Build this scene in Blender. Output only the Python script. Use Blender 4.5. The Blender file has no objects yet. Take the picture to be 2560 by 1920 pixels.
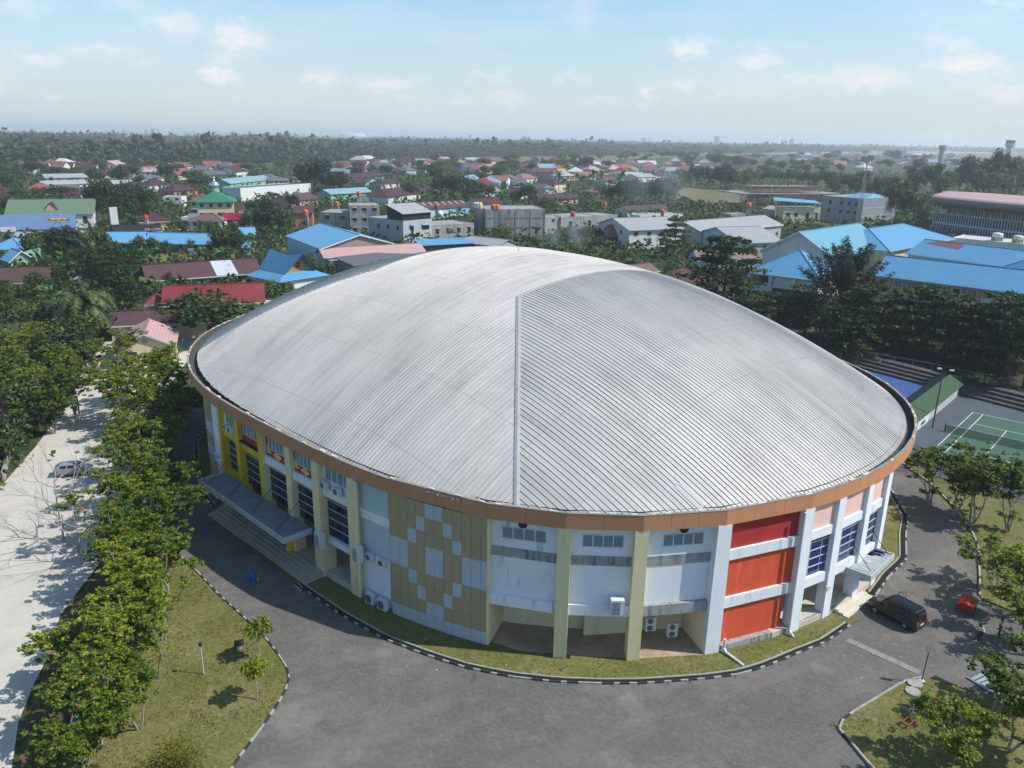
import bpy, math, random
import numpy as np
from mathutils import Vector, Matrix
random.seed(7); RNG = np.random.default_rng(7)
S = bpy.context.scene
COL = S.collection
PI = math.pi

# ---------------------------------------------------------------- camera (solved from the tennis court and the horizon)
F_PX, PITCH, ROLL, CAM_H = 1965.0, math.radians(17.491), math.radians(1.030), 38.41
_fw = Vector((0, math.cos(PITCH), -math.sin(PITCH)))
_r0 = Vector((1, 0, 0)); _u0 = _r0.cross(_fw)
_rt = _r0 * math.cos(ROLL) + _u0 * math.sin(ROLL)
_up = _u0 * math.cos(ROLL) - _r0 * math.sin(ROLL)
cam_d = bpy.data.cameras.new('camera'); cam = bpy.data.objects.new('camera', cam_d); COL.objects.link(cam)
cam_d.sensor_width = 36.0; cam_d.lens = 36.0 * F_PX / 2560.0; cam_d.clip_start = 0.5; cam_d.clip_end = 90000
M = Matrix.Identity(4)
for i in range(3):
    M[i][0], M[i][1], M[i][2] = _rt[i], _up[i], -_fw[i]
M.translation = (0, 0, CAM_H); cam.matrix_world = M
S.camera = cam

def direction(u, v):
    return _fw + _rt * ((u - 1280) / F_PX) - _up * ((v - 960) / F_PX)
def at(u, v, z=0.0):
    """ground-survey helper: where the line of sight of a photo pixel meets the level z"""
    d = direction(u, v); t = (z - CAM_H) / d.z
    return Vector((d.x * t, d.y * t, z))
_CR = {1: (0, 300, .28933), 2: (640, 300, .28933), 3: (1280, 300, .28933), 4: (1920, 300, .28933)}
def K(c, x, y):
    o = _CR[c]; return o[0] + x * o[2], o[1] + y * o[2]
def atk(c, x, y, z=0.0):
    return at(*K(c, x, y), z)

# ---------------------------------------------------------------- materials
MATS = {}
def _lin(c):
    return tuple(((x / 12.92) if x <= .04045 else ((x + .055) / 1.055) ** 2.4) for x in c)
def new_mat(name):
    m = bpy.data.materials.new(name); m.use_nodes = True
    nt = m.node_tree; b = nt.nodes['Principled BSDF']
    return m, nt, b
def N(nt, t, **kw):
    n = nt.nodes.new(t)
    for k, v in kw.items():
        if k in n.inputs.keys() if isinstance(k, str) else False: n.inputs[k].default_value = v
        else: setattr(n, k, v)
    return n
def L(nt, a, b): nt.links.new(a, b)
def mixc(nt, fac, a, b, mode='MIX'):
    n = nt.nodes.new('ShaderNodeMix'); n.data_type = 'RGBA'; n.blend_type = mode
    for s, v in ((0, fac), (6, a), (7, b)):
        if hasattr(v, 'is_output') or isinstance(v, bpy.types.NodeSocket): L(nt, v, n.inputs[s])
        else: n.inputs[s].default_value = v if s == 0 else (*v, 1) if len(v) == 3 else v
    return n.outputs[2]
def ramp(nt, src, stops):
    r = nt.nodes.new('ShaderNodeValToRGB'); e = r.color_ramp.elements
    while len(e) < len(stops): e.new(.5)
    for i, (p, c) in enumerate(stops):
        e[i].position = p; e[i].color = (*c, 1) if len(c) == 3 else c
    L(nt, src, r.inputs[0]); return r.outputs[0]
def noise(nt, vec, scale, detail=4, rough=.55, sc=None, loc=(0, 0, 0)):
    mp = nt.nodes.new('ShaderNodeMapping'); mp.inputs['Scale'].default_value = sc or (1, 1, 1); mp.inputs['Location'].default_value = loc
    L(nt, vec, mp.inputs[0])
    n = nt.nodes.new('ShaderNodeTexNoise'); n.inputs['Scale'].default_value = scale; n.inputs['Detail'].default_value = detail; n.inputs['Roughness'].default_value = rough
    L(nt, mp.outputs[0], n.inputs[0]); return n.outputs[0]
def coords(nt, world=False):
    if world: return nt.nodes.new('ShaderNodeNewGeometry').outputs['Position']
    return nt.nodes.new('ShaderNodeTexCoord').outputs['Object']
def mul(c, k): return tuple(min(1, x * k) for x in c)

def paint(name, c, rough=.7, var=.25, scale=.6, stain=0.0, streak=False, world=False, metal=0.0, spec=.3, stain_c=(.03, .03, .028), thr=.56):
    """painted / plastered surface: mottled, optionally rain-streaked"""
    if name in MATS: return MATS[name]
    m, nt, b = new_mat(name); v = coords(nt, world)
    n1 = noise(nt, v, scale, 5)
    col = mixc(nt, n1, mul(c, 1 - var), mul(c, 1 + var * .6))
    if stain:
        sc = (1, 1, .12) if streak else (1, 1, 1)
        n2 = noise(nt, v, scale * 3.1, 6, .65, sc, (7, 3, 1))
        mr = N(nt, 'ShaderNodeMapRange'); L(nt, n2, mr.inputs[0])
        mr.inputs[1].default_value = thr; mr.inputs[2].default_value = thr + .2; mr.inputs[4].default_value = stain
        col = mixc(nt, mr.outputs[0], col, stain_c)
    L(nt, col, b.inputs['Base Color']); b.inputs['Roughness'].default_value = rough
    b.inputs['Metallic'].default_value = metal; b.inputs['Specular IOR Level'].default_value = spec
    MATS[name] = m; return m

def roofing(name, c, c2=None, tile=False, rough=.55, period=.35, var=.22, patch=0.0, patch_c=(.3, .3, .3)):
    """sheet or tile roof: local x runs along the ridge, z up the slope"""
    if name in MATS: return MATS[name]
    m, nt, b = new_mat(name); v = coords(nt)
    n1 = noise(nt, v, .35, 6, .65)
    c2 = c2 or mul(c, 1 - var * 1.6)
    col = mixc(nt, n1, c2, mul(c, 1 + var * .7))
    w = N(nt, 'ShaderNodeTexWave'); w.wave_type = 'BANDS'; w.bands_direction = 'Z' if tile else 'X'
    w.inputs['Scale'].default_value = .314 / period * (1.0 if not tile else 2.2); w.inputs['Distortion'].default_value = 0
    L(nt, v, w.inputs[0])
    big = noise(nt, v, .09, 5, .65, None, (4, 1, 7)); mrb = N(nt, 'ShaderNodeMapRange'); L(nt, big, mrb.inputs[0]); mrb.inputs[1].default_value = .42; mrb.inputs[2].default_value = .68; mrb.inputs[4].default_value = .38
    fade = tuple(.55 * x + .45 * (.36 * (c[0] + c[1] + c[2]) / 3 + .10) for x in c)
    col = mixc(nt, mrb.outputs[0], col, fade)
    col = mixc(nt, .35 if tile else .18, col, w.outputs[0], 'MULTIPLY')
    n3 = noise(nt, v, 1.1, 5, .7, (2.2, 1, .3), (3, 9, 2))
    mr = N(nt, 'ShaderNodeMapRange'); L(nt, n3, mr.inputs[0]); mr.inputs[1].default_value = .52; mr.inputs[2].default_value = .78; mr.inputs[4].default_value = .45 if not patch else patch
    col = mixc(nt, mr.outputs[0], col, patch_c if patch else mul(c, .55))
    L(nt, col, b.inputs['Base Color']); b.inputs['Roughness'].default_value = rough; b.inputs['Specular IOR Level'].default_value = .3
    bp = N(nt, 'ShaderNodeBump'); bp.inputs['Strength'].default_value = .35; bp.inputs['Distance'].default_value = .05
    L(nt, w.outputs['Fac'], bp.inputs['Height']); L(nt, bp.outputs[0], b.inputs['Normal'])
    MATS[name] = m; return m

def glass(name, c=(.012, .02, .05), rough=.12):
    if name in MATS: return MATS[name]
    m, nt, b = new_mat(name)
    b.inputs['Base Color'].default_value = (*c, 1); b.inputs['Roughness'].default_value = rough; b.inputs['Specular IOR Level'].default_value = .6
    MATS[name] = m; return m

def foliage(name, cols, trans=.35, rough=.6):
    """leaf material; every leaf (mesh island) takes its own shade, every plant its own tint"""
    if name in MATS: return MATS[name]
    m, nt, b = new_mat(name)
    g = nt.nodes.new('ShaderNodeNewGeometry'); oi = nt.nodes.new('ShaderNodeObjectInfo')
    col = ramp(nt, g.outputs['Random Per Island'], [(i / (len(cols) - 1), c) for i, c in enumerate(cols)])
    hs = N(nt, 'ShaderNodeHueSaturation')
    a = N(nt, 'ShaderNodeMapRange'); L(nt, oi.outputs['Random'], a.inputs[0]); a.inputs[3].default_value = .485; a.inputs[4].default_value = .515
    a2 = N(nt, 'ShaderNodeMapRange'); L(nt, oi.outputs['Random'], a2.inputs[0]); a2.inputs[3].default_value = 1.25; a2.inputs[4].default_value = .75
    L(nt, a.outputs[0], hs.inputs['Hue']); L(nt, a2.outputs[0], hs.inputs['Value']); L(nt, col, hs.inputs['Color'])
    L(nt, hs.outputs[0], b.inputs['Base Color']); b.inputs['Roughness'].default_value = rough; b.inputs['Specular IOR Level'].default_value = .25
    tr = N(nt, 'ShaderNodeBsdfTranslucent'); L(nt, hs.outputs[0], tr.inputs[0])
    mx = N(nt, 'ShaderNodeMixShader'); mx.inputs[0].default_value = trans
    L(nt, b.outputs[0], mx.inputs[1]); L(nt, tr.outputs[0], mx.inputs[2])
    L(nt, mx.outputs[0], nt.nodes['Material Output'].inputs[0])
    MATS[name] = m; return m

# ---------------------------------------------------------------- mesh building
class MB:
    def __init__(s): s.v = []; s.f = []; s.m = []
    def face(s, pts, mi=0):
        i = len(s.v); s.v += [tuple(p) for p in pts]; s.f.append(tuple(range(i, i + len(pts)))); s.m.append(mi); return s
    def add(s, vs, fs, mi=0):
        i = len(s.v); s.v += [tuple(p) for p in vs]
        for f in fs: s.f.append(tuple(j + i for j in f)); s.m.append(mi)
        return s
    def box(s, x0, x1, y0, y1, z0, z1, mi=0, tf=None):
        vs = [(x, y, z) for z in (z0, z1) for x, y in ((x0, y0), (x1, y0), (x1, y1), (x0, y1))]
        if tf: vs = [tf @ Vector(p) for p in vs]
        return s.add(vs, [(0, 3, 2, 1), (4, 5, 6, 7), (0, 1, 5, 4), (1, 2, 6, 5), (2, 3, 7, 6), (3, 0, 4, 7)], mi)
    def prism(s, poly, z0, z1, mi=0, side=None, tf=None):
        n = len(poly); a = sum(poly[i][0] * poly[(i + 1) % n][1] - poly[(i + 1) % n][0] * poly[i][1] for i in range(n))
        if a < 0: poly = poly[::-1]
        vs = [(p[0], p[1], z0) for p in poly] + [(p[0], p[1], z1) for p in poly]
        if tf: vs = [tf @ Vector(p) for p in vs]
        i = len(s.v); s.v += [tuple(p) for p in vs]
        s.f.append(tuple(i + n + k for k in range(n))); s.m.append(mi)
        s.f.append(tuple(i + n - 1 - k for k in range(n))); s.m.append(mi)
        for k in range(n):
            s.f.append((i + k, i + (k + 1) % n, i + n + (k + 1) % n, i + n + k)); s.m.append(mi if side is None else side)
        return s
    def wallseg(s, A, B, z0, z1, out=0.0, th=.25, mi=0, lo=0.0, hi=1.0):
        """upright slab on the plan segment A>B; outward side is to the right of A>B; out = how proud of the line"""
        A = Vector(A[:2]); B = Vector(B[:2]); d = (B - A).normalized(); n = Vector((d.y, -d.x))
        a = A + (B - A) * lo; b = A + (B - A) * hi
        q = [a + n * out, b + n * out, b + n * (out - th), a + n * (out - th)]
        return s.prism([(p.x, p.y) for p in q], z0, z1, mi)
    def tube(s, pts, radii, seg=6, mi=0, cap=True):
        pts = [Vector(p) for p in pts]
        if not hasattr(radii, '__len__'): radii = [radii] * len(pts)
        base = len(s.v); n = len(pts)
        for i, p in enumerate(pts):
            d = (pts[min(i + 1, n - 1)] - pts[max(i - 1, 0)]).normalized()
            a = d.orthogonal().normalized() if abs(d.z) > .9 else Vector((0, 0, 1)).cross(d).normalized()
            if abs(d.z) > .9: a = (Vector((1, 0, 0)) - d * d.x).normalized()
            b = d.cross(a)
            for k in range(seg):
                t = 2 * PI * k / seg
                s.v.append(tuple(p + (a * math.cos(t) + b * math.sin(t)) * radii[i]))
        for i in range(n - 1):
            for k in range(seg):
                k2 = (k + 1) % seg
                s.f.append((base + i * seg + k, base + i * seg + k2, base + (i + 1) * seg + k2, base + (i + 1) * seg + k)); s.m.append(mi)
        if cap:
            s.f.append(tuple(base + (n - 1) * seg + k for k in range(seg))); s.m.append(mi)
            s.f.append(tuple(base + seg - 1 - k for k in range(seg))); s.m.append(mi)
        return s
    def lathe(s, prof, seg=16, mi=0, c=(0, 0, 0)):
        base = len(s.v); n = len(prof)
        for r, z in prof:
            for k in range(seg):
                t = 2 * PI * k / seg; s.v.append((c[0] + r * math.cos(t), c[1] + r * math.sin(t), c[2] + z))
        for i in range(n - 1):
            for k in range(seg):
                k2 = (k + 1) % seg
                s.f.append((base + i * seg + k, base + i * seg + k2, base + (i + 1) * seg + k2, base + (i + 1) * seg + k)); s.m.append(mi)
        s.f.append(tuple(base + (n - 1) * seg + k for k in range(seg))); s.m.append(mi)
        s.f.append(tuple(base + seg - 1 - k for k in range(seg))); s.m.append(mi)
        return s
    def mesh(s, name, mats, smooth=False):
        me = bpy.data.meshes.new(name); me.from_pydata(s.v, [], s.f)
        for m in (mats if isinstance(mats, (list, tuple)) else [mats]): me.materials.append(m)
        me.polygons.foreach_set('material_index', s.m)
        if smooth: me.polygons.foreach_set('use_smooth', [True] * len(s.f))
        me.update(); return me
    def obj(s, name, mats, parent=None, smooth=False):
        return link(name, s.mesh(name, mats, smooth), parent)
def link(name, me, parent=None):
    o = bpy.data.objects.new(name, me); COL.objects.link(o)
    if parent: o.parent = parent
    return o
def tag(o, label, cat, group=None):
    o['label'] = label; o['category'] = cat
    if group: o['group'] = group
    return o
def empty(name, label, cat, loc=(0, 0, 0), rz=0.0, group=None):
    o = bpy.data.objects.new(name, None); COL.objects.link(o); o.empty_display_size = .2
    o.location = loc; o.rotation_euler = (0, 0, rz); return tag(o, label, cat, group)
def kind(o, k): o['kind'] = k; return o
def copy_tree(o, parent=None):
    c = o.copy(); COL.objects.link(c)
    if parent: c.parent = parent
    for ch in [x for x in list(o.children)]: copy_tree(ch, c)
    return c
def put(root, loc, rz=0.0, sc=1.0, label=None, group=None):
    root.location = loc; root.rotation_euler = (0, 0, rz); root.scale = (sc, sc, sc) if not hasattr(sc, '__len__') else sc
    if label: root['label'] = label
    if group: root['group'] = group
    return root
# ---------------------------------------------------------------- sun, sky
SUN_AZ, SUN_EL = math.radians(-7), math.radians(48)          # azimuth from +x, anticlockwise
sun_dir = Vector((math.cos(SUN_EL) * math.cos(SUN_AZ), math.cos(SUN_EL) * math.sin(SUN_AZ), math.sin(SUN_EL)))
sl = bpy.data.lights.new('sun', 'SUN'); sl.energy = 3.9; sl.angle = math.radians(.53); sl.color = (1, .955, .88)
so = bpy.data.objects.new('sun', sl); COL.objects.link(so); so.rotation_euler = (-sun_dir).to_track_quat('-Z', 'Y').to_euler(); so.location = (200, -30, 200)

W = bpy.data.worlds.new('World'); S.world = W; W.use_nodes = True; nt = W.node_tree
bg = nt.nodes['Background']; bg.inputs[1].default_value = .10
sky = N(nt, 'ShaderNodeTexSky'); sky.sky_type = 'NISHITA'; sky.sun_disc = False
sky.sun_elevation = SUN_EL; sky.sun_rotation = PI / 2 - SUN_AZ
sky.air_density = 1.0; sky.dust_density = .8; sky.ozone_density = 2.0; sky.altitude = 30
tc = N(nt, 'ShaderNodeTexCoord'); sp = N(nt, 'ShaderNodeSeparateXYZ'); L(nt, tc.outputs['Generated'], sp.inputs[0])
def math_n(op, a, b=None):
    n = N(nt, 'ShaderNodeMath'); n.operation = op
    for i, v in enumerate((a, b)):
        if v is None: continue
        if isinstance(v, (int, float)): n.inputs[i].default_value = v
        else: L(nt, v, n.inputs[i])
    return n.outputs[0]
yy = math_n('MAXIMUM', sp.outputs[1], .05)
cx_ = math_n('DIVIDE', sp.outputs[0], yy); cz_ = math_n('DIVIDE', sp.outputs[2], yy)
cv = N(nt, 'ShaderNodeCombineXYZ'); L(nt, cx_, cv.inputs[0]); L(nt, cz_, cv.inputs[1])
def vnoise(scale, sc, detail=5, loc=(0, 0, 0)):
    return noise(nt, cv.outputs[0], scale, detail, .6, sc, loc)
nA = N(nt, 'ShaderNodeTexNoise'); nA.inputs['Scale'].default_value = 30; nA.inputs['Detail'].default_value = 7; nA.inputs['Roughness'].default_value = .68
mpn = N(nt, 'ShaderNodeMapping'); mpn.inputs['Scale'].default_value = (1, 1.7, 1); L(nt, cv.outputs[0], mpn.inputs[0]); L(nt, mpn.outputs[0], nA.inputs[0])
wob = N(nt, 'ShaderNodeVectorMath'); wob.operation = 'SUBTRACT'; L(nt, nA.outputs['Color'], wob.inputs[0]); wob.inputs[1].default_value = (.5, .5, .5)
wsc = N(nt, 'ShaderNodeVectorMath'); wsc.operation = 'MULTIPLY'; L(nt, wob.outputs[0], wsc.inputs[0]); wsc.inputs[1].default_value = (.085, .05, 0)
pv = N(nt, 'ShaderNodeVectorMath'); pv.operation = 'ADD'; L(nt, cv.outputs[0], pv.inputs[0]); L(nt, wsc.outputs[0], pv.inputs[1])
CLOUDS = [(440, 62, 75, 34, .75), (605, 92, 75, 34, .9), (548, 190, 62, 20, .8), (105, 140, 62, 20, .6), (255, 125, 95, 22, .5), (570, 140, 70, 22, .4),
          (360, 155, 30, 10, .5), (800, 198, 62, 24, .6), (960, 205, 92, 20, .6), (1265, 245, 55, 22, .5), (1230, 185, 50, 12, .4), (1430, 190, 40, 12, .4),
          (1735, 120, 45, 26, .75), (1895, 150, 70, 30, .75), (1700, 212, 52, 18, .55), (1620, 232, 28, 18, .6), (1835, 232, 50, 12, .5), (2180, 195, 90, 36, .8), (2050, 195, 100, 24, .5),
          (2430, 162, 95, 28, .85), (2395, 115, 45, 22, .6), (2340, 90, 60, 24, .4), (2520, 235, 80, 24, .5), (1450, 20, 55, 60, .35), (2480, 215, 120, 18, .4),
          (40, 15, 120, 22, .4), (330, 12, 80, 24, .35), (2510, 8, 70, 12, .5), (1500, 258, 60, 10, .4), (140, 242, 40, 12, .4), (5, 215, 26, 18, .5), (1020, 245, 70, 10, .35), (1160, 250, 30, 12, .5)]
acc = None
for (u, v, a, b_, s_) in CLOUDS:
    d = direction(u, v); X_, Z_ = d.x / d.y, d.z / d.y
    q = N(nt, 'ShaderNodeVectorMath'); q.operation = 'SUBTRACT'; L(nt, pv.outputs[0], q.inputs[0]); q.inputs[1].default_value = (X_, Z_, 0)
    q2 = N(nt, 'ShaderNodeVectorMath'); q2.operation = 'MULTIPLY'; L(nt, q.outputs[0], q2.inputs[0]); q2.inputs[1].default_value = (F_PX / (a * 1.15), F_PX / (b_ * 1.15), 0)
    ln = N(nt, 'ShaderNodeVectorMath'); ln.operation = 'LENGTH'; L(nt, q2.outputs[0], ln.inputs[0])
    mr = N(nt, 'ShaderNodeMapRange'); mr.interpolation_type = 'SMOOTHSTEP'; L(nt, ln.outputs['Value'], mr.inputs[0])
    mr.inputs[1].default_value = 1.25; mr.inputs[2].default_value = .1; mr.inputs[3].default_value = 0; mr.inputs[4].default_value = s_
    acc = mr.outputs[0] if acc is None else math_n('MAXIMUM', acc, mr.outputs[0])
wisp = N(nt, 'ShaderNodeMapRange'); L(nt, vnoise(5, (1, 4, 1), 7, (3, 1, 0)), wisp.inputs[0])
wisp.inputs[1].default_value = .45; wisp.inputs[2].default_value = .85; wisp.inputs[4].default_value = .3
tex = N(nt, 'ShaderNodeMapRange'); L(nt, nA.outputs[0], tex.inputs[0]); tex.inputs[1].default_value = .3; tex.inputs[2].default_value = .62; tex.inputs[3].default_value = .35
cl = math_n('MULTIPLY', acc, tex.outputs[0])
cl = math_n('MAXIMUM', cl, wisp.outputs[0])
front = math_n('GREATER_THAN', sp.outputs[1], .06)
cl = math_n('MULTIPLY', cl, front)
SKY_TINT = mixc(nt, 1.0, sky.outputs[0], (.92, 1.2, 1.28), 'MULTIPLY')
air = N(nt, 'ShaderNodeMapRange'); air.interpolation_type = 'SMOOTHSTEP'; L(nt, sp.outputs[2], air.inputs[0]); air.inputs[1].default_value = -.02; air.inputs[2].default_value = .235; air.inputs[3].default_value = .88; air.inputs[4].default_value = .0
SKY_TINT = mixc(nt, air.outputs[0], SKY_TINT, (4.9, 5.4, 5.9))
skyc = mixc(nt, cl, SKY_TINT, (7.4, 7.0, 7.1))
L(nt, skyc, bg.inputs[0])

S.view_settings.view_transform = 'Standard'; S.view_settings.look = 'None'; S.view_settings.gamma = 1; S.view_settings.exposure = 0.45
S.cycles.max_bounces = 6; S.cycles.diffuse_bounces = 4; S.cycles.glossy_bounces = 2; S.cycles.transmission_bounces = 3; S.cycles.volume_bounces = 2
S.cycles.transparent_max_bounces = 4; S.cycles.caustics_reflective = False; S.cycles.caustics_refractive = False
S.cycles.use_denoising = True; S.cycles.use_adaptive_sampling = True; S.cycles.adaptive_threshold = .02

# ---------------------------------------------------------------- air
HAZE_D = 1.7e-4
hz = MB().box(-31000, 31000, -1500, 33000, -1.2, 78).obj('haze', [])
hm, hnt, hb = new_mat('haze_air'); hnt.nodes.remove(hb)
pvn = N(hnt, 'ShaderNodeVolumePrincipled'); pvn.inputs['Color'].default_value = (.86, .93, 1.0, 1); pvn.inputs['Density'].default_value = HAZE_D; pvn.inputs['Anisotropy'].default_value = .2
L(hnt, pvn.outputs[0], hnt.nodes['Material Output'].inputs['Volume']); hz.data.materials.append(hm); kind(hz, 'stuff')

# ---------------------------------------------------------------- ground sheets
def ground_mat(name, stops, s1, s2, w=.5, bump=0, rough=.95, extra=None):
    if name in MATS: return MATS[name]
    m, nt, b = new_mat(name); v = coords(nt, True)
    a = noise(nt, v, s1, 6, .6); c = noise(nt, v, s2, 6, .65, None, (5, 2, 0))
    f = N(nt, 'ShaderNodeMix'); f.data_type = 'FLOAT'; f.inputs[0].default_value = w; L(nt, a, f.inputs[2]); L(nt, c, f.inputs[3])
    col = ramp(nt, f.outputs[0], stops)
    if extra: col = extra(nt, v, col)
    L(nt, col, b.inputs['Base Color']); b.inputs['Roughness'].default_value = rough; b.inputs['Specular IOR Level'].default_value = .15
    if bump:
        bp = N(nt, 'ShaderNodeBump'); bp.inputs['Strength'].default_value = bump; bp.inputs['Distance'].default_value = .05; L(nt, c, bp.inputs['Height']); L(nt, bp.outputs[0], b.inputs['Normal'])
    MATS[name] = m; return m
G_EARTH = ground_mat('earth_and_scrub', [(.3, (.022, .035, .014)), (.5, (.045, .062, .022)), (.62, (.085, .09, .045)), (.75, (.17, .15, .10))], .02, .35)
G_LAWN = ground_mat('dry_lawn', [(.3, (.06, .075, .018)), (.44, (.108, .116, .032)), (.56, (.165, .148, .056)), (.70, (.28, .22, .13))], .16, 3.4, .6, .7)
G_SHADY = ground_mat('shaded_soil_and_litter', [(.3, (.05, .035, .02)), (.5, (.12, .075, .045)), (.62, (.10, .095, .03)), (.75, (.2, .15, .09))], .3, 3.0, .5)  # brown soil and litter, tone mottled at random
G_SHADE = ground_mat('dark_litter', [(.3, (.03, .025, .016)), (.5, (.06, .045, .03)), (.7, (.10, .075, .05))], .3, 3.0, .5)  # soil brown darkened so the colour carries the tree shade
G_GRAVEL = ground_mat('pale_gravel', [(.25, (.34, .315, .27)), (.5, (.47, .44, .385)), (.7, (.56, .53, .47))], .35, 5.0, .5, .3)
G_CONC = ground_mat('yard_concrete', [(.25, (.28, .28, .27)), (.5, (.40, .39, .37)), (.75, (.5, .49, .46))], .3, 4, .5)
G_DIRT = ground_mat('bare_dirt', [(.25, (.20, .14, .10)), (.5, (.34, .25, .17)), (.75, (.50, .40, .28))], .5, 4, .5, .3)
G_FIELD = ground_mat('dry_field', [(.25, (.075, .085, .035)), (.5, (.135, .125, .06)), (.75, (.22, .19, .11))], .03, .4, .5)
G_RUNWAY = ground_mat('runway_concrete', [(.25, (.33, .33, .33)), (.5, (.45, .45, .44)), (.75, (.62, .60, .57))], .02, .3, .5)
def pavers(nt, v, col):
    br = N(nt, 'ShaderNodeTexBrick'); mp = N(nt, 'ShaderNodeMapping'); mp.inputs['Rotation'].default_value = (0, 0, .6); L(nt, v, mp.inputs[0]); L(nt, mp.outputs[0], br.inputs[0])
    br.inputs['Scale'].default_value = 2.2; br.inputs['Mortar Size'].default_value = .022; br.inputs['Color1'].default_value = (.8, .8, .8, 1); br.inputs['Color2'].default_value = (1.25, 1.22, 1.2, 1); br.inputs['Mortar'].default_value = (.35, .35, .35, 1)
    col = mixc(nt, .6, col, br.outputs[0], 'MULTIPLY')
    mp2 = N(nt, 'ShaderNodeMapping'); mp2.inputs['Rotation'].default_value = (0, 0, -.5); L(nt, v, mp2.inputs[0]); n = noise(nt, mp2.outputs[0], 1.0, 5, .6, (.05, .33, 1)); mr = N(nt, 'ShaderNodeMapRange'); L(nt, n, mr.inputs[0]); mr.inputs[1].default_value = .5; mr.inputs[2].default_value = .72; mr.inputs[4].default_value = .45; col = mixc(nt, mr.outputs[0], col, (.20, .188, .17))
    n = noise(nt, v, .14, 7, .7, (1, 1, 1), (11, 4, 0)); mr = N(nt, 'ShaderNodeMapRange'); L(nt, n, mr.inputs[0]); mr.inputs[1].default_value = .53; mr.inputs[2].default_value = .75; mr.inputs[4].default_value = .7
    col = mixc(nt, mr.outputs[0], col, (.26, .235, .205))
    n = noise(nt, v, .5, 6, .7, (1, 1, 1), (1, 14, 0)); mr = N(nt, 'ShaderNodeMapRange'); L(nt, n, mr.inputs[0]); mr.inputs[1].default_value = .58; mr.inputs[2].default_value = .8; mr.inputs[4].default_value = .55
    return mixc(nt, mr.outputs[0], col, (.035, .036, .037))
G_PAVE = ground_mat('grey_paving_blocks', [(.25, (.084, .081, .077)), (.5, (.128, .123, .115)), (.75, (.185, .175, .16))], .25, 3, .5, .2, .85, pavers)

def sheet(name, pts, z, mat, k='structure', thick=None):
    mb = MB()
    if thick: mb.prism(pts, z - thick, z)
    else: mb.face([(p[0], p[1], z) for p in (pts if sum(pts[i][0] * pts[(i + 1) % len(pts)][1] - pts[(i + 1) % len(pts)][0] * pts[i][1] for i in range(len(pts))) > 0 else pts[::-1])])
    o = mb.obj(name, mat)
    if k: kind(o, k)
    return o
sheet('ground', [(-30000, -1400), (30000, -1400), (30000, 32500), (-30000, 32500)], 0, G_EARTH)

KERB_IN = [(-40.8, 104), (-41.2, 98), (-40.6, 93.7), (-37.0, 85.1), (-33.8, 78.9), (-32.4, 76.9), (-29.7, 73.1), (-23.7, 66.2), (-18.9, 61.4), (-13.8, 56.7), (-9.8, 53.6), (-6.3, 51.7), (-3, 50.2), (.2, 49.3), (3.6, 48.8), (7, 48.7), (9.8, 48.8), (12.2, 49.1), (15.1, 49.5), (17.7, 50.1), (20.1, 51.2), (22.7, 52.7), (25.5, 54.2), (28.6, 56.7), (29.4, 57.2)]
KERB_IN2 = [(32.6, 61.2), (35.3, 64.5), (38.3, 67.5), (40.7, 72.7), (42.8, 76.5), (44.2, 84), (44.0, 92)]
KERB_L = [(-17.6, 38), (-17.1, 41.2), (-16.6, 43.2), (-16.1, 46.0), (-15.9, 48.2), (-16.4, 49.5), (-17.7, 51.4), (-19.3, 53.4), (-22.2, 56.4), (-25.2, 59.4), (-28.8, 63.4), (-32.2, 66.8), (-37.5, 74.5), (-42.5, 84), (-45.6, 93), (-47, 101), (-46.4, 110.3)]
KERB_R = [(49.5, 96), (49.3, 90.3), (49.8, 85.5), (49.3, 79.4), (48.1, 73.5), (47.1, 70.5), (43.8, 64.4), (41.9, 61.0)]
KERB_I = [(24.4, 38), (23.4, 42.1), (23.1, 43.6), (22.8, 44.7), (24.7, 46.1), (27.0, 47.6), (29.4, 49.2), (30.4, 49.7), (31.4, 49.9)]
road = [(-17.4, 36), *KERB_L[:], (-44, 122), (-30, 146), (30, 146), (46, 112), *KERB_R, (43, 58.5), (60, 52), (60, 34), (25, 34)]
sheet('road', road, .02, G_PAVE)
lawn_in = KERB_IN + [(29.0, 58.2), (26, 62), (0, 75), (-20, 80), (-36, 104)]
sheet('lawn', lawn_in, .12, G_LAWN, thick=.1)
sheet('lawn', KERB_IN2 + [(30, 92), (30, 66)], .12, G_LAWN, thick=.1)
sheet('lawn', KERB_L + [(-52, 118), (-50, 104), (-44, 86), (-38, 70), (-36.4, 56), (-34.6, 51.7), (-33.6, 47.5), (-32.4, 43.7), (-30.3, 39.7), (-30, 36)], .075, G_LAWN, thick=.05)
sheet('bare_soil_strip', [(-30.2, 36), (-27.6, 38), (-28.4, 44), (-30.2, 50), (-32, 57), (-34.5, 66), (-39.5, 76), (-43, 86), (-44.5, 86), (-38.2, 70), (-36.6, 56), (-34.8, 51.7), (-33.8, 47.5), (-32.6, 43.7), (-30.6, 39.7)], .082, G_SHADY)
sheet('lawn', KERB_R + [(43.4, 59.2), (60, 54), (60, 66), (51, 74), (50.6, 96)], .12, G_LAWN, thick=.1)
sheet('lawn', KERB_I + [(32.2, 49.6), (34.1, 48.3), (37.1, 46.9), (50, 40), (50, 36), (30, 36)], .12, G_LAWN, thick=.1)
sheet('gravel_road', [(-30.6, 30), (-31, 39.7), (-33, 43.7), (-34.2, 47.5), (-35.2, 51.7), (-37, 56), (-38.6, 70), (-45, 86), (-50.5, 100), (-54, 118), (-58, 138), (-52, 162), (-70, 165), (-78, 140), (-66, 112), (-60, 92), (-56, 76), (-53, 60), (-50, 30)], .024, G_GRAVEL)
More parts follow.
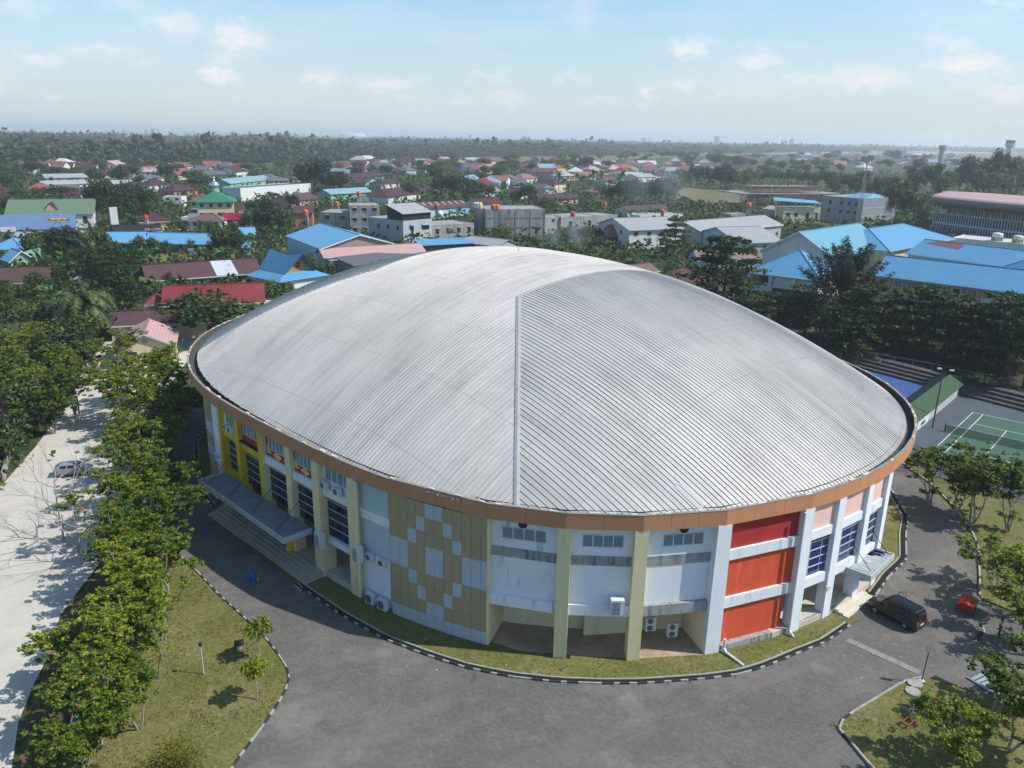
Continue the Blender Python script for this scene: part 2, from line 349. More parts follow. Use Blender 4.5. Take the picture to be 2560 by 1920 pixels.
sheet('yard', [(-58, 138), (-52, 162), (-34, 172), (-36, 160), (-44, 128), (-50, 122)], .028, G_CONC)
sheet('yard', [(-70, 184), (-58, 158), (-40, 170), (-48, 186)], .03, G_CONC)
sheet('lawn', [atk(1, 1270, 1230)[:2], atk(1, 1850, 1215)[:2], atk(1, 1850, 1140)[:2], atk(1, 1300, 1160)[:2]], .034, G_LAWN)
sheet('lawn', [(50.6, 96), (48, 75), (43, 60), (100, 35), (110, 60), (88, 62), (44.7, 100.6)], .03, G_LAWN)
sheet('shaded_soil', [at(2020, 850)[:2], at(2185, 923)[:2], at(2620, 1012)[:2], at(2700, 900)[:2], at(2300, 815)[:2], at(2060, 790)[:2]], .036, G_SHADE)  # dark soil sheet: shade of the dense crowns painted into the ground
# dirt floor of the recess under the front bays
sheet('dirt_floor', [(-1.4, 53.4), (1, 52.2), (4, 51.9), (9.7, 51.5), (15.4, 52.2), (15, 57.5), (0, 58)], .135, G_DIRT)
sheet('airfield', [atk(1, -200, 420)[:2], atk(1, 640, 415)[:2], atk(2, 300, 380)[:2], atk(3, 0, 372)[:2], atk(3, 1200, 335)[:2], atk(4, 0, 300)[:2], atk(4, 2300, 330)[:2], atk(4, 2300, 280)[:2], atk(4, 900, 268)[:2], atk(3, 1200, 302)[:2], atk(2, 1900, 322)[:2], atk(2, 0, 340)[:2], atk(1, 900, 358)[:2], atk(1, -200, 366)[:2]], .3, G_FIELD)
for i, q in enumerate([[(1, 1000, 382), (1, 1420, 396), (1, 1400, 366), (1, 950, 362)], [(1, 1350, 372), (1, 2300, 358), (1, 2300, 348), (1, 1350, 358)], [(2, 760, 350), (2, 1960, 342), (2, 1960, 334), (2, 760, 341)], [(2, 1500, 326), (2, 1960, 336), (2, 1960, 327), (2, 1520, 319)], [(4, 900, 276), (4, 1900, 285), (4, 1900, 275), (4, 900, 270)], [(4, 1260, 322), (4, 1640, 318), (4, 1640, 292), (4, 1260, 290)], [(4, 0, 290), (4, 700, 284), (4, 700, 280), (4, 0, 285)]]):
    sheet('runway', [atk(*p)[:2] for p in q], .45, G_RUNWAY)
sheet('field', [atk(3, *p)[:2] for p in ((1410, 660), (1480, 745), (1960, 745), (2050, 690), (1960, 600), (1480, 580))], .2, G_FIELD)
sheet('street', [atk(1, 0, 985)[:2], atk(1, 900, 975)[:2], atk(1, 1870, 950)[:2], atk(1, 2212, 940)[:2], atk(1, 2212, 930)[:2], atk(1, 900, 955)[:2], atk(1, 0, 965)[:2]], .06, G_CONC)

# kerbs: painted black and white in short lengths, one strip per edge
M_KB = paint('kerb_black', (.035, .035, .036), .8, .4, 3, .5, False, True, stain_c=(.13, .125, .115)); M_KW = paint('kerb_white', (.36, .355, .34), .8, .3, 4, .8, False, True)
M_EDGE = paint('old_concrete', (.33, .315, .285), .9, .35, 1.5, .6, False, True); M_DRAIN = paint('drain_black', (.012, .012, .012), .9)
def resample(pts, step):
    pts = [Vector((p[0], p[1])) for p in pts]; out = [pts[0]]; acc_ = 0
    for a, b in zip(pts, pts[1:]):
        d = (b - a).length; t = step - acc_
        while t <= d: out.append(a + (b - a) * (t / d)); t += step
        acc_ = (acc_ + d) % step
    return out
def kerb(pts, w=.2, h=.2, step=.62, ditch=0, side=1, faded=0.0):
    p = resample(pts, step); mb = MB(); rr = random.Random(len(pts))
    for i in range(len(p) - 1):
        d = (p[i + 1] - p[i]).normalized(); n = Vector((d.y, -d.x)) * side
        m_ = p[i] + (p[i + 1] - p[i]) * (.62 + rr.uniform(-.08, .08))
        for a, b, mi in ((p[i], m_, 0), (m_, p[i + 1], 1)):
            if rr.random() < faded: mi = 2
            mb.prism([tuple(a), tuple(b), tuple(b + n * w), tuple(a + n * w)], 0.0, h, mi)
    kind(mb.obj('kerb', [M_KB, M_KW, M_EDGE]), 'structure')
    if ditch:
        q = MB(); e = MB()
        for i in range(len(p) - 1):
            d = (p[i + 1] - p[i]).normalized(); n = -Vector((d.y, -d.x)) * side
            a, b = p[i], p[i + 1]
            q.face([(*(a + n * .01), .127), (*(b + n * .01), .127), (*(b + n * ditch), .127), (*(a + n * ditch), .127)])
            e.prism([tuple(a + n * ditch), tuple(b + n * ditch), tuple(b + n * (ditch + .13)), tuple(a + n * (ditch + .13))], .05, .2)
        kind(q.obj('drain', M_DRAIN), 'structure'); kind(e.obj('drain_edge', M_EDGE), 'structure')
kerb(KERB_IN[:6] + [(-31.2, 75.2)], .12, .15, 1.3, .28, 1, .2); kerb([(-17.9, 60.4)] + KERB_IN[8:], .12, .15, 1.3, .28, 1, .2); kerb(KERB_IN2, .15, .18, 1.25, .45, 1, .35)
kerb(KERB_L[::-1], .12, .16, 1.3, 0, -1, .25); kerb(KERB_R, .15, .2, 1.25, 0, 1, .35); kerb(KERB_I, .15, .2, 1.3, 0, -1, .45)
# ---------------------------------------------------------------- the domed sports hall
HC = Vector((.5, 94.5)); _cf = (40.877, -0.579, -5.34, 0.694, 0.031, -0.206, -0.066)
def Rim(t): return _cf[0] + sum(_cf[2 * i + 1] * math.cos(k * t) + _cf[2 * i + 2] * math.sin(k * t) for i, k in enumerate((2, 4, 6)))
def hp(deg, off=0.0):
    t = math.radians(deg); r = Rim(t) + off
    return Vector((HC.x + r * math.cos(t), HC.y + r * math.sin(t)))
def inset(t): return .22 + 1.0 * math.cos(t) ** 2
Z_E, DOME_H = 12.2, 13.0
def dome(x, y, lift=0.0):
    dx, dy = x - HC.x, y - HC.y; t = math.atan2(dy, dx); r = math.hypot(dx, dy) / (Rim(t) - .25 - .8 * math.cos(t) ** 2)
    return Z_E + DOME_H * (1 - r * r) + lift
Q = math.sqrt(.5)
def uv2xy(u, v): return HC.x - Q * u + Q * v, HC.y - Q * u - Q * v

hall = empty('sports_hall', 'large domed sports hall with ribbed grey metal roof and terracotta rim', 'sports hall', (0, 0, 0))
def sheetmetal(name, rot, gray, c2):
    m, nt, b = new_mat(name); v = coords(nt, True)
    mp = N(nt, 'ShaderNodeMapping'); mp.inputs['Rotation'].default_value = (0, 0, rot); L(nt, v, mp.inputs[0]); p = mp.outputs[0]
    st = noise(nt, p, 1.0, 6, .7, (.06, 1.9, .05)); bl = noise(nt, p, .11, 5, .6, (1, 1.6, 1), (3, 5, 0)); fn = noise(nt, p, 1.2, 5, .7, (.5, 2.3, .3), (9, 1, 0))
    f = N(nt, 'ShaderNodeMix'); f.data_type = 'FLOAT'; f.inputs[0].default_value = .5; L(nt, st, f.inputs[2]); L(nt, bl, f.inputs[3])
    col = ramp(nt, f.outputs[0], [(.3, mul(gray, .66)), (.46, gray), (.6, mul(gray, 1.2)), (.75, c2)])
    mr = N(nt, 'ShaderNodeMapRange'); L(nt, fn, mr.inputs[0]); mr.inputs[1].default_value = .57; mr.inputs[2].default_value = .8; mr.inputs[4].default_value = .4
    col = mixc(nt, mr.outputs[0], col, mul(gray, .45))
    sx = N(nt, 'ShaderNodeSeparateXYZ'); L(nt, p, sx.inputs[0]); q = N(nt, 'ShaderNodeMath'); q.operation = 'MULTIPLY_ADD'; L(nt, sx.outputs[0], q.inputs[0]); q.inputs[1].default_value = 1 / 6.3; q.inputs[2].default_value = .31
    q2 = N(nt, 'ShaderNodeMath'); q2.operation = 'FRACT'; L(nt, q.outputs[0], q2.inputs[0]); q3 = N(nt, 'ShaderNodeMath'); q3.operation = 'LESS_THAN'; L(nt, q2.outputs[0], q3.inputs[0]); q3.inputs[1].default_value = .011
    q4 = N(nt, 'ShaderNodeMath'); q4.operation = 'MULTIPLY'; L(nt, q3.outputs[0], q4.inputs[0]); L(nt, bl, q4.inputs[1]); col = mixc(nt, q4.outputs[0], col, mul(gray, .62))
    L(nt, col, b.inputs['Base Color']); b.inputs['Metallic'].default_value = .12; b.inputs['Roughness'].default_value = .5; b.inputs['Specular IOR Level'].default_value = .35
    rr_ = N(nt, 'ShaderNodeMapRange'); L(nt, bl, rr_.inputs[0]); rr_.inputs[3].default_value = .36; rr_.inputs[4].default_value = .62; L(nt, rr_.outputs[0], b.inputs['Roughness'])
    return m
# ribs of the long vault run along u (plan bearing 225 deg), ribs of the end faces along v (315 deg)
M_BARREL = sheetmetal('roof_sheet_long', -math.radians(45), (.455, .43, .40), (.59, .555, .51))
M_HIP = sheetmetal('roof_sheet_end', math.radians(45), (.42, .40, .375), (.55, .52, .48))  # greyer than the long sheets: dimmer light on the end faces painted in
M_CAP = paint('roof_flashing', (.42, .42, .42), .5, .25, .8, .5, True, True, .2)
roof_mb = MB(); NT, NR = 240, 46
for i in range(NT):
    for j in range(NR):
        c4 = []
        for a, r in ((i, j), (i + 1, j), (i + 1, j + 1), (i, j + 1)):
            t = 2 * PI * a / NT + 1e-6; R_ = (Rim(t) - inset(t)) * r / NR
            x, y = HC.x + R_ * math.cos(t), HC.y + R_ * math.sin(t); c4.append((x, y, dome(x, y)))
        t = 2 * PI * (i + .5) / NT; R_ = Rim(t) * (j + .5) / NR; dx, dy = R_ * math.cos(t), R_ * math.sin(t)
        u, v = -Q * (dx + dy), Q * (dx - dy)
        roof_mb.face((c4 if j else [c4[0], c4[2], c4[3]])[::-1], 1 if abs(v) > max(12, abs(u)) else 0)
def edge_of(fn, lo):
    """walk outward until the eave"""
    s = lo
    while s < 60:
        x, y = fn(s); dx, dy = x - HC.x, y - HC.y; t = math.atan2(dy, dx)
        if math.hypot(dx, dy) >= Rim(t) - inset(t): return s
        s += .1
    return s
def rib(fn, a, b, side, mi, h=.062, w=.055, wt=.026):
    n = max(3, int(abs(b - a) / 1.5)); rows = []
    for k in range(n + 1):
        s = a + (b - a) * k / n; x, y = fn(s); row = []
        for o, up in ((-w, -.02), (-wt, h), (wt, h), (w, -.02)):
            X, Y = x + side[0] * o, y + side[1] * o; row.append((X, Y, dome(x, y, up) if up > 0 else dome(X, Y, up)))
        rows.append(row)
    base = len(roof_mb.v)
    for row in rows: roof_mb.v += row
    for k in range(n):
        for q in range(3):
            roof_mb.f.append((base + 4 * k + q, base + 4 * k + q + 1, base + 4 * k + 5 + q, base + 4 * k + 4 + q)); roof_mb.m.append(mi)
UD, VD = (-Q, -Q), (Q, -Q)
PITCH_R = .43
for k in range(-110, 111):
    s0 = (k + .5) * PITCH_R
    if abs(s0) < 44:                                   # long vault: constant v
        f1 = lambda s, s0=s0: uv2xy(s, s0); f2 = lambda s, s0=s0: uv2xy(-s, s0)
        lo = 0 if abs(s0) < 12 else abs(s0)
        if lo == 0:
            rib(lambda s, s0=s0: uv2xy(s, s0), -12, 12, VD, 0)
        e = edge_of(f1, lo)
        if e > lo + .5: rib(f1, max(lo, 12), e, VD, 0)
        e = edge_of(f2, lo)
        if e > lo + .5: rib(f2, max(lo, 12), e, VD, 0)
    if abs(s0) < 36:                                   # end faces: constant u
        lo = max(12, abs(s0))
        for sg in (1, -1):
            f1 = lambda s, s0=s0, sg=sg: uv2xy(s0, sg * s); e = edge_of(f1, lo)
            if e > lo + .5: rib(f1, lo, e, UD, 1)
roof = roof_mb.obj('roof', [M_BARREL, M_HIP], hall)
def strip(pts, w, lift, th=.05):
    mb = MB(); prev = None
    for i, p in enumerate(pts):
        a = Vector(pts[max(i - 1, 0)]); b = Vector(pts[min(i + 1, len(pts) - 1)]); d = (b - a).normalized(); n = Vector((d.y, -d.x))
        q = [Vector(p) + n * w, Vector(p) - n * w]; row = [(q[0].x, q[0].y, dome(*q[0], lift)), (p[0], p[1], dome(*p, lift + th)), (q[1].x, q[1].y, dome(*q[1], lift))]
        row += [(q[1].x, q[1].y, dome(*q[1], -.02)), (q[0].x, q[0].y, dome(*q[0], -.02))]
        if prev:
            for k in range(5): mb.face([prev[k], row[k], row[(k + 1) % 5], prev[(k + 1) % 5]])
        prev = row
    return mb
for su in (1, -1):
    for sv in (1, -1):
        e = edge_of(lambda s: uv2xy(su * s, sv * s), 12)
        strip([uv2xy(su * (12 + (e - 12) * k / 24), sv * (12 + (e - 12) * k / 24)) for k in range(25)], .22, .08).obj('hip_cap', M_CAP, roof)
    strip([uv2xy(-12 + 24 * k / 16, su * 12) for k in range(17)], .12, .09, .03).obj('vault_end_flashing', M_CAP, roof)
pt = MB(); xa, ya = uv2xy(14.5, 38.2)
def patch(u0, u1, v0, v1, mb):
    n = 6
    for k in range(n):
        a, b = v0 + (v1 - v0) * k / n, v0 + (v1 - v0) * (k + 1) / n; q = [uv2xy(u0, a), uv2xy(u1, a), uv2xy(u1, b), uv2xy(u0, b)]
        mb.face([(*p, dome(*p, .05)) for p in q])
patch(19.86, 20.29 - .1, 37, 39.5, pt); patch(19.43, 19.86 - .1, 37, 39.2, pt); pt.obj('replacement_sheet', paint('new_sheet', (.47, .47, .46), .45, .1), roof)

# rim: terracotta fascia panels, concrete top, gutter
M_TERRA = paint('terracotta_panel', (.52, .235, .115), .6, .16, .5, .25, True, True, stain_c=(.2, .09, .05))
M_JOINT = paint('panel_joint', (.13, .06, .03), .8)
M_CONC = paint('stained_concrete', (.36, .345, .32), .9, .3, .8, .8, False, True)
M_GUT = paint('gutter_grime', (.085, .08, .072), .9, .5, .7, .6, False, True, stain_c=(.12, .11, .1))
corner = [-105.3, -93.0, -85.3, -78.0, -69.8, -59.6]
degs = sorted(set([d for d in range(-180, 180, 4) if not -107 < d < -57] + corner))
fas, cap, gut, flange, clip = MB(), MB(), MB(), MB(), MB(); rr = random.Random(3)
for a, b in zip(degs, degs[1:] + [degs[0] + 360]):
    A, B = hp(a), hp(b); nseg = max(1, round((B - A).length / 2.4))
    d = (B - A).normalized(); n = Vector((d.y, -d.x)); gap = .012 / max((B - A).length, .1)
    for k in range(nseg):
        lo, hi = k / nseg + gap, (k + 1) / nseg - gap
        fas.wallseg(A, B, 11.2, 12.42, 0, .12, 0, lo, hi)
        fas.wallseg(A, B, 11.21, 12.40, -.02, .08, 1, hi, hi + 2 * gap)
    cap.wallseg(A, B, 12.42, 12.47, .015, .26)
    for k in range(nseg * 2):
        if rr.random() < .4:
            f0 = (k + rr.random() * .7) / (nseg * 2); clip.wallseg(A, B, 12.47, 12.49 + rr.random() * .05, -.0 - rr.random() * .1, .12 + rr.random() * .14, 0, f0, f0 + .14 / nseg + rr.random() * .16 / nseg)
    A2, B2 = hp(a, -.32), hp(b, -.32); ia, ib = inset(math.radians(a)) + .3, inset(math.radians(b)) + .3
    C2, D2 = hp(b, -ib), hp(a, -ia)
    za_, zb_ = 12.2 - .4 * math.cos(math.radians(a)) ** 2, 12.2 - .4 * math.cos(math.radians(b)) ** 2
    gut.face([(*A2, za_), (*B2, zb_), (*C2, zb_), (*D2, za_)])
    gut.face([(*A2, 12.42), (*B2, 12.42), (*B2, 11.7), (*A2, 11.7)])
    gut.face([(*D2, 11.75), (*C2, 11.75), (*C2, 12.5), (*D2, 12.5)])
    flange.face([(*hp(a), 11.2), (*hp(a, -3), 11.2), (*hp(b, -3), 11.2), (*hp(b), 11.2)])
fo = fas.obj('fascia', [M_TERRA, M_JOINT], hall); cap.obj('rim_coping', paint('rim_concrete', (.26, .245, .22), .9, .35, .8, .8, False, True), fo)
clo = clip.obj('mortar_patches', paint('pale_mortar', (.58, .53, .46), .9, .3, 2), fo); kind(clo, 'stuff'); gut.obj('gutter', M_GUT, hall); flange.obj('soffit', paint('soffit_paint', (.5, .47, .4), .8), hall)

# wall paints
P_WHITE = paint('white_wash', (.72, .75, .78), .75, .10, .5, .32, True, True, thr=.6)
P_WHITE2 = paint('white_wash_stained', (.70, .72, .74), .8, .14, .6, .7, True, True, thr=.56)
P_BAND = paint('grimy_band', (.33, .335, .33), .85, .3, .9, .85, True, True, thr=.5)
P_CREAM = paint('cream_paint', (.72, .62, .36), .7, .10, .5, .25, True, True)
P_CREAMW = paint('cream_wall', (.80, .70, .46), .8, .12, .4, .3, True, True)
P_YEL = paint('yellow_paint', (.66, .45, .02), .6, .10, .6, .3, True, True)
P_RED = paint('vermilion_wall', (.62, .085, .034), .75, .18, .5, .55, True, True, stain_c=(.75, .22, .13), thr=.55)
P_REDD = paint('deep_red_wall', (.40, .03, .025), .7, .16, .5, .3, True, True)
P_PINK = paint('faded_pink_wall', (.78, .50, .44), .8, .14, .7, .35, True, True, stain_c=(.75, .62, .56))
P_GREYB = paint('grey_blue_wall', (.42, .51, .55), .75, .1, .5, .2, True, True)
P_TAN = paint('tan_cladding', (.37, .295, .165), .55, .08, .3, .12, True, True)
P_TANG = paint('silver_cladding', (.43, .47, .51), .5, .08, .3, .15, True, True)
P_SEAM = paint('cladding_seam', (.09, .08, .06), .8)
P_TILE = paint('terrace_tile', (.52, .47, .40), .5, .12, .8, .3, False, True)
P_STEP = paint('worn_step', (.42, .38, .32), .8, .25, .6, .4, False, True)
P_IRON = paint('grey_railing_bar', (.5, .5, .5), .5)
P_DARK = paint('interior_dark', (.02, .02, .022), .9)
P_LOUV = paint('louvre_glass', (.20, .25, .28), .35, .2, 1.5, .3, False, True, spec=.5)
P_SLAT = paint('louvre_slat', (.27, .32, .35), .4, .2, 1.5, .3, False, True)
P_ALU = paint('window_frame_white', (.6, .62, .63), .5)
G_BLK = glass('black_glazing', (.006, .012, .038)); G_BLUE = glass('blue_glazing', (.012, .035, .13))

# hidden core so that nothing shows through, plus the plain wall round the back
core = MB(); ring = [hp(d, -4.2) for d in range(-180, 180, 5)]
core.prism([(p.x, p.y) for p in ring], 0, 11.19); core.obj('inner_wall', P_CREAMW, hall)
bk = MB(); dl = list(range(-43, 204, 6))
for a, b in zip(dl, dl[1:]): bk.wallseg(hp(a, -1.9), hp(b, -1.9), .0, 11.19, 0, .3)
bk.obj('rear_wall', P_TAN, hall)

PIL = {'p0': -154.5, 'p1': -149.6, 'p2': -142.6, 'p3': -134.7, 'p4': -126.4, 'p5': -119.0, 'p6': -111.6, 'cl': -105.3, 'cr': -93.0, 'a': -85.3, 'b': -78.0, 'w': -69.8, 'r1': -59.6, 'r2': -54.5, 'r3': -49.0, 'r4': -44.2}
def pillar(key, w, d, z0, mats, mi_front=0, taper=0.0, out=-.04, ztop=11.2):
    P = hp(PIL[key], out); t = math.radians(PIL[key]); e = .01
    A, B = hp(PIL[key] - 2), hp(PIL[key] + 2); tg = (B - A).normalized(); n = Vector((tg.y, -tg.x)); mb = MB()
    lv = []
    for z, s in ((z0, 1 + taper), (ztop, 1)):
        lv.append([(*(P + tg * (sx * w * s / 2) + n * (sy * d * (1 if sy < 0 else 1) - (0 if sy < 0 else 0))), z) for sx, sy in ((-1, 0), (1, 0), (1, -1), (-1, -1))])
    mb.add(lv[0] + lv[1], [(0, 1, 5, 4)], mi_front); mb.add(lv[0] + lv[1], [(1, 2, 6, 5), (2, 3, 7, 6), (3, 0, 4, 7), (4, 5, 6, 7), (3, 2, 1, 0)], 0)
    return mb.obj('pillar', mats, hall)
def seg(a, b, off=-.5): return hp(PIL[a], off), hp(PIL[b], off)
def wall(name, a, b, z0, z1, mat, off=-.5, th=.25, lo=0, hi=1, parent=None):
    return MB().wallseg(*seg(a, b, off), z0, z1, 0, th, 0, lo, hi).obj(name, mat, parent or hall)
def window(a, b, lo, hi, z0, z1, panes=4, off=-.5, mat=None):
    A, B = seg(a, b, off); g = MB(); f = MB()
    g.wallseg(A, B, z0, z1, .02, .1, 0, lo, hi)
    w = g.obj('window', mat or P_LOUV, hall); ln = (B - A).length; fr = .045 / ln
    for k in range(panes + 1):
        x = lo + (hi - lo) * k / panes; f.wallseg(A, B, z0, z1, .05, .08, 0, x - fr, x + fr)
    f.wallseg(A, B, z0 - .07, z0, .052, .08, 0, lo - fr, hi + fr); f.wallseg(A, B, z1, z1 + .07, .052, .08, 0, lo - fr, hi + fr)
    if mat is None:
        n = 8; sl_ = MB()
        for k in range(1, n): sl_.wallseg(A, B, z0 + (z1 - z0) * k / n, z0 + (z1 - z0) * k / n + .03, .04, .03, 0, lo, hi)
        sl_.obj('louvre_slats', P_SLAT, w)
    f.obj('frame', P_ALU, w); return w
def glazing(a, b, z0, z1, mat, bars, lo=0, hi=1, off=-.72, vert=0):
    A, B = seg(a, b, off); g = MB(); f = MB(); g.wallseg(A, B, z0, z1, 0, .15, 0, lo, hi)
    w = g.obj('glass_front', mat, hall)
    for k in range(1, bars + 1):
        z = z0 + (z1 - z0) * k / (bars + .6); f.wallseg(A, B, z, z + .06, .06, .09, 0, lo, hi)
    for k in range(1, vert + 1):
        x = lo + (hi - lo) * k / (vert + 1); f.wallseg(A, B, z0, z1, .03, .05, 0, x - .004, x + .004)
    f.obj('glazing_bar', P_IRON, w); return w

# far end: pale strips, yellow frame, red panel
for k in range(8):
    for c_ in range(1):
        q = MB(); q.wallseg(hp(-158.6 - 4 * c_, -.3), hp(-154.66 - 4 * c_, -.3), .05 + k * 1.39, .03 + (k + 1) * 1.39, 0, .2); q.obj('cladding_panel', P_TANG if (k + c_) % 5 in (0, 3) else P_TAN, hall)
wall('wall_panel', 'p0', 'p1', 0, 11.19, P_WHITE, -.35)
pillar('p1', .6, 1.0, 0, [P_YEL, P_YEL], 0); pillar('p2', .72, 1.1, 0, [P_YEL, P_YEL], 0)
pillar('p3', .8, 1.1, 0, [P_CREAM, P_YEL], 1); pillar('p4', .9, 1.1, 0, [P_CREAM, P_CREAM]); pillar('p5', 1.0, 1.2, 0, [P_CREAM, P_CREAM], 0, .05, .12); pillar('p6', .95, 1.0, 0, [P_CREAM, P_CREAM], 0, .02, .05)
big = MB(); A, B = hp(PIL['p5'] - 2), hp(PIL['p5'] + 2); tg = (B - A).normalized(); n_ = Vector((tg.y, -tg.x)); P = hp(PIL['p5'], .14)
big.prism([tuple(P + tg * -.65), tuple(P + tg * .65), tuple(P + tg * .65 - n_ * 1.4), tuple(P + tg * -.65 - n_ * 1.4)], .7, 4.0); big.obj('pillar_base', P_CREAM, hall)
# bay p1-p2
wall('wall_panel', 'p1', 'p2', 9.2, 11.19, P_WHITE); window('p1', 'p2', .2, .92, 9.9, 11.0, 4); wall('spandrel', 'p1', 'p2', 8.3, 9.2, P_YEL, -.3, .5)
glazing('p1', 'p2', 4.6, 8.3, G_BLK, 4, .12, .9); wall('spandrel', 'p1', 'p2', 3.9, 4.6, P_YEL, -.3, .5); wall('wall_panel', 'p1', 'p2', 0, 3.9, P_YEL, -.6, .2, 0, .5)
# bay p2-p3
wall('wall_panel', 'p2', 'p3', 8.9, 11.19, P_REDD); window('p2', 'p3', .14, .93, 9.8, 11.0, 5); wall('spandrel', 'p2', 'p3', 8.0, 8.9, P_YEL, -.35, .5); wall('sill_ledge', 'p2', 'p3', 8.9, 9.02, P_DARK, -.1, .6); glazing('p2', 'p3', 4.2, 8.0, G_BLK, 4)
# bays p3-p4, p4-p5: red with yellow lozenges
P_LOZ = paint('pale_yellow_lozenge', (.68, .50, .13), .7, .1)
for a, b in (('p3', 'p4'), ('p4', 'p5')):
    wp = wall('wall_panel', a, b, 8.9, 11.19, P_REDD); window(a, b, .2, .88, 9.75, 10.95, 5)
    A, B = seg(a, b, -.5); d = B - A; n = Vector((d.y, -d.x)).normalized() * .02; lz = MB()
    def pt3(x, z): return (*(A + d * x + n), z)
    zc, hh = 9.3, .40
    lz.face([pt3(.5 - .17, zc), pt3(.5 - .0, zc - hh), pt3(.5 + .17, zc), pt3(.5, zc + hh)])
    lz.face([pt3(.12, zc + .9), pt3(.12, zc - .1), pt3(.30, zc - .02)]); lz.face([pt3(.88, zc + .1), pt3(.7, zc - .02), pt3(.88, zc - .25)])
    lz.obj('lozenge_motif', P_LOZ, wp)
    wall('spandrel', a, b, 8.05, 8.9, P_WHITE2, -.28, .5); glazing(a, b, 4.2, 8.05, G_BLK, 4)
# bay p5-p6
wall('wall_panel', 'p5', 'p6', 8.9, 11.19, P_WHITE2); window('p5', 'p6', .2, .9, 9.75, 10.85, 4); wall('spandrel', 'p5', 'p6', 8.1, 8.9, P_WHITE2, -.3, .5)
glazing('p5', 'p6', 4.1, 8.1, G_BLK, 4); wall('beam', 'p5', 'p6', 3.5, 4.1, P_WHITE2, -.35, .5)
# bay p6-cladding
wall('wall_panel', 'p6', 'cl', 8.6, 11.19, P_GREYB); wall('wall_panel', 'p6', 'cl', 4.6, 7.75, P_GREYB); wall('wall_panel', 'p6', 'cl', 0, 4.6, P_WHITE, -.5)
wall('ledge_band', 'p6', 'cl', 7.75, 8.6, P_WHITE2, -.38, .4)
# cladding wall with the stepped diamond of silver panels
SIL = {(4, 0), (5, 0), (3, 1), (6, 1), (2, 2), (7, 2), (0, 3), (1, 3), (0, 4), (1, 4), (4, 3), (5, 3), (4, 4), (5, 4), (8, 3), (9, 3), (10, 3), (8, 4), (9, 4), (10, 4), (2, 5), (7, 5), (3, 6), (6, 6), (4, 7), (5, 7)} | {(c, 8) for c in range(11)}
A0, B0 = hp(PIL['cl'] + .25, -.1), hp(PIL['cr'], -.12); Mid = (A0 + B0) / 2 + ((A0 + B0) / 2 - HC).normalized() * .22
def cpt(x):
    return A0 * (1 - x) ** 2 + (Mid * 2 - (A0 + B0) / 2) * 2 * x * (1 - x) + B0 * x ** 2
edges = [i / 10.6 for i in range(11)] + [1.0]; ch = 11.17 / 9
tan_, back = MB(), MB()
for c in range(11):
    xa_, xb_ = edges[c], edges[c + 1]; a, b = cpt(xa_), cpt(xb_); g_ = .012 / (b - a).length
    for r in range(9):
        z1 = 11.18 - r * ch; tan_.wallseg(a, b, z1 - ch + .014, z1 - .0, 0, .05, 1 if (c, r) in SIL else 0, g_, 1 - g_)
    back.wallseg(a, b, 0, 11.17, -.02, .3)
cw = back.obj('cladding_wall', P_SEAM, hall); tan_.obj('cladding_panel', [P_TAN, P_TANG], cw)
side = MB(); n = (hp(PIL['cl'], .1) - hp(PIL['cl'], -1)).normalized(); sA = hp(PIL['cl'] - .35, -.5); sB = cpt(0)
for r in range(9): side.wallseg(sA, sB, 11.18 - r * ch - ch + .014, 11.18 - r * ch, 0, .05, 1 if r in (3, 4, 8) else 0)
side.obj('cladding_return', [P_TAN, P_TANG], cw)
# recessed front bays
pillar('a', 1.0, 1.0, 0, [P_CREAM]); pillar('b', 1.0, 1.0, 0, [P_CREAM]); pillar('w', 1.15, 2.2, 0, [P_WHITE], 0, .1, .02)
MB().wallseg(hp(PIL['cr'], -.14), hp(PIL['cr'] + .25, -.14), 0, 11.19, 0, 3.4).obj('end_pier', P_CREAM, hall)
for i, (a, b) in enumerate((('cr', 'a'), ('a', 'b'), ('b', 'w'))):
    wall('wall_panel', a, b, 4.7, 11.19, P_WHITE2 if i == 0 else P_WHITE, -.62); wall('ledge_band', a, b, 7.95, 8.75, P_BAND, -.57, .3)
    wall('beam', a, b, 3.8, 4.7, P_WHITE2 if i < 2 else P_BAND, -.28, .6)
    lo, hi = ((.2, .78), (.26, .8), (.3, .8))[i]; window(a, b, lo, hi, 9.55, 10.45, 4, -.62)
    if i != 1:
        A, B = seg(a, b, -.6); C_ = A + (B - A) * (.47 if i == 0 else .55); d = (B - A).normalized(); fan = MB()
        tf = Matrix.Translation((*C_, 10.85)) @ Matrix(((d.x, d.y, 0, 0), (d.y, -d.x, 0, 0), (0, 0, 1, 0), (0, 0, 0, 1)))
        ring_, bl_ = MB(), MB()
        for q in range(20):
            t0, t1 = 2 * PI * q / 20, 2 * PI * (q + 1) / 20
            ring_.face([tf @ Vector((r * math.cos(t), .03, r * math.sin(t))) for r, t in ((.36, t0), (.30, t0), (.30, t1), (.36, t1))])
            ring_.face([tf @ Vector((r * math.cos(t), .012, r * math.sin(t))) for r, t in ((0, t0), (.31, t0), (.31, t1))], 1)
        for q in range(5):
            t = 2 * PI * q / 5; bl_.face([tf @ Vector((r * math.cos(t + o), .04, r * math.sin(t + o))) for r, o in ((.05, 0), (.28, -.25), (.29, .1), (.06, .5))])
        fr_ = ring_.obj('exhaust_fan', [paint('fan_rim', (.03, .03, .032), .6), P_DARK], hall); bl_.obj('fan_blade', paint('fan_blade_grey', (.10, .085, .08), .5), fr_)
nb = MB(); arc = [hp(d, -3.6 - .5 * math.sin((d + 93) / 23 * PI)) for d in np.linspace(-92.8, -70.5, 14)]
for a, b in zip(arc, arc[1:]): nb.wallseg(a, b, .05, 4.6, 0, .2)
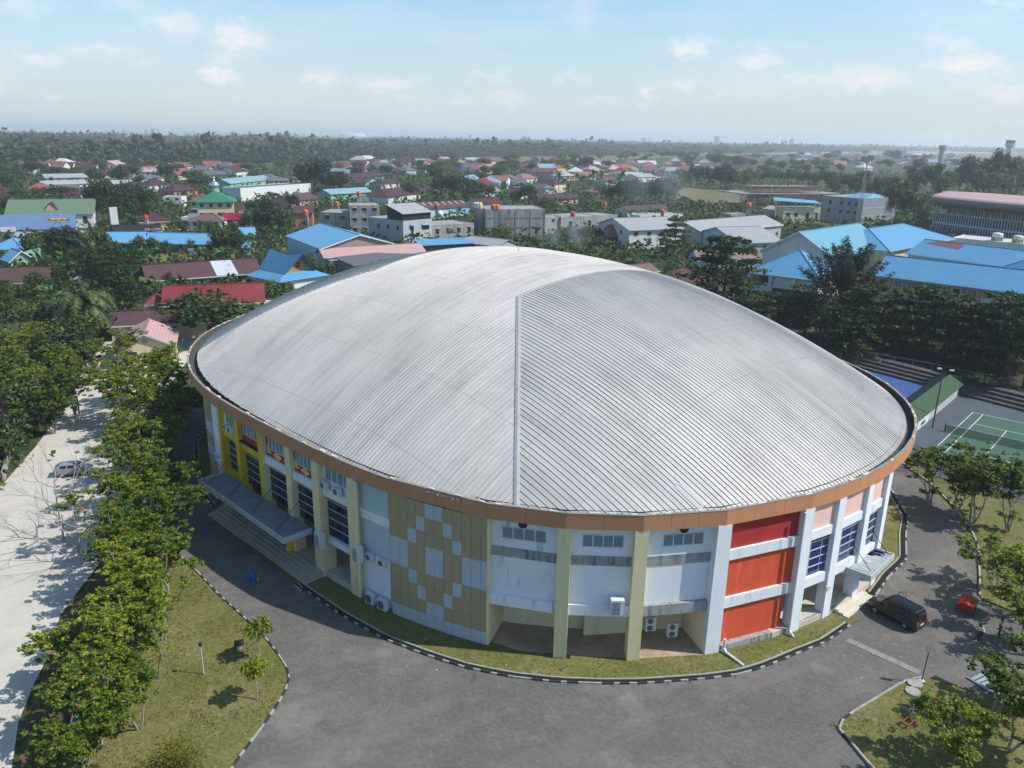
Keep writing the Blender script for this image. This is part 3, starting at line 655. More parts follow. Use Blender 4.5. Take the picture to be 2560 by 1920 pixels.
nb.wallseg(hp(-92.9, -.2), hp(-92.8, -4), .05, 4.6, .0, .2); nb.wallseg(hp(-70.4, -3.8), hp(-70.6, -.4), .05, 4.6, .0, .2)
nb.wallseg(hp(-82, -3.2), hp(-76.8, -3.6), 0.05, 4.6, 0, .4)
nb.obj('recess_wall', P_CREAMW, hall)
cl_ = MB()
for a, b in zip(arc, arc[1:]): pass
cl_.prism([tuple(hp(-92.9, -.4)), tuple(hp(-85.3, -.5)), tuple(hp(-78, -.5)), tuple(hp(-70, -.4)), tuple(hp(-70, -4.2)), tuple(hp(-93, -4.2))], 4.3, 4.6); cl_.obj('recess_ceiling', P_CREAMW, hall)
# red bay
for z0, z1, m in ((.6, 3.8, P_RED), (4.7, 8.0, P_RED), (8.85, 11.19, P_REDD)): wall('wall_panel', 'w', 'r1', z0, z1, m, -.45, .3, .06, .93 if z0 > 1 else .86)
for z0, z1 in ((3.8, 4.7), (8.0, 8.85)): wall('ledge_band', 'w', 'r1', z0, z1, P_WHITE2, -.22, .5, .05, .95)
wall('plinth', 'w', 'r1', 0, .6, P_BAND, .02, .8, .08, .98)
# bays beside the right-hand entrance
pillar('r1', 1.0, .85, 0, [P_WHITE], 0, .08, .02); pillar('r2', .9, .85, .0, [P_WHITE], 0, .06); pillar('r3', .85, .85, 0, [P_WHITE], 0, .05); pillar('r4', .9, .85, 0, [P_WHITE], 0, .05)
for i, (a, b) in enumerate((('r1', 'r2'), ('r2', 'r3'), ('r3', 'r4'))):
    wall('wall_panel', a, b, 8.9, 11.19, P_PINK, -.36); wall('spandrel', a, b, 8.1, 8.9, P_WHITE if i < 2 else P_WHITE2, -.2, .5)
    glazing(a, b, 4.6, 8.1, G_BLUE, 4, 0, 1, -.5, 2); wall('beam', a, b, 3.75, 4.6, P_WHITE, -.2, .6)
# terraces and steps
def arcpoly(d0, d1, o0, o1, n=10):
    return [tuple(hp(d, o0)) for d in np.linspace(d0, d1, n)] + [tuple(hp(d, o1)) for d in np.linspace(d1, d0, n)]
MB().prism(arcpoly(-152, -110.4, -.1, -4.3), .0, .72).obj('terrace', P_TILE, hall)
sA, sB = Vector((-30.4, 75.4)), Vector((-16.9, 62.3)); dn = (sB - sA).normalized(); dn = Vector((dn.y, -dn.x))
for k in range(4):
    MB().prism([tuple(sA + dn * (.0 + .42 * k)), tuple(sB + dn * (.0 + .42 * k)), tuple(sB + dn * (.42 * (k + 1))), tuple(sA + dn * (.42 * (k + 1)))], .02, .6 - .14 * k).obj('step', P_STEP, hall)
MB().prism([tuple(sA), tuple(sB), tuple(sB - dn * 1.6), tuple(sA - dn * 1.6)], .02, .715).obj('landing', P_STEP, hall)
MB().prism(arcpoly(-62.5, -43, -.1, -4.3), .0, .62).obj('terrace', P_TILE, hall)
MB().wallseg(hp(-60.5, -.08), hp(-52.5, -.08), 0, .63, .02, .2).obj('plinth', P_BAND, hall)
sA, sB = Vector((27.6, 58.6)), Vector((31.1, 62.0)); dn = (sB - sA).normalized(); dn = Vector((dn.y, -dn.x))
for k in range(4):
    MB().prism([tuple(sA + dn * (.45 * k - .2)), tuple(sB + dn * (.45 * k - .2)), tuple(sB + dn * (.45 * (k + 1) - .2)), tuple(sA + dn * (.45 * (k + 1) - .2))], .02, .6 - .14 * k).obj('step', paint('pale_step', (.58, .54, .46), .8, .15, .8, .2, False, True), hall)
# canopies: ribbed sheet deck in a concrete tray, hung on rods
P_DECK = roofing('canopy_deck', (.24, .27, .29), (.14, .15, .16), False, .7, .45, .2, .75, (.06, .06, .06))
P_DECKW = roofing('canopy_deck_pale', (.50, .53, .54), (.36, .37, .38), False, .7, .45, .15, .5, (.12, .12, .13))
P_TRAY = paint('canopy_tray', (.42, .46, .46), .8, .2, .6, .5, True, True)
def canopy(A, B, depth, z, deck, rods, stain=None):
    A, B = Vector(A), Vector(B); d = (B - A).normalized(); n = Vector((d.y, -d.x)); W_ = (B - A).length
    e = bpy.data.objects.new('canopy', None); COL.objects.link(e); e.parent = hall; e.location = (A.x, A.y, z); e.rotation_euler = (0, 0, math.atan2(d.y, d.x))
    tr = MB(); tr.box(0, W_, -depth, 0, -.42, -.1); tr.box(0, W_, -depth, -depth + .12, -.0999, .12); tr.box(0, .12, -depth + .1201, 0, -.0999, .12); tr.box(W_ - .12, W_, -depth + .1201, 0, -.0999, .12)
    tr.obj('tray', P_TRAY, e); dk = MB()
    n_ = int(W_ / .3)
    for k in range(n_):
        x0, x1 = .13 + (W_ - .26) * k / n_, .13 + (W_ - .26) * (k + .72) / n_
        dk.box(x0, x1, -depth + .13, -.01, -.099, .02 + .0)
        dk.box(x1, .13 + (W_ - .26) * (k + 1) / n_, -depth + .13, -.01, -.099, -.03)
    dk.obj('roof_sheet', deck, e)
    if stain:
        rr = random.Random(4); sm = MB()
        for k in range(26):
            x, y = W_ * (.72 + .22 * rr.random()), -depth * (.1 + .55 * rr.random()); s = .12 + .3 * rr.random(); q = rr.random() * 6
            sm.face([(x + s * r * math.cos(q + a), y + s * 1.6 * r * math.sin(q + a), .024) for a, r in ((0, 1), (1.2, .6), (2.2, 1), (3.4, .5), (4.4, .9), (5.4, .6))])
        sm.obj('flaking_paint', paint('blue_flakes', (.03, .06, .22), .7), e)
    for x in rods:
        r = MB(); r.tube([(x * W_, -depth + .35, .1), (x * W_ + .1, .15, 2.6)], .03, 5); r.obj('tie_rod', paint('black_rod', (.02, .02, .02), .5), e)
    return e
canopy((-29.9, 75.6), (-17.8, 63.6), 2.9, 4.3, P_DECK, (.1, .36, .63, .9))
canopy((28.3, 59.5), (32.0, 63.3), 2.6, 3.9, P_DECKW, (.15, .9), True)
for x, y in ((-26.6, 73.2), (-20.6, 66.4)): MB().box(x - .4, x + .4, y - .4, y + .4, .02, 3.9).obj('canopy_post', P_YEL, hall)
MB().box(29.9, 30.7, 60.6, 61.4, .02, 3.5).obj('canopy_post', P_WHITE, hall)
# drainpipes and small fittings
dp = MB(); pw = hp(PIL['w'] + 1.25, .1); dp.tube([(pw.x, pw.y, 1.3), (pw.x, pw.y, .5), (pw.x + .1, pw.y - .3, .3), (pw.x + 1.1, pw.y - 1.7, .16)], .11, 8); dp.obj('drainpipe', P_ALU, hall)
dp = MB(); pw = hp(PIL['r1'] - .9, .12); dp.tube([(pw.x, pw.y, 11.1), (pw.x, pw.y, .6), (pw.x + .3, pw.y - .35, .15)], .1, 8); dp.obj('drainpipe', P_ALU, hall)
dp = MB(); pw = hp(PIL['p6'] + 1.0, .0); dp.tube([(pw.x, pw.y, 11.1), (pw.x, pw.y, .2)], .16, 8); dp.obj('drainpipe', P_CREAM, hall)
x0, y0 = .5, 95.3
am = MB(); am.tube([(x0, y0, 25.0), (x0, y0, 27.3)], .03, 5); am.tube([(x0 - .3, y0, 26.6), (x0 + .3, y0, 26.6)], .02, 4); am.box(x0 - .1, x0 + .1, y0 - .1, y0 + .1, 25, 25.2)
tag(am.obj('lightning_rod', paint('rod_grey', (.25, .25, .25), .5)), 'thin grey lightning rod standing on the crown of the ribbed dome', 'lightning rod')

# ---------------------------------------------------------------- air conditioners on the hall
P_AC = paint('ac_casing', (.62, .63, .61), .55, .12, 1.5, .3, True); P_ACD = paint('ac_grille', (.12, .13, .14), .6)
def ac_unit(w, h, d, fans, label):
    e = empty('air_conditioner', label, 'air conditioner', group=None)
    c = MB(); c.box(-w / 2, w / 2, -d, 0, .06, h); c.box(-w / 2 + .05, -w / 2 + .2, -d + .03, 0, 0, .06); c.box(w / 2 - .2, w / 2 - .05, -d + .03, 0, 0, .06); c.obj('casing', P_AC, e)
    g = MB()
    for i in range(fans):
        zc = h * (i + .5) / fans + .03; r = min(w * .36, h / fans * .38); xc = -w * .08
        for q in range(16):
            t0, t1 = 2 * PI * q / 16, 2 * PI * (q + 1) / 16
            g.face([(xc, -d - .012, zc), (xc + r * math.cos(t0), -d - .012, zc + r * math.sin(t0)), (xc + r * math.cos(t1), -d - .012, zc + r * math.sin(t1))])
            g.face([(xc + a * math.cos(t), -d - .02, zc + a * math.sin(t)) for a, t in ((r, t0), (r * 1.06, t0), (r * 1.06, t1), (r, t1))])
    if fans == 0:
        for k in range(10): g.box(-w * .42, w * .2, -d - .012, -d + .01, h * (.1 + .082 * k), h * (.1 + .082 * k) + .055)
    g.obj('fan_grille', P_ACD, e); return e
def on_wall(e, deg, off, z):
    A, B = hp(deg - 1), hp(deg + 1); d = B - A; P = hp(deg, off); e.location = (P.x, P.y, z); e.rotation_euler = (0, 0, math.atan2(d.y, d.x)); return e
for deg, off, z, w, h, d, fans, lab in [
    (-146.7, -.3, 9.22, .9, .7, .4, 1, 'white air conditioner on the yellow ledge, the one nearer the outer yellow pillar'), (-145.0, -.3, 9.22, .9, .7, .4, 1, 'white air conditioner on the yellow ledge beside the inner yellow pillar'),
    (-153.4, -.35, 4.7, .8, .6, .4, 1, 'small air conditioner high on the pale strip wall, first of the cluster'), (-152.2, -.35, 4.1, .9, .7, .45, 1, 'grey white air conditioner in the middle of the pale strip wall cluster'), (-150.9, -.3, 3.6, 1.0, 1.5, .5, 0, 'tall cabinet air conditioner hung beside the outer yellow pillar'),
    (-153.2, -.2, .15, .95, 1.0, .5, 1, 'white air conditioner standing on grass below the pale strip wall'),
    (-117.1, -.3, 8.95, .85, .7, .4, 1, 'rust stained air conditioner on the mossy ledge beside a cream pillar'), (-114.3, -.3, 8.95, .85, .7, .4, 1, 'air conditioner on the mossy ledge under the middle of a louvre window'),
    (-117.9, .2, 3.3, .95, 1.5, .5, 0, 'tall grey cabinet air conditioner hung on the thick cream pillar by the canopy'), (-110.2, .12, 3.9, .9, 1.5, .5, 0, 'tall grey cabinet air conditioner beside the double cream drainpipe'),
    (-108.8, -.5, 4.05, .85, .65, .4, 1, 'small air conditioner on the pale wall, nearer the cream drainpipe'), (-106.6, -.5, 4.05, .85, .65, .4, 1, 'small air conditioner on the pale wall touching the tan cladding'),
    (-108.6, -.2, .14, 1.0, .95, .42, 1, 'air conditioner on the grass under the pale wall, farther from the cladding'), (-106.5, -.2, .14, 1.0, .95, .42, 1, 'air conditioner on the grass right against the tan cladding'),
    (-79.9, -.22, 4.3, 1.0, 1.3, .5, 0, 'grey cabinet air conditioner on the beam beside a cream pillar'),
    (-74.9, -2.9, .9, .85, 1.25, .4, 2, 'twin fan air conditioner deeper in the open recess'), (-72.8, -2.3, .6, .85, 1.25, .4, 2, 'twin fan air conditioner in the recess, nearer the white pillar')]:
    on_wall(ac_unit(w, h, d, fans, lab), deg, off, z)
# floodlights on the right-hand front
for deg, z, lab in ((-55.9, 3.3, 'square floodlight fixed under the beam by the tall white pillar'), (-48.4, 3.6, 'square floodlight on the far white pillar above the paler canopy')):
    e = empty('floodlight', lab, 'floodlight'); MB().box(-.25, .25, -.45, -.3, 0, .42).obj('housing', P_IRON, e); MB().box(-.03, .03, -.3, 0, .15, .22).obj('bracket', P_DARK, e); on_wall(e, deg, .1, z)
# ---------------------------------------------------------------- plants
BARK = paint('grey_bark', (.29, .26, .22), .9, .35, 3, .4); BARK_D = paint('dark_bark', (.075, .06, .045), .9, .4, 3)
F_TULIP = foliage('tulip_tree_leaf', [(.02, .048, .007), (.06, .115, .012), (.125, .195, .018), (.22, .28, .024), (.32, .33, .035)], .45)
F_BROAD = foliage('broad_leaf', [(.012, .028, .008), (.026, .056, .012), (.046, .086, .017), (.075, .12, .022), (.12, .155, .032)], .25)
F_DARK = foliage('dark_leaf', [(.008, .019, .008), (.014, .034, .012), (.026, .052, .017), (.044, .075, .021), (.07, .10, .027)], .2)
F_TIER = foliage('tier_leaf', [(.010, .026, .007), (.02, .048, .010), (.034, .066, .012), (.05, .085, .014), (.085, .10, .018)], .3)
F_PALM = foliage('palm_frond', [(.018, .04, .012), (.036, .07, .018), (.06, .10, .025), (.10, .135, .038)], .25, .45)
F_YOUNG = foliage('young_leaf', [(.12, .16, .016), (.2, .24, .022), (.28, .30, .03)], .4)
F_GOLD = foliage('golden_leaf', [(.07, .085, .01), (.14, .14, .015), (.2, .16, .02)], .35)
F_LIME = foliage('bright_leaf', [(.03, .065, .008), (.06, .11, .012), (.10, .155, .018)], .3)
F_OLIVE = foliage('olive_leaf', [(.026, .044, .016), (.046, .074, .022), (.078, .108, .03), (.115, .145, .042)], .25)
F_CAS = foliage('casuarina_needle', [(.018, .03, .014), (.03, .045, .018), (.05, .065, .026)], .2)
F_DRY = foliage('dead_frond', [(.05, .035, .018), (.10, .07, .03)], .1)
F_FLOWER = foliage('orange_blossom', [(.62, .075, .012), (.75, .13, .02)], .2)

def leaf_mesh(name, C_, Nn, S_, mat, aspect=.55, rng=RNG, fold=.25):
    """one folded leaf blade (4 corners, 2 triangles) per row: centre, facing, length"""
    n = len(C_); r1 = rng.normal(size=(n, 3)); t = np.cross(Nn, r1); t /= np.linalg.norm(t, axis=1)[:, None] + 1e-9
    b = np.cross(Nn, t); L_ = S_[:, None]
    v = np.empty((n, 4, 3)); v[:, 0] = C_ - t * L_ * .5; v[:, 2] = C_ + t * L_ * .5
    dr = Nn * L_ * fold
    v[:, 1] = C_ + b * L_ * aspect * .5 - dr * .5; v[:, 3] = C_ - b * L_ * aspect * .5 - dr * .5
    v[:, 2] -= dr * .4
    return raw_mesh(name, v.reshape(-1, 3), np.arange(n * 4).reshape(n, 4)[:, [0, 1, 2, 0, 2, 3]].reshape(-1, 3), mat)
def raw_mesh(name, verts, faces, mat):
    me = bpy.data.meshes.new(name); k = faces.shape[1]
    me.vertices.add(len(verts)); me.vertices.foreach_set('co', verts.astype(np.float32).ravel())
    me.loops.add(faces.size); me.loops.foreach_set('vertex_index', faces.astype(np.int32).ravel())
    me.polygons.add(len(faces)); me.polygons.foreach_set('loop_start', np.arange(0, faces.size, k, dtype=np.int32)); me.polygons.foreach_set('loop_total', np.full(len(faces), k, dtype=np.int32))
    for m in (mat if isinstance(mat, list) else [mat]): me.materials.append(m)
    me.update(calc_edges=True); me.validate(); return me
def unit(n, rng=RNG):
    v = rng.normal(size=(n, 3)); return v / np.linalg.norm(v, axis=1)[:, None]
def blob_leaves(blobs, per, size, rng=RNG, hollow=.55, up=.35):
    """blobs: (x, y, z, rx, ry, rz)"""
    C_, N_ = [], []
    for (x, y, z, rx, ry, rz) in blobs:
        u = unit(per, rng); r = (hollow + (1 - hollow) * rng.random(per)) * (1 + .18 * rng.normal(size=per))
        C_.append(np.array([x, y, z]) + u * r[:, None] * np.array([rx, ry, rz]))
        nn = u * .8 + rng.normal(size=(per, 3)) * .55 + np.array([0, 0, up]); N_.append(nn / np.linalg.norm(nn, axis=1)[:, None])
    C_ = np.concatenate(C_); N_ = np.concatenate(N_); return C_, N_, size * (.6 + .8 * rng.random(len(C_)))
def limb(mb, rng, p, d, ln, r, depth, tips, spread=.55, lift=.12, ratio=.72):
    pts = [p]; rad = [r]; n = 3; cur = Vector(p); dd = Vector(d)
    for i in range(n):
        dd = (dd + Vector((rng.uniform(-1, 1), rng.uniform(-1, 1), rng.uniform(-.4, .8))) * .16 + Vector((0, 0, lift * .4))).normalized()
        cur = cur + dd * ln / n; pts.append(cur.copy()); rad.append(r * (1 - .38 * (i + 1) / n))
    mb.tube(pts, rad, 5 if r > .04 else 4)
    if depth == 0: tips.append((cur.copy(), dd.copy())); return
    for k in range(rng.choice((2, 3, 3))):
        ax = dd.orthogonal().normalized(); ax.rotate(Matrix.Rotation(rng.uniform(0, 2 * PI), 3, dd))
        nd = (dd + ax * rng.uniform(spread * .5, spread * 1.2)).normalized()
        limb(mb, rng, pts[-1] if k else pts[-1], nd, ln * rng.uniform(.6, .85), r * .55, depth - 1, tips, spread, lift, ratio)
    if depth >= 1: tips.append((pts[2], dd.copy()))

def tulip_tree(name, seed, height, stems, depth, ros=1.0, flowers=0, leaf=F_TULIP, leafsize=.35, cat='tree'):
    """many-stemmed tree with pale forking limbs and a rosette of leaves at every tip"""
    rng = random.Random(seed); nr = np.random.default_rng(seed); mb = MB(); tips = []
    for s in range(stems):
        a = rng.uniform(0, 2 * PI); b = .12 + .3 * rng.random() if stems > 1 else .05
        d = Vector((math.cos(a) * b, math.sin(a) * b, 1)).normalized()
        limb(mb, rng, Vector((math.cos(a) * .15 * (stems > 1), math.sin(a) * .15 * (stems > 1), 0)), d, height * .36, .12 * height / 8, depth, tips, .62, .1)
    e = empty(name, 'tree', cat); mb.obj('trunk', BARK, e)
    C_, N_, S_ = [], [], []
    for (p, d) in tips:
        if nr.random() > ros: continue
        k = nr.integers(3, 6)
        for q in range(k):
            c = np.array(p) + nr.normal(size=3) * np.array([.42, .42, .3]) * height / 8 * (0 if q == 0 else 1)
            m = int(14 + nr.integers(0, 8)); az = nr.random(m) * 2 * PI; dirs = np.stack([np.cos(az), np.sin(az), nr.uniform(-.35, .55, m)], 1)
            C_.append(c + dirs * leafsize * nr.uniform(.35, .85, (m, 1))); nn = np.array([0, 0, 1.0]) + dirs * .35 + nr.normal(size=(m, 3)) * .48
            N_.append(nn / np.linalg.norm(nn, axis=1)[:, None]); S_.append(leafsize * (.7 + .6 * nr.random(m)))
    C_, N_, S_ = map(np.concatenate, (C_, N_, S_)); link('crown', leaf_mesh('crown', C_, N_, S_, leaf, .5, nr), e)
    if flowers:
        idx = nr.choice(len(tips), flowers); C_ = np.array([np.array(tips[i][0]) + np.array([0, 0, .35]) for i in idx])
        C_ = np.repeat(C_, 6, 0) + nr.normal(size=(flowers * 6, 3)) * .08; N_ = unit(len(C_), nr)
        link('blossom', leaf_mesh('blossom', C_, N_, np.full(len(C_), .17), F_FLOWER, .7, nr), e)
    return e
def round_tree(name, seed, h, w, nb, per, size, leaf, trunk=.18, bark=BARK_D, flat=.75, low=.35, gap=0.0):
    rng = random.Random(seed); nr = np.random.default_rng(seed); mb = MB(); e = empty(name, 'tree', 'tree')
    zc = h * (low + 1) / 2; blobs = []
    mb.tube([(0, 0, 0), (.1, .05, h * low * .6), (0, .1, h * low)], [trunk * 1.3, trunk, trunk * .9], 6)
    for i in range(nb):
        a = rng.uniform(0, 2 * PI); q = rng.random() ** .55; zz = rng.uniform(-1, 1)
        x, y = math.cos(a) * w * .5 * q * .8, math.sin(a) * w * .5 * q * .8; z = zc + zz * h * (1 - low) * .38 * (1 - .45 * q)
        s = rng.uniform(.2, .36) * w * (1 - .25 * q); blobs.append((x, y, z, s, s, s * flat))
        if i % 2 == 0: mb.tube([(0, .08, h * low * .85), (x * .5, y * .5, (z + h * low) * .5), (x, y, z)], [trunk * .6, trunk * .4, trunk * .12], 4)
    mb.obj('trunk', bark, e); C_, N_, S_ = blob_leaves(blobs, per, size, nr); link('crown', leaf_mesh('crown', C_, N_, S_, leaf, .62, nr), e); return e
def tier_tree(name, seed, h, w, tiers, per, size, leaf=F_TIER):
    """terminalia habit: flat whorls of branches in storeys"""
    rng = random.Random(seed); nr = np.random.default_rng(seed); mb = MB(); e = empty(name, 'tree', 'tree'); blobs = []
    mb.tube([(0, 0, 0), (.1, 0, h * .5), (0, 0, h * .97)], [.2, .14, .04], 6)
    for t in range(tiers):
        z = h * (.28 + .68 * t / max(1, tiers - 1)); R_ = w * .5 * (1 - .72 * (t / tiers) ** 1.4) * rng.uniform(.85, 1.1); nb_ = rng.randint(5, 7); a0 = rng.random() * 6
        for k in range(nb_):
            a = a0 + 2 * PI * k / nb_ + rng.uniform(-.3, .3); rr_ = R_ * rng.uniform(.65, 1.0)
            mb.tube([(0, 0, z - .3), (math.cos(a) * rr_, math.sin(a) * rr_, z + .35)], [.07, .02], 4)
            for f in (.45, .78, 1.02):
                blobs.append((math.cos(a) * rr_ * f, math.sin(a) * rr_ * f, z + .2 * f + rng.uniform(-.15, .15), R_ * .32, R_ * .32, .5))
    blobs.append((0, 0, h, .8, .8, .6))
    mb.obj('trunk', BARK_D, e); C_, N_, S_ = blob_leaves(blobs, per, size, nr, .2, .9); link('crown', leaf_mesh('crown', C_, N_, S_, leaf, .6, nr), e); return e
def palm(name, seed, h, fronds, fl, droop, leaf=F_PALM, skirt=0, trunk=.2, nl=26, width=.5, cat='palm'):
    rng = random.Random(seed); nr = np.random.default_rng(seed); e = empty(name, 'palm', cat); mb = MB(); lean = rng.uniform(-.04, .04) * h
    mb.tube([(0, 0, 0), (lean * .4, 0, h * .5), (lean, 0, h)], [trunk * 1.25, trunk, trunk * .9], 7); mb.obj('trunk', BARK_D if skirt else BARK, e)
    def make(n, elev, mat, nm, ln):
        V_, F_ = [], []
        for k in range(n):
            a = k * 2.399 + rng.uniform(-.2, .2); el = rng.uniform(*elev); p = np.array([lean, 0, h]); d = np.array([math.cos(a) * math.cos(el), math.sin(a) * math.cos(el), math.sin(el)]); L_ = ln * rng.uniform(.8, 1.1); prev = p; sd = np.array([-math.sin(a), math.cos(a), 0])
            for i in range(nl):
                d = d + np.array([0, 0, -droop / nl * (.5 + 1.2 * i / nl)]); d /= np.linalg.norm(d); p = prev + d * L_ / nl
                wl = width * fl * .5 * math.sin(PI * min(.97, .12 + .86 * (i / nl) ** .8)) * rng.uniform(.8, 1.15)
                for sg in (1, -1):
                    tip = prev + sd * sg * wl + d * wl * .55 + np.array([0, 0, -wl * .42]); b0 = len(V_)
                    V_ += [prev, p, tip + d * .02, tip - d * .05]; F_.append((b0, b0 + 1, b0 + 2, b0 + 3))
                prev = p
        link(nm, raw_mesh(nm, np.array(V_), np.array(F_), mat), e)
    make(fronds, (-.35, 1.25), leaf, 'crown', fl)
    if skirt: make(skirt, (-1.3, -.5), F_DRY, 'dead_fronds', fl * .8)
    return e
def bare_tree(name, seed, h, depth=4):
    rng = random.Random(seed); mb = MB(); tips = []; e = empty(name, 'bare tree', 'tree')
    limb(mb, rng, Vector((0, 0, 0)), Vector((0, 0, 1)), h * .35, .14, 0, [], .6)
    for k in range(9):
        a = k * 2.4; z = h * (.22 + .075 * k); d = Vector((math.cos(a), math.sin(a), .25 + .05 * k)).normalized()
        limb(mb, rng, Vector((0, 0, z)), d, h * .40 * (1 - .045 * k), .075, 3, tips, .5, .12)
    mb.tube([(0, 0, h * .3), (.05, 0, h * .9)], [.1, .03], 5)
    mb.obj('trunk', paint('silver_bark', (.34, .31, .28), .9, .2, 3), e)
    nr = np.random.default_rng(seed); idx = nr.choice(len(tips), 60); C_ = np.array([tuple(tips[i][0]) for i in idx]); link('dry_leaves', leaf_mesh('dry_leaves', C_, unit(60, nr), np.full(60, .16), foliage('dry_orange_leaf', [(.35, .10, .05), (.42, .2, .06)], .3), .6, nr), e); return e
def feather_tree(name, seed, h, w):
    nr = np.random.default_rng(seed); rng = random.Random(seed); e = empty(name, 'tree', 'tree'); mb = MB(); C_, N_, S_ = [], [], []
    for k in range(70):
        a = rng.uniform(0, 2 * PI); t = rng.random(); z0 = h * (.08 + .5 * t); ln = h * .5 * rng.uniform(.6, 1.05) * (1 - .35 * t); out = rng.uniform(.25, 1.0) * (1 - .5 * t)
        d = Vector((math.cos(a) * out, math.sin(a) * out, 1)).normalized(); p0 = Vector((math.cos(a) * .1, math.sin(a) * .1, z0)); p1 = p0 + d * ln + Vector((0, 0, -.05 * ln)); mb.tube([p0, (p0 + p1) / 2, p1], [.05, .03, .01], 4)
        m = 120; s = nr.uniform(.25, 1.05, m)[:, None]; c = np.array(p0) + (np.array(p1) - np.array(p0)) * s + nr.normal(size=(m, 3)) * .32 * (1.25 - s); C_.append(c); N_.append(unit(m, nr)); S_.append(np.full(m, .55))
    mb.tube([(0, 0, 0), (0, 0, h * .6)], [.28, .1], 6); mb.obj('trunk', BARK, e)
    link('crown', leaf_mesh('crown', *map(np.concatenate, (C_, N_, S_)), F_CAS, .13, nr), e); return e
def column_tree(name, seed, h, w, leaf=F_OLIVE):
    nr = np.random.default_rng(seed); e = empty(name, 'tree', 'tree'); MB().tube([(0, 0, 0), (0, 0, h * .8)], [.12, .04], 5).obj('trunk', BARK_D, e)
    blobs = [(0, 0, h * (.1 + .86 * i / 13), w * .5 * (1 - (i / 13) ** 3 * .8), w * .5 * (1 - (i / 13) ** 3 * .8), h * .06) for i in range(14)]
    C_, N_, S_ = blob_leaves(blobs, 150, .28, nr, .7, -.2); link('crown', leaf_mesh('crown', C_, N_, S_, leaf, .4, nr), e); return e
def bush(name, seed, w, h, leaf, n=700, size=.22):
    nr = np.random.default_rng(seed); rng = random.Random(seed); C_, N_, S_ = blob_leaves([(rng.uniform(-.3, .3) * w, rng.uniform(-.3, .3) * w, h * rng.uniform(.3, .65), w * .3, w * .3, h * .38) for i in range(7)], n // 7, size, nr)
    o = link(name, leaf_mesh('bush', C_, N_, S_, leaf, .45, nr)); return tag(o, 'bush', 'bush')

USED = set()
def plant(proto, loc, label, group, rz=None, sc=1.0):
    """first use moves the prototype itself, every later use copies it with its parts"""
    rz = random.uniform(0, 2 * PI) if rz is None else rz
    o = proto if proto.name not in USED else copy_tree(proto); USED.add(proto.name)
    p = Vector(loc); o.location = (p.x, p.y, p.z if len(loc) > 2 else 0); o.rotation_euler = (0, 0, rz); o.scale = (sc, sc, sc) if not hasattr(sc, '__len__') else sc
    o['label'] = label
    if group: o['group'] = group
    return o

# --- row of trees between the gravel road and the lawn
TU = [tulip_tree('tulip_tree', 11, 8.2, 3, 3, .85, 5), tulip_tree('tulip_tree', 12, 8.6, 3, 3, .9, 3), tulip_tree('tulip_tree', 13, 7.4, 4, 3, .8, 6), tulip_tree('tulip_tree', 15, 7.8, 2, 3, .95, 0)]
TU += [tulip_tree('tulip_tree', 16, 8.0, 2, 4, .55, 4), tulip_tree('tulip_tree', 17, 8.4, 5, 2, 1, 2)]
TS = [tulip_tree('sparse_tulip_tree', 23, 7.0, 3, 3, .75, 2, F_TULIP, .34), tulip_tree('sparse_tulip_tree', 24, 6.6, 3, 3, .65, 3, F_TULIP, .34)]
ROW = [((-25.6, 38.6), 0, .62, 'low bright tulip tree at the bottom end of the roadside row'), ((-26.4, 41.6), 2, .72, 'tulip tree with orange blossom, second from the bottom of the roadside row'), ((-24.6, 43.2), 3, .66, 'tulip tree with bare pale stems facing the lawn'),
       ((-28.0, 45.8), 1, .78, 'tulip tree leaning over the gravel edge near the hidden dark car'), ((-25.6, 48.4), 0, .76, 'tulip tree level with the lamp post on the lawn'), ((-29.4, 50.2), 2, .8, 'broad tulip tree throwing shadow on the white gravel'),
       ((-27.2, 53.0), 3, .82, 'open tulip tree with grey forked limbs showing through its crown'), ((-30.9, 55.4), 1, .82, 'dense tulip tree beside the widest part of the lawn'), ((-29.2, 58.6), 2, .85, 'tulip tree beside the narrowing end of the lawn'),
       ((-33.6, 60.6), 0, .84, 'tulip tree across the gravel from the parked silver car'), ((-32.0, 64.2), 3, .85, 'tulip tree touching the kerb where the lawn ends'), ((-36.4, 66.5), 1, .86, 'bright tulip tree next to the leafless silver tree'),
       ((-35.6, 71.0), 2, .9, 'tall bright tulip tree overhanging the kerb opposite the yellow pillars'), ((-40.2, 75.0), 0, .9, 'tulip tree standing past the leafless tree'), ((-39.6, 80.5), 1, .92, 'tulip tree opposite the far pale strip wall'),
       ((-44.4, 84.0), 3, .95, 'wide spreading tulip tree by the gate pillar'), ((-43.4, 90.5), 2, .98, 'large tulip tree near the far bend of the paved drive'), ((-48.6, 95.5), 0, .98, 'dark crowned tulip tree behind the far bend'), ((-47.0, 103.0), 1, 1.0, 'tulip tree in front of the pink gabled house'), ((-53.5, 101.0), 2, .95, 'tulip tree beside the gravel road near the oil palm'), ((-50.6, 109.5), 0, 1.0, 'tulip tree right against the pink gabled house'), ((-55.5, 107.5), 1, .9, 'bright tulip tree between the oil palm and the gravel road'), ((-45.2, 97.0), 3, .9, 'open tulip tree over the far end of the paved drive')]
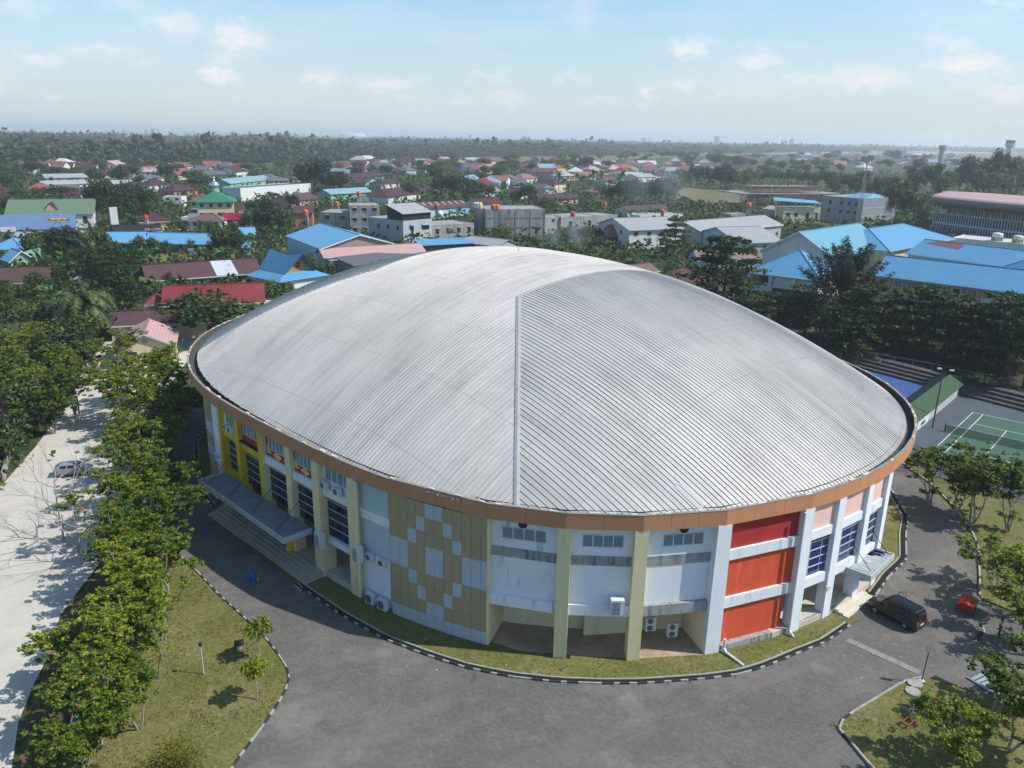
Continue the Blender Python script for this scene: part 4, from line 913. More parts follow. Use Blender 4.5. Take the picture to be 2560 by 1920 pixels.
ROW += [((*at(u, v)[:2],), k, s, lab) for (u, v), k, s, lab in [((135, 1085), 2, .85, 'tulip tree standing out over the gravel behind the leafless tree'), ((195, 1050), 0, .95, 'tulip tree beside the narrowing gravel road'), ((95, 1030), 1, .9, 'tulip tree on the far verge of the gravel road above the motorbikes'), ((150, 985), 3, .95, 'tulip tree where the gravel road goes under the crowns'), ((55, 985), 2, .9, 'tulip tree on the far verge beside the striped stall'), ((15, 1020), 0, .85, 'tulip tree behind the gate pillar'), ((230, 960), 5, .95, 'tulip tree in the middle of the far gravel stretch'), ((100, 930), 4, .95, 'tulip tree at the far verge below the oil palm'), ((25, 925), 1, .9, 'tulip tree by the maroon roadside shed'), ((300, 935), 2, .9, 'tulip tree between the paved drive and the oil palm')]]
for i_, ((x, y), k, s, lab) in enumerate(ROW): plant(TU[(k + 4 * (i_ % 3 == 1) + (i_ % 5 == 2)) % 6], (x, y, .1), lab, 'tulip trees along the gravel road', None, (s * 1.12, s * 1.12, s))
BT = [bare_tree('bare_tree', 5, 9)]
plant(BT[0], (-43.4, 68.2, .1), 'leafless silver grey tree with a few orange leaves beside the gravel road', None, .3, .85)
plant(BT[0], (-39.4, 64.0, .1), 'smaller leafless grey tree behind the silver one, close to the gate pillar', None, 2.0, .62)
gold = bush('golden_bush', 31, 3.0, 3.2, F_GOLD, 1300, .2); plant(gold, (-20.6, 39.6, .1), 'yellow green golden bush on the lawn near the lower kerb', None)
sap = round_tree('sapling', 41, 4.0, 2.0, 9, 70, .26, F_YOUNG, .045, BARK, .8, .52)
plant(sap, at(642, 1751), 'young yellow green sapling on the lawn, the one nearer the lower kerb', None, .5, (1.05, 1.05, .98)); plant(sap, at(652, 1652), 'young yellow green sapling on the lawn behind the ground spotlight', None, 2.2, 1.0)
# --- right-hand island and verge
for (u, v), k, s, lab in [((2470, 1800), 0, .8, 'sparse tulip tree on the island beside the drain'), ((2520, 1880), 1, .8, 'sparse tulip tree in the lower corner of the island'), ((2420, 1910), 0, .72, 'sparse tulip tree overhanging the manhole slabs'), ((2555, 1790), 1, .85, 'sparse tulip tree at the outer edge of the island'),
                     ((2560, 1640), 0, .85, 'thin tulip tree behind the cyclist'), ((2545, 1545), 1, .9, 'thin tulip tree over the red covered cart'), ((2490, 1480), 0, .7, 'thin tulip tree on the verge above the red covered cart')]:
    plant(TS[k] if (u, v) != (2520, 1880) else TU[3], (*at(u, v)[:2], .1), lab, 'sparse trees on the island and verge', None, (s * 1.12, s * 1.12, s * .92))
for (u, v), k, s, lab in [((2427, 1312), 0, 1.0, 'young tree in the grass between chain link fence and drive, nearer the hall'), ((2325, 1265), 1, .92, 'young tree with thin dark limbs touching the corner of the tennis court'), ((2520, 1330), 1, .95, 'young tree beside the long side of the chain link fence'), ((2380, 1290), 0, .75, 'slim young tree between two others along the chain link fence')]:
    plant(TS[k], (*at(u, v)[:2], .1), lab, 'young trees along the court fence', None, (s * 1.25, s * 1.25, s * 1.1))
# ---------------------------------------------------------------- the town
R_ = {
 'maroon': roofing('maroon_tiles', (.085, .024, .030), None, True), 'maroonm': roofing('maroon_sheets', (.075, .026, .030), (.11, .062, .06), False),
 'red': roofing('red_tiles', (.27, .033, .040), None, True), 'redm': roofing('red_sheets', (.30, .085, .085), None, False), 'orange': roofing('orange_tiles', (.34, .15, .115), None, True),
 'blue': roofing('sky_blue_sheets', (.13, .36, .57), (.11, .30, .50), False, .5, .5, .12), 'bluet': roofing('sky_blue_tiles', (.12, .34, .56), (.10, .28, .47), True, .45, .55, .12), 'teal': roofing('turquoise_tiles', (.15, .38, .48), (.12, .32, .42), True, .45, .55, .12),
 'blued': roofing('strong_blue_tiles', (.06, .22, .41), None, True, .45, .45), 'lblue': roofing('pale_blue_sheets', (.25, .38, .45), None), 'grey': roofing('grey_sheets', (.36, .37, .38), (.28, .28, .28), False, .6, .6, .12), 'dgrey': roofing('dark_grey_sheets', (.13, .135, .15), None),
 'pink': roofing('pink_sheets', (.50, .32, .31), (.44, .26, .25), False, .6, .5, .14), 'green': roofing('faded_green_sheets', (.10, .18, .12), (.14, .19, .11)), 'mosque': roofing('green_tiles', (.035, .21, .13), None, True), 'rust': roofing('rusty_sheets', (.15, .055, .045), (.09, .04, .035), False, .8, .8, .25, .85, (.42, .40, .40)),
 'brown': roofing('brown_tiles', (.21, .115, .10), None, True), 'black': roofing('black_sheets', (.018, .018, .024), None), 'white': roofing('white_sheets', (.62, .62, .60), None), 'terr': roofing('terracotta_tiles', (.26, .085, .055), None, True), 'concrete': paint('concrete_deck', (.30, .29, .275), .9, .3, .3, .6)}
W_ = {'white': paint('house_white', (.62, .63, .62), .8, .12, .3, .3, True), 'cream': paint('house_cream', (.62, .54, .36), .8, .12, .3, .3, True), 'mint': paint('house_mint', (.22, .44, .31), .8, .15, .3, .3, True), 'dgreen': paint('house_green', (.10, .21, .15), .8, .15, .3, .3, True),
 'conc': paint('bare_concrete_wall', (.30, .30, .295), .9, .28, .25, .75, True, thr=.5), 'pinkw': paint('house_pink', (.55, .30, .27), .8, .15, .3, .3, True), 'lilac': paint('house_lilac', (.36, .28, .48), .8, .12, .3, .2, True), 'brick': paint('block_wall', (.30, .235, .20), .9, .25, .5, .5), 'sky': paint('house_pale_blue', (.42, .55, .64), .8, .1, .3, .3, True), 'terrw': paint('house_terracotta', (.40, .19, .13), .8, .1, .3), 'dark': P_DARK, 'grey': paint('house_grey', (.40, .41, .42), .85, .15, .3, .4, True)}
WIN = glass('house_window', (.018, .024, .03), .25); P_FRAME = paint('window_surround', (.5, .5, .48), .7)
RIDGE = {'maroon': (.07, .02, .025), 'maroonm': (.06, .02, .025), 'red': (.22, .03, .035), 'redm': (.3, .06, .065), 'orange': (.3, .1, .08), 'blue': (.1, .28, .45), 'bluet': (.08, .25, .43), 'teal': (.11, .3, .4), 'pink': (.4, .25, .24), 'green': (.08, .14, .09), 'mosque': (.03, .15, .1), 'rust': (.12, .05, .04), 'brown': (.15, .08, .07), 'terr': (.2, .07, .05), 'black': (.02, .02, .02)}
FOOT = []        # footprints, so that trees keep out of the houses
def frame_of(p1, p2, zref, Dp, D):
    A, B = at(*p1, zref), at(*p2, zref); A.z = B.z = 0; d = B - A; W__ = d.length; rz = math.atan2(d.y, d.x)
    if Dp is not None:
        q = at(*Dp, zref); n = Vector((-d.y, d.x, 0)).normalized(); D = abs((Vector((q.x, q.y, 0)) - A).dot(n)); 
        if D < 3: D = 8
    return A, W__, D, rz
def prism_x(mb, sec, x0, x1, mi=0):
    n = len(sec); vs = [(x0, y, z) for y, z in sec] + [(x1, y, z) for y, z in sec]
    mb.add(vs, [tuple(range(n))[::-1], tuple(range(n, 2 * n))] + [(k, (k + 1) % n, n + (k + 1) % n, n + k) for k in range(n)], mi); return mb
def prism_y(mb, sec, y0, y1, mi=0):
    n = len(sec); vs = [(x, y0, z) for x, z in sec] + [(x, y1, z) for x, z in sec]
    mb.add(vs, [tuple(range(n)), tuple(range(n, 2 * n))[::-1]] + [(k, n + k, n + (k + 1) % n, (k + 1) % n) for k in range(n)], mi); return mb
def roof_into(mb, kind_, W__, D, ze, rh, ov, th=.16):
    if kind_ == 'gable':
        s = rh / (D / 2); prism_x(mb, [(-ov, ze - s * ov), (D / 2, ze + rh), (D + ov, ze - s * ov), (D + ov, ze - s * ov + th), (D / 2, ze + rh + th), (-ov, ze - s * ov + th)], -ov, W__ + ov)
    elif kind_ == 'front':
        s = rh / (W__ / 2); prism_y(mb, [(-ov, ze - s * ov), (W__ / 2, ze + rh), (W__ + ov, ze - s * ov), (W__ + ov, ze - s * ov + th), (W__ / 2, ze + rh + th), (-ov, ze - s * ov + th)], -ov, D + ov)
    elif kind_ == 'hip':
        i = min(W__, D) / 2; a = (-ov, -ov); c = ze - .25
        r1, r2 = ((i, D / 2), (W__ - i, D / 2)) if W__ >= D else ((W__ / 2, i), (W__ / 2, D - i))
        v = [(-ov, -ov, c), (W__ + ov, -ov, c), (W__ + ov, D + ov, c), (-ov, D + ov, c), (*r1, ze + rh), (*r2, ze + rh)]
        f = [(0, 1, 5, 4), (1, 2, 5), (2, 3, 4, 5), (3, 0, 4)] if W__ >= D else [(0, 1, 4), (1, 2, 5, 4), (2, 3, 5), (3, 0, 4, 5)]
        mb.add(v, f + [(3, 2, 1, 0)])
    elif kind_ == 'shed':
        prism_x(mb, [(-ov, ze), (D + ov, ze + rh), (D + ov, ze + rh + th), (-ov, ze + th)], -ov, W__ + ov)
    elif kind_ == 'flat':
        mb.box(.18, W__ - .18, .18, D - .18, ze - .35, ze - .2)
    return mb
def wall_into(mb, kind_, W__, D, ze, rh):
    if kind_ == 'gable': prism_x(mb, [(0, 0), (D, 0), (D, ze), (D / 2, ze + rh), (0, ze)], 0, W__)
    elif kind_ == 'front': prism_y(mb, [(0, 0), (W__, 0), (W__, ze), (W__ / 2, ze + rh), (0, ze)], 0, D)
    elif kind_ == 'shed': prism_x(mb, [(0, 0), (D, 0), (D, ze + rh * .9), (0, ze)], 0, W__)
    elif kind_ == 'flat':
        mb.box(0, W__, 0, D, 0, ze - .36); t = .17
        mb.box(0, W__, 0, t, ze - .36, ze); mb.box(0, W__, D - t, D, ze - .36, ze); mb.box(0, t, t, D - t, ze - .36, ze); mb.box(W__ - t, W__, t, D - t, ze - .36, ze)
    else: mb.box(0, W__, 0, D, 0, ze)
    return mb
def win_part(e, x, z, w, h, y=0, side=None, D=0, W__=0, mat=None, frame=True):
    """side None: front wall; 'l'/'r': end walls (x is then the depth position)"""
    m = MB(); f = MB()
    if side is None:
        m.box(x - w / 2, x + w / 2, y - .05, y + .1, z, z + h)
        if frame: f.box(x - w / 2 - .1, x + w / 2 + .1, y - .12, y + .05, z - .12, z - .005); f.box(x - w / 2 - .1, x + w / 2 + .1, y - .3, y + .05, z + h + .005, z + h + .12)
    else:
        X = 0 if side == 'l' else W__; sg = -1 if side == 'l' else 1; a, b = sorted((X - sg * .1, X + sg * .05))
        m.box(a, b, x - w / 2, x + w / 2, z, z + h)
        if frame: a, b = sorted((X - sg * .05, X + sg * .25)); f.box(a, b, x - w / 2 - .1, x + w / 2 + .1, z + h + .005, z + h + .12)
    o = m.obj('window', mat or WIN, e)
    if frame: f.obj('frame', P_FRAME, o)
    return o
def house(name, label, p1, p2, zref, ze, D, kind_, rh, wall_m, roof_m, nwin=0, floors=1, ov=.6, Dp=None, side_win=None, nside=0, cat=None, group=None, door=False, frame=True):
    A, W__, D, rz = frame_of(p1, p2, zref, Dp, D)
    e = empty(name, label, cat or name.split('_')[-1], A, rz, group)
    wall_into(MB(), kind_, W__, D, ze, rh).obj('wall', W_.get(wall_m, wall_m), e)
    roof_into(MB(), kind_, W__, D, ze, rh, ov).obj('roof', R_.get(roof_m, roof_m), e)
    fh = ze / floors
    for fl in range(floors):
        for k in range(nwin):
            win_part(e, W__ * (k + .5) / nwin, fl * fh + fh * .38, min(1.6, W__ / nwin * .5), fh * .38, frame=frame)
        for k in range(nside):
            win_part(e, D * (k + .5) / nside, fl * fh + fh * .38, min(1.3, D / nside * .5), fh * .38, 0, side_win, D, W__, frame=frame)
    if A.y < 330 and kind_ in ('gable', 'hip', 'front') and not isinstance(roof_m, bpy.types.Material):
        fb = MB()
        if kind_ == 'front': s_ = rh / (W__ / 2); [fb.add([(x0, -ov - .06, z0 - .12), (x1, -ov - .06, z1 - .12), (x1, -ov - .06, z1 + .22), (x0, -ov - .06, z0 + .22), (x0, -ov - .005, z0 - .12), (x1, -ov - .005, z1 - .12), (x1, -ov - .005, z1 + .22), (x0, -ov - .005, z0 + .22)], [(0, 1, 2, 3), (7, 6, 5, 4), (3, 2, 6, 7), (0, 4, 5, 1)]) for x0, z0, x1, z1 in ((-ov, ze - s_ * ov, W__ / 2, ze + rh), (W__ / 2, ze + rh, W__ + ov, ze - s_ * ov))]
        else: z_ = ze - (rh / (D / 2) * ov if kind_ == 'gable' else .25); fb.box(-ov, W__ + ov, -ov - .09, -ov - .005, z_ - .12, z_ + .1)
        fb.obj('eave_board', W_['white'] if len(label) % 3 else W_['grey'], e)
        rc_ = MB(); i__ = min(W__, D) / 2
        if kind_ == 'gable': rc_.box(-ov, W__ + ov, D / 2 - .22, D / 2 + .22, ze + rh + .1, ze + rh + .24)
        elif kind_ == 'front': rc_.box(W__ / 2 - .22, W__ / 2 + .22, -ov, D + ov, ze + rh + .1, ze + rh + .24)
        else:
            r1 = Vector((i__, D / 2, ze + rh)) if W__ >= D else Vector((W__ / 2, i__, ze + rh)); r2 = Vector((W__ - i__, D / 2, ze + rh)) if W__ >= D else Vector((W__ / 2, D - i__, ze + rh))
            for a_, b_ in ((r1, r2), (r1, Vector((-ov, -ov, ze - .25))), (r2 if W__ >= D else r1, Vector((W__ + ov, -ov, ze - .25)))):
                if (a_ - b_).length > .3: rc_.tube([a_, b_], .16, 5)
        rc_.obj('ridge_cap', paint('ridge_' + roof_m, mul(RIDGE.get(roof_m, (.2, .2, .2)), .75), .6), e)
    if door: MB().box(W__ * .46, W__ * .46 + 1.1, -.06, .1, 0, 2.1).obj('door', P_DARK, e)
    FOOT.append((A, W__, D, rz)); e['w'] = W__; e['d'] = D
    del e['w'], e['d']
    return e, W__, D
k1 = lambda x, y: K(1, x, y); k2 = lambda x, y: K(2, x, y); k3 = lambda x, y: K(3, x, y); k4 = lambda x, y: K(4, x, y)

# ---- left side: school yard and street
e, w, d = house('school_building', 'long school block with a sky blue roof and pink and green front behind the yard', k1(1240, 1050), k1(1866, 1062), 3.2, 3.2, 9, 'gable', 2.4, 'mint', 'blue', 5, 1, .9)
MB().box(0, w, -.06, -.001, .03, 1.0).obj('painted_plinth', W_['pinkw'], e)
house('school_wing', 'shorter sky blue roofed school wing left of the long block, behind the trees', k1(925, 1052), k1(1235, 1048), 3.6, 3.6, 8, 'gable', 2.6, 'mint', 'blue', 3)
house('school_wing', 'strip of sky blue roof just below the red sign shop', k1(2030, 990), k1(2200, 985), 3.2, 3.2, 7, 'gable', 2, 'mint', 'blue', 1)
e, w, d = house('classroom_block', 'long low green classroom block whose maroon roof has a patch of torn grey sheets', k1(1295, 1372), k1(2230, 1305), 3.2, 3.2, 10, 'gable', 2.6, 'dgreen', 'maroonm', 8, 1, 1.0)
s = 2.6 / 5; pm = MB(); pm.face([(w * .595, -1.02, 3.2 - s * 1.02 + .19), (w * .80, -1.02, 3.2 - s * 1.02 + .19), (w * .785, 4.9, 3.2 + 2.6 - .05 + .19), (w * .585, 4.9, 3.2 + 2.6 - .05 + .19)]); pm.obj('torn_grey_sheet', paint('torn_sheet', (.44, .47, .52), .6, .1, .3, .9, False, thr=.58), e)
for k in range(7): MB().box(w * (k + .5) / 7 - .07, w * (k + .5) / 7 + .07, -.95, -.8, 0, 2.66).obj('veranda_post', W_['mint'], e)
house('tile_roof_hall', 'hall with a bright red tiled roof beside the round green tree', k1(1428, 1588), k1(2260, 1556), 3.6, 3.6, 10, 'gable', 2.8, 'cream', 'red', 4, 1, .8)
house('red_roof_annex', 'small annex with a red hipped roof joined to the red tiled hall', k1(1270, 1590), k1(1440, 1580), 3, 3, 6, 'hip', 1.6, 'cream', 'red', 1)
house('long_shed', 'long dark maroon sheet roof behind the pink gabled house', (276, 813), (575, 800), 3.2, 3.2, 9, 'gable', 1.6, 'cream', 'maroonm', 3)
e, w, d = house('gabled_house', 'cream house with a faded pink gable roof and a round grey vent', (291, 870), (433, 861), 3.5, 3.5, 11, 'front', 2.1, 'cream', 'pink', 2, 1, .5, door=True)
v = MB()
for q in range(18): v.face([(w / 2, -.03, 4.35), (w / 2 + .52 * math.cos(q * PI / 9), -.03, 4.35 + .42 * math.sin(q * PI / 9)), (w / 2 + .52 * math.cos((q + 1) * PI / 9), -.03, 4.35 + .42 * math.sin((q + 1) * PI / 9))])
v.obj('round_vent', paint('vent_grey', (.30, .36, .40), .6), e); rc = MB(); prism_x(rc, [(-.5, 5.74), (w, 5.74), (w, 5.8), (-.5, 5.8)], w / 2 - .12, w / 2 + .12); rc.obj('ridge_cap', paint('ridge_slate', (.10, .11, .15), .6), e)
e, w, d = house('green_roof_market', 'big old building under faded green roofs behind the blue street frontage', k1(55, 812), k1(800, 800), 6, 6, 24, 'gable', 4.5, 'white', 'green', 5, 1, .8)
dm = MB(); prism_y(dm, [(w * .42, 6.9), (w * .50, 9.6), (w * .58, 6.9)], 2.5, 9); dm.obj('dormer', W_['pinkw'], e)
dm = MB(); dm.add([(w * .40, 2.2, 6.8), (w * .50, 2.2, 9.95), (w * .60, 2.2, 6.8), (w * .40, 9, 6.8), (w * .50, 9, 9.95), (w * .60, 9, 6.8)], [(0, 1, 4, 3), (1, 2, 5, 4)]); dm.obj('dormer_roof', R_['maroon'], e)
P_BSIGN = roofing('weathered_blue_panels', (.08, .16, .32), (.16, .24, .36), True, .6, 1.4, .3)
e, w, d = house('shop_frontage', 'street frontage of weathered blue panels with a small orange sign', k1(-60, 958), k1(655, 940), 3, 3, 4, 'shed', 5, 'white', P_BSIGN, 0, 1, .3)
def text_part(txt, size, mat, parent, loc, rx=PI / 2, ext=.03):
    c = bpy.data.curves.new('lettering', 'FONT'); c.body = txt; c.size = size; c.extrude = ext; c.align_x = 'CENTER'; c.align_y = 'CENTER'
    t = bpy.data.objects.new('lettering', c); COL.objects.link(t); dg = bpy.context.evaluated_depsgraph_get(); me = bpy.data.meshes.new_from_object(t.evaluated_get(dg)); bpy.data.objects.remove(t)
    o = link('lettering', me, parent); me.materials.clear(); me.materials.append(mat); o.location = loc; o.rotation_euler = (rx, 0, 0); return o
an = math.atan2(5, 4); sg = MB(); sg.box(w * .69, w * .90, -.0, .1, -.9, .9, 0, Matrix.Translation((0, 2.35, 6.05)) @ Matrix.Rotation(an - PI / 2, 4, 'X')); so_ = sg.obj('orange_sign', paint('orange_sign', (.62, .28, .03), .6), e)
text_part('TRAJUMAS', 1.55, paint('sign_dark', (.08, .04, .02), .7), so_, (w * .795, 2.26, 6.08), an)
MB().box(w * .09, w * .27, -.8, -.2, 2.6, 4.2).obj('white_awning', W_['white'], e)
e, w, d = house('mosque', 'cream mosque with a green pyramid roof carrying a silver dome', k1(1700, 705), k1(2012, 703), 8, 8, 18, 'hip', 4.2, 'cream', 'mosque', 4, 2, 1.2)
b = MB(); b.lathe([(2.0, 11.6), (2.0, 12.6), (1.6, 12.7), (1.6, 13.4)], 16, 0, (w / 2, d / 2, 0)); b.obj('drum', W_['mint'], e)
b = MB(); b.lathe([(1.5, 13.4), (2.0, 13.9), (2.15, 14.6), (1.9, 15.4), (1.2, 16.1), (.45, 16.7), (.12, 17.4), (.05, 18.6)], 18, 0, (w / 2, d / 2, 0)); b.obj('dome', paint('polished_steel', (.62, .64, .66), .25, .1, 1, 0, metal=.8), e, True)
house('two_storey_house', 'white two storey house with a steep terracotta roof in front of the mosque', k1(1655, 815), k1(1835, 815), 0, 6.2, 10, 'hip', 3.4, 'white', 'terr', 3, 2, .9)
house('side_house', 'lower house with a terracotta roof sloping down beside the white two storey house', k1(1800, 830), k1(1960, 822), 0, 3.6, 12, 'hip', 3.6, 'white', 'terr', 1)
house('street_house', 'single storey house with a dull pink brown hipped roof behind the white balustrade', k1(1635, 862), k1(1905, 868), 4, 4, 9, 'hip', 2.2, 'white', 'brown', 3)
e, w, d = house('white_shop', 'low white shop with a balustraded front under green trees', k1(1570, 940), k1(1930, 945), 0, 4.6, 7, 'flat', 0, 'white', 'concrete', 5)
MB().box(w * .2, w * .45, -.1, .15, 4.7, 6.2).obj('blank_sign', W_['white'], e)
e, w, d = house('red_sign_shop', 'shop fronted by a red board lettered STARS', k1(1935, 940), k1(2135, 935), 0, 4.6, 6, 'flat', 0, W_['dark'], 'concrete', 0)
b = MB(); b.prism([(0, 0), (w, 0), (w + 1.2, .9), (w, 1.8), (0, 1.8)], 0, .3, 0, None, Matrix.Translation((0, -.15, 3.6)) @ Matrix.Rotation(PI / 2, 4, 'X') @ Matrix.Scale(1.6, 4, (0, 1, 0))); so_ = b.obj('red_board', paint('sign_red', (.55, .035, .07), .5), e)
text_part('STARS', 2.2, paint('sign_letter_dark', (.09, .045, .06), .6), so_, (w * .58, -.47, 5.0)); text_part('TRAVEL', 1.1, paint('sign_letter_pale', (.6, .4, .5), .6), so_, (w * .6, -.47, 2.7))
e, w, d = house('cafe', 'black roofed cafe with pale lettering, left of the white shop', k1(1000, 970), k1(1385, 955), 2.6, 2.6, 8, 'gable', 1.8, 'dark', 'black', 0, 1, .8)
so_ = MB().box(w * .68, w * .98, -.95, -.85, 2.5, 3.9).obj('fascia_board', R_['black'], e); text_part('STR COPIC', 1.15, W_['white'], so_, (w * .83, -.98, 3.2))
house('cream_house', 'cream house with a broad dark maroon hipped roof behind the black cafe', k1(1215, 880), k1(1500, 870), 3.2, 3.2, 12, 'hip', 3.2, 'cream', 'maroon', 3)
house('corner_house', 'green house with sky blue hipped roof at the edge of the yard trees', k1(-90, 1108), k1(180, 1112), 4, 4, 10, 'hip', 2.6, 'mint', 'blue', 3)
house('porch', 'gabled porch with a deep blue gable and sky blue sheets, on green posts', k1(88, 1218), k1(292, 1200), 3, 3, 7, 'front', 2.4, 'mint', 'blue', 1)
house('low_house', 'low house with a plain dark maroon roof behind the oil palm', k1(-60, 1405), k1(392, 1392), 3, 3, 11, 'gable', 2.6, 'mint', 'maroonm', 4)
house('tin_shed', 'tiny shed with a pale tin roof behind the oil palm', k1(630, 1378), k1(722, 1372), 2.4, 2.4, 4, 'shed', 1, 'white', 'lblue')
house('blue_kiosk', 'small guard kiosk with a sky blue pyramid roof next to the long green block', k1(2095, 1165), k1(2175, 1165), 0, 2.6, 4, 'hip', 1.6, 'white', 'bluet', 1)
house('roadside_shed', 'maroon shed at the edge of the gravel road near the dense dark trees', (-30, 905), (34, 900), 3, 3, 8, 'gable', 1.6, 'white', 'redm')
house('striped_stall', 'small stall with a red and white curved awning by the gravel road', (-30, 1050), (12, 1045), 2.4, 2.4, 4, 'gable', .9, 'white', 'redm')
# ---- farther left rows
for a in [('long_warehouse', 'long grey roofed warehouse at the head of the left hand village', (395, 500), (850, 492), 5, 15, 'gable', 2.2, 'grey', 'grey', 6), ('long_warehouse', 'second grey sheet roof in front of the long warehouse', (385, 560), (760, 548), 4, 12, 'gable', 2, 'white', 'grey', 5),
          ('grey_house', 'small blue grey house between the grey sheet roofs and the tall dark trees', (515, 592), (670, 590), 4, 9, 'gable', 2, 'grey', 'dgrey', 3), ('village_house', 'pink roofed house with mint gable on the left edge rows', (255, 592), (470, 588), 4, 11, 'hip', 3, 'mint', 'redm', 3),
          ('village_house', 'maroon roofed house at the far left edge above the green market', (-60, 612), (95, 606), 4, 10, 'hip', 3, 'white', 'maroon', 3), ('village_house', 'lilac house with maroon roof below the far left edge houses', (-40, 650), (100, 648), 3, 9, 'gable', 2, 'lilac', 'maroon', 2),
          ('village_house', 'house with a salmon red roof beside the airfield apron', (985, 445), (1170, 440), 4, 12, 'hip', 3, 'white', 'redm', 3), ('village_house', 'orange roofed house right of the salmon roofed one by the airfield', (1190, 438), (1400, 432), 4, 12, 'gable', 3, 'white', 'orange', 3),
          ('village_house', 'house with white and red striped sheets at the edge of the grass airfield', (-10, 440), (100, 438), 4, 12, 'gable', 2.5, 'white', 'redm', 2), ('dark_roof_house', 'wide house under a dark slate roof with white columns', (1700, 470), (1965, 470), 4.5, 14, 'hip', 3.2, 'white', 'dgrey', 4),
          ('white_gable_house', 'white gabled house next to the dark slate roof', (2030, 450), (2190, 450), 5, 12, 'front', 3, 'white', 'grey', 2), ('terracotta_house', 'terracotta walled house with a broad maroon roof', (1500, 612), (1705, 598), 5, 12, 'hip', 3.2, 'terrw', 'maroon', 3),
          ('modern_house', 'white modern house with a square dark window below the terracotta walled house', (1408, 660), (1565, 662), 6, 8, 'flat', 0, 'white', 'concrete', 2), ('village_house', 'maroon roofed house right behind the white modern house', (1290, 560), (1470, 552), 5, 12, 'hip', 3.4, 'white', 'maroon', 3),
          ('village_house', 'small brown roofed house left of the maroon roofed cluster', (1130, 562), (1245, 556), 4, 8, 'hip', 2, 'terrw', 'maroon', 2), ('village_house', 'grey roofed house above the tall dark palms', (985, 552), (1150, 548), 4, 10, 'gable', 2, 'white', 'grey', 3),
          ('village_house', 'white walled house with flat grey deck among trees above the terracotta house', (1210, 510), (1415, 495), 5, 10, 'hip', 2, 'white', 'dgrey', 3), ('village_house', 'dark maroon roof between the big black green trees and the modern house', (690, 640), (790, 630), 4, 9, 'hip', 3, 'pinkw', 'maroon', 2),
          ('village_house', 'maroon roofed house right below the mosque eaves', (2000, 770), (2160, 765), 4, 10, 'hip', 2.8, 'white', 'maroon', 2), ('tower_house', 'maroon bungalow behind the light blue roofed block', (850, 480), (1010, 474), 4, 11, 'hip', 3, 'white', 'maroon', 2)]:
    n, lab, a1, a2, ze, D, kd, rh, wm, rm, nw = a; house(n, lab, k1(*a1), k1(*a2), ze, ze, D, kd, rh, wm, rm, nw, 2 if ze > 5 else 1, .7, frame=False)
house('blue_roof_block', 'two storey mint block with a pale blue roof beside the white warehouse', k1(1995, 640), k2(140, 595), 0, 6.5, 12, 'gable', 2.6, 'mint', 'lblue', 5, 2)
house('white_warehouse', 'long blank white warehouse with a dark parapet', k1(2085, 705), k2(478, 650), 0, 7.5, 14, 'flat', 0, 'white', R_['dgrey'], 0)
# ---- behind the dome
e, w, d = house('blue_roof_factory', 'large hall with a sky blue gable roof and block gable wall directly behind the dome', k2(568, 1112), k2(1206, 1074), 6, 6, 24, 'front', 3.4, 'brick', 'blue', 0, 1, .6, Dp=k2(445, 992))
sw = MB(); sw.box(-.06, -.005, 0, d, 0, 5.9); sw.obj('side_wall', W_['sky'], e)
for k in range(5): win_part(e, d * (k + .5) / 5, 2.6, 1.4, 1.2, 0, 'l', d, w)
# house with the swept saddle roof
A, B = at(*k2(205, 1405), 4), at(*k2(645, 1340), 4); A.z = B.z = 0; dd_ = B - A; w = dd_.length; d = 15.0
e = empty('saddle_roof_house', 'white house under a tall blue saddle shaped roof with a carved wooden gable', 'house', A, math.atan2(dd_.y, dd_.x)); FOOT.append((A, w, d, math.atan2(dd_.y, dd_.x)))
MB().box(.8, w - .8, .8, d - .8, 0, 4).obj('wall', W_['white'], e)
i_, zi = w * .22, 5.5; v = [(0, 0, 4), (w, 0, 4), (w, d, 4), (0, d, 4), (i_, i_ * .9, zi), (w - i_, i_ * .9, zi), (w - i_, d - i_ * .9, zi), (i_, d - i_ * .9, zi)]
MB().add(v, [(0, 1, 5, 4), (1, 2, 6, 5), (2, 3, 7, 6), (3, 0, 4, 7), (3, 2, 1, 0), (4, 5, 6, 7)]).obj('skirt_roof', R_['bluet'], e)
sd = MB(); n = 8
for k in range(n):
    def row(t): y = i_ * .2 + (d - i_ * .4) * t; z = 9.3 + .7 * (2 * t - 1) ** 2; s_ = .25 * (2 * t - 1) ** 2 * 2; return (i_ - .4 , i_ * .6 + (d - i_ * 1.2) * t, zi - .1), (w / 2, y, z), (w - i_ + .4, i_ * .6 + (d - i_ * 1.2) * t, zi - .1)
    a, b = row(k / n), row((k + 1) / n); sd.face([a[0], a[1], b[1], b[0]]); sd.face([a[1], a[2], b[2], b[1]])
sd.obj('saddle_roof', R_['blued'], e); P_WOOD = paint('carved_teak', (.42, .21, .055), .6, .2, 1.5)
gb = MB(); yg = i_ * .95
gb.add([(i_, yg, zi), (w - i_, yg, zi), (w / 2, yg - .2, 9.7)], [(0, 1, 2)]); go = gb.obj('carved_gable', P_WOOD, e); yb = i_ * .9 + (d - i_ * 1.8)
MB().add([(i_, yb, zi), (w - i_, yb, zi), (w / 2, yb + .2, 9.7)], [(0, 2, 1)]).obj('carved_gable', P_WOOD, e)
ob = MB()
for dx, z in ((-.5, 6.5), (.15, 6.5), (-.5, 7.2), (.15, 7.2)): ob.box(w / 2 + dx, w / 2 + dx + .35, yg - .35, yg - .1, z, z + .5)
ob.obj('carved_ornament', P_DARK, go)
for k in range(6): win_part(e, d * (k + .7) / 6.5, 1.7, 1.2, 1.7, 0, 'l', d - 1.6, w)
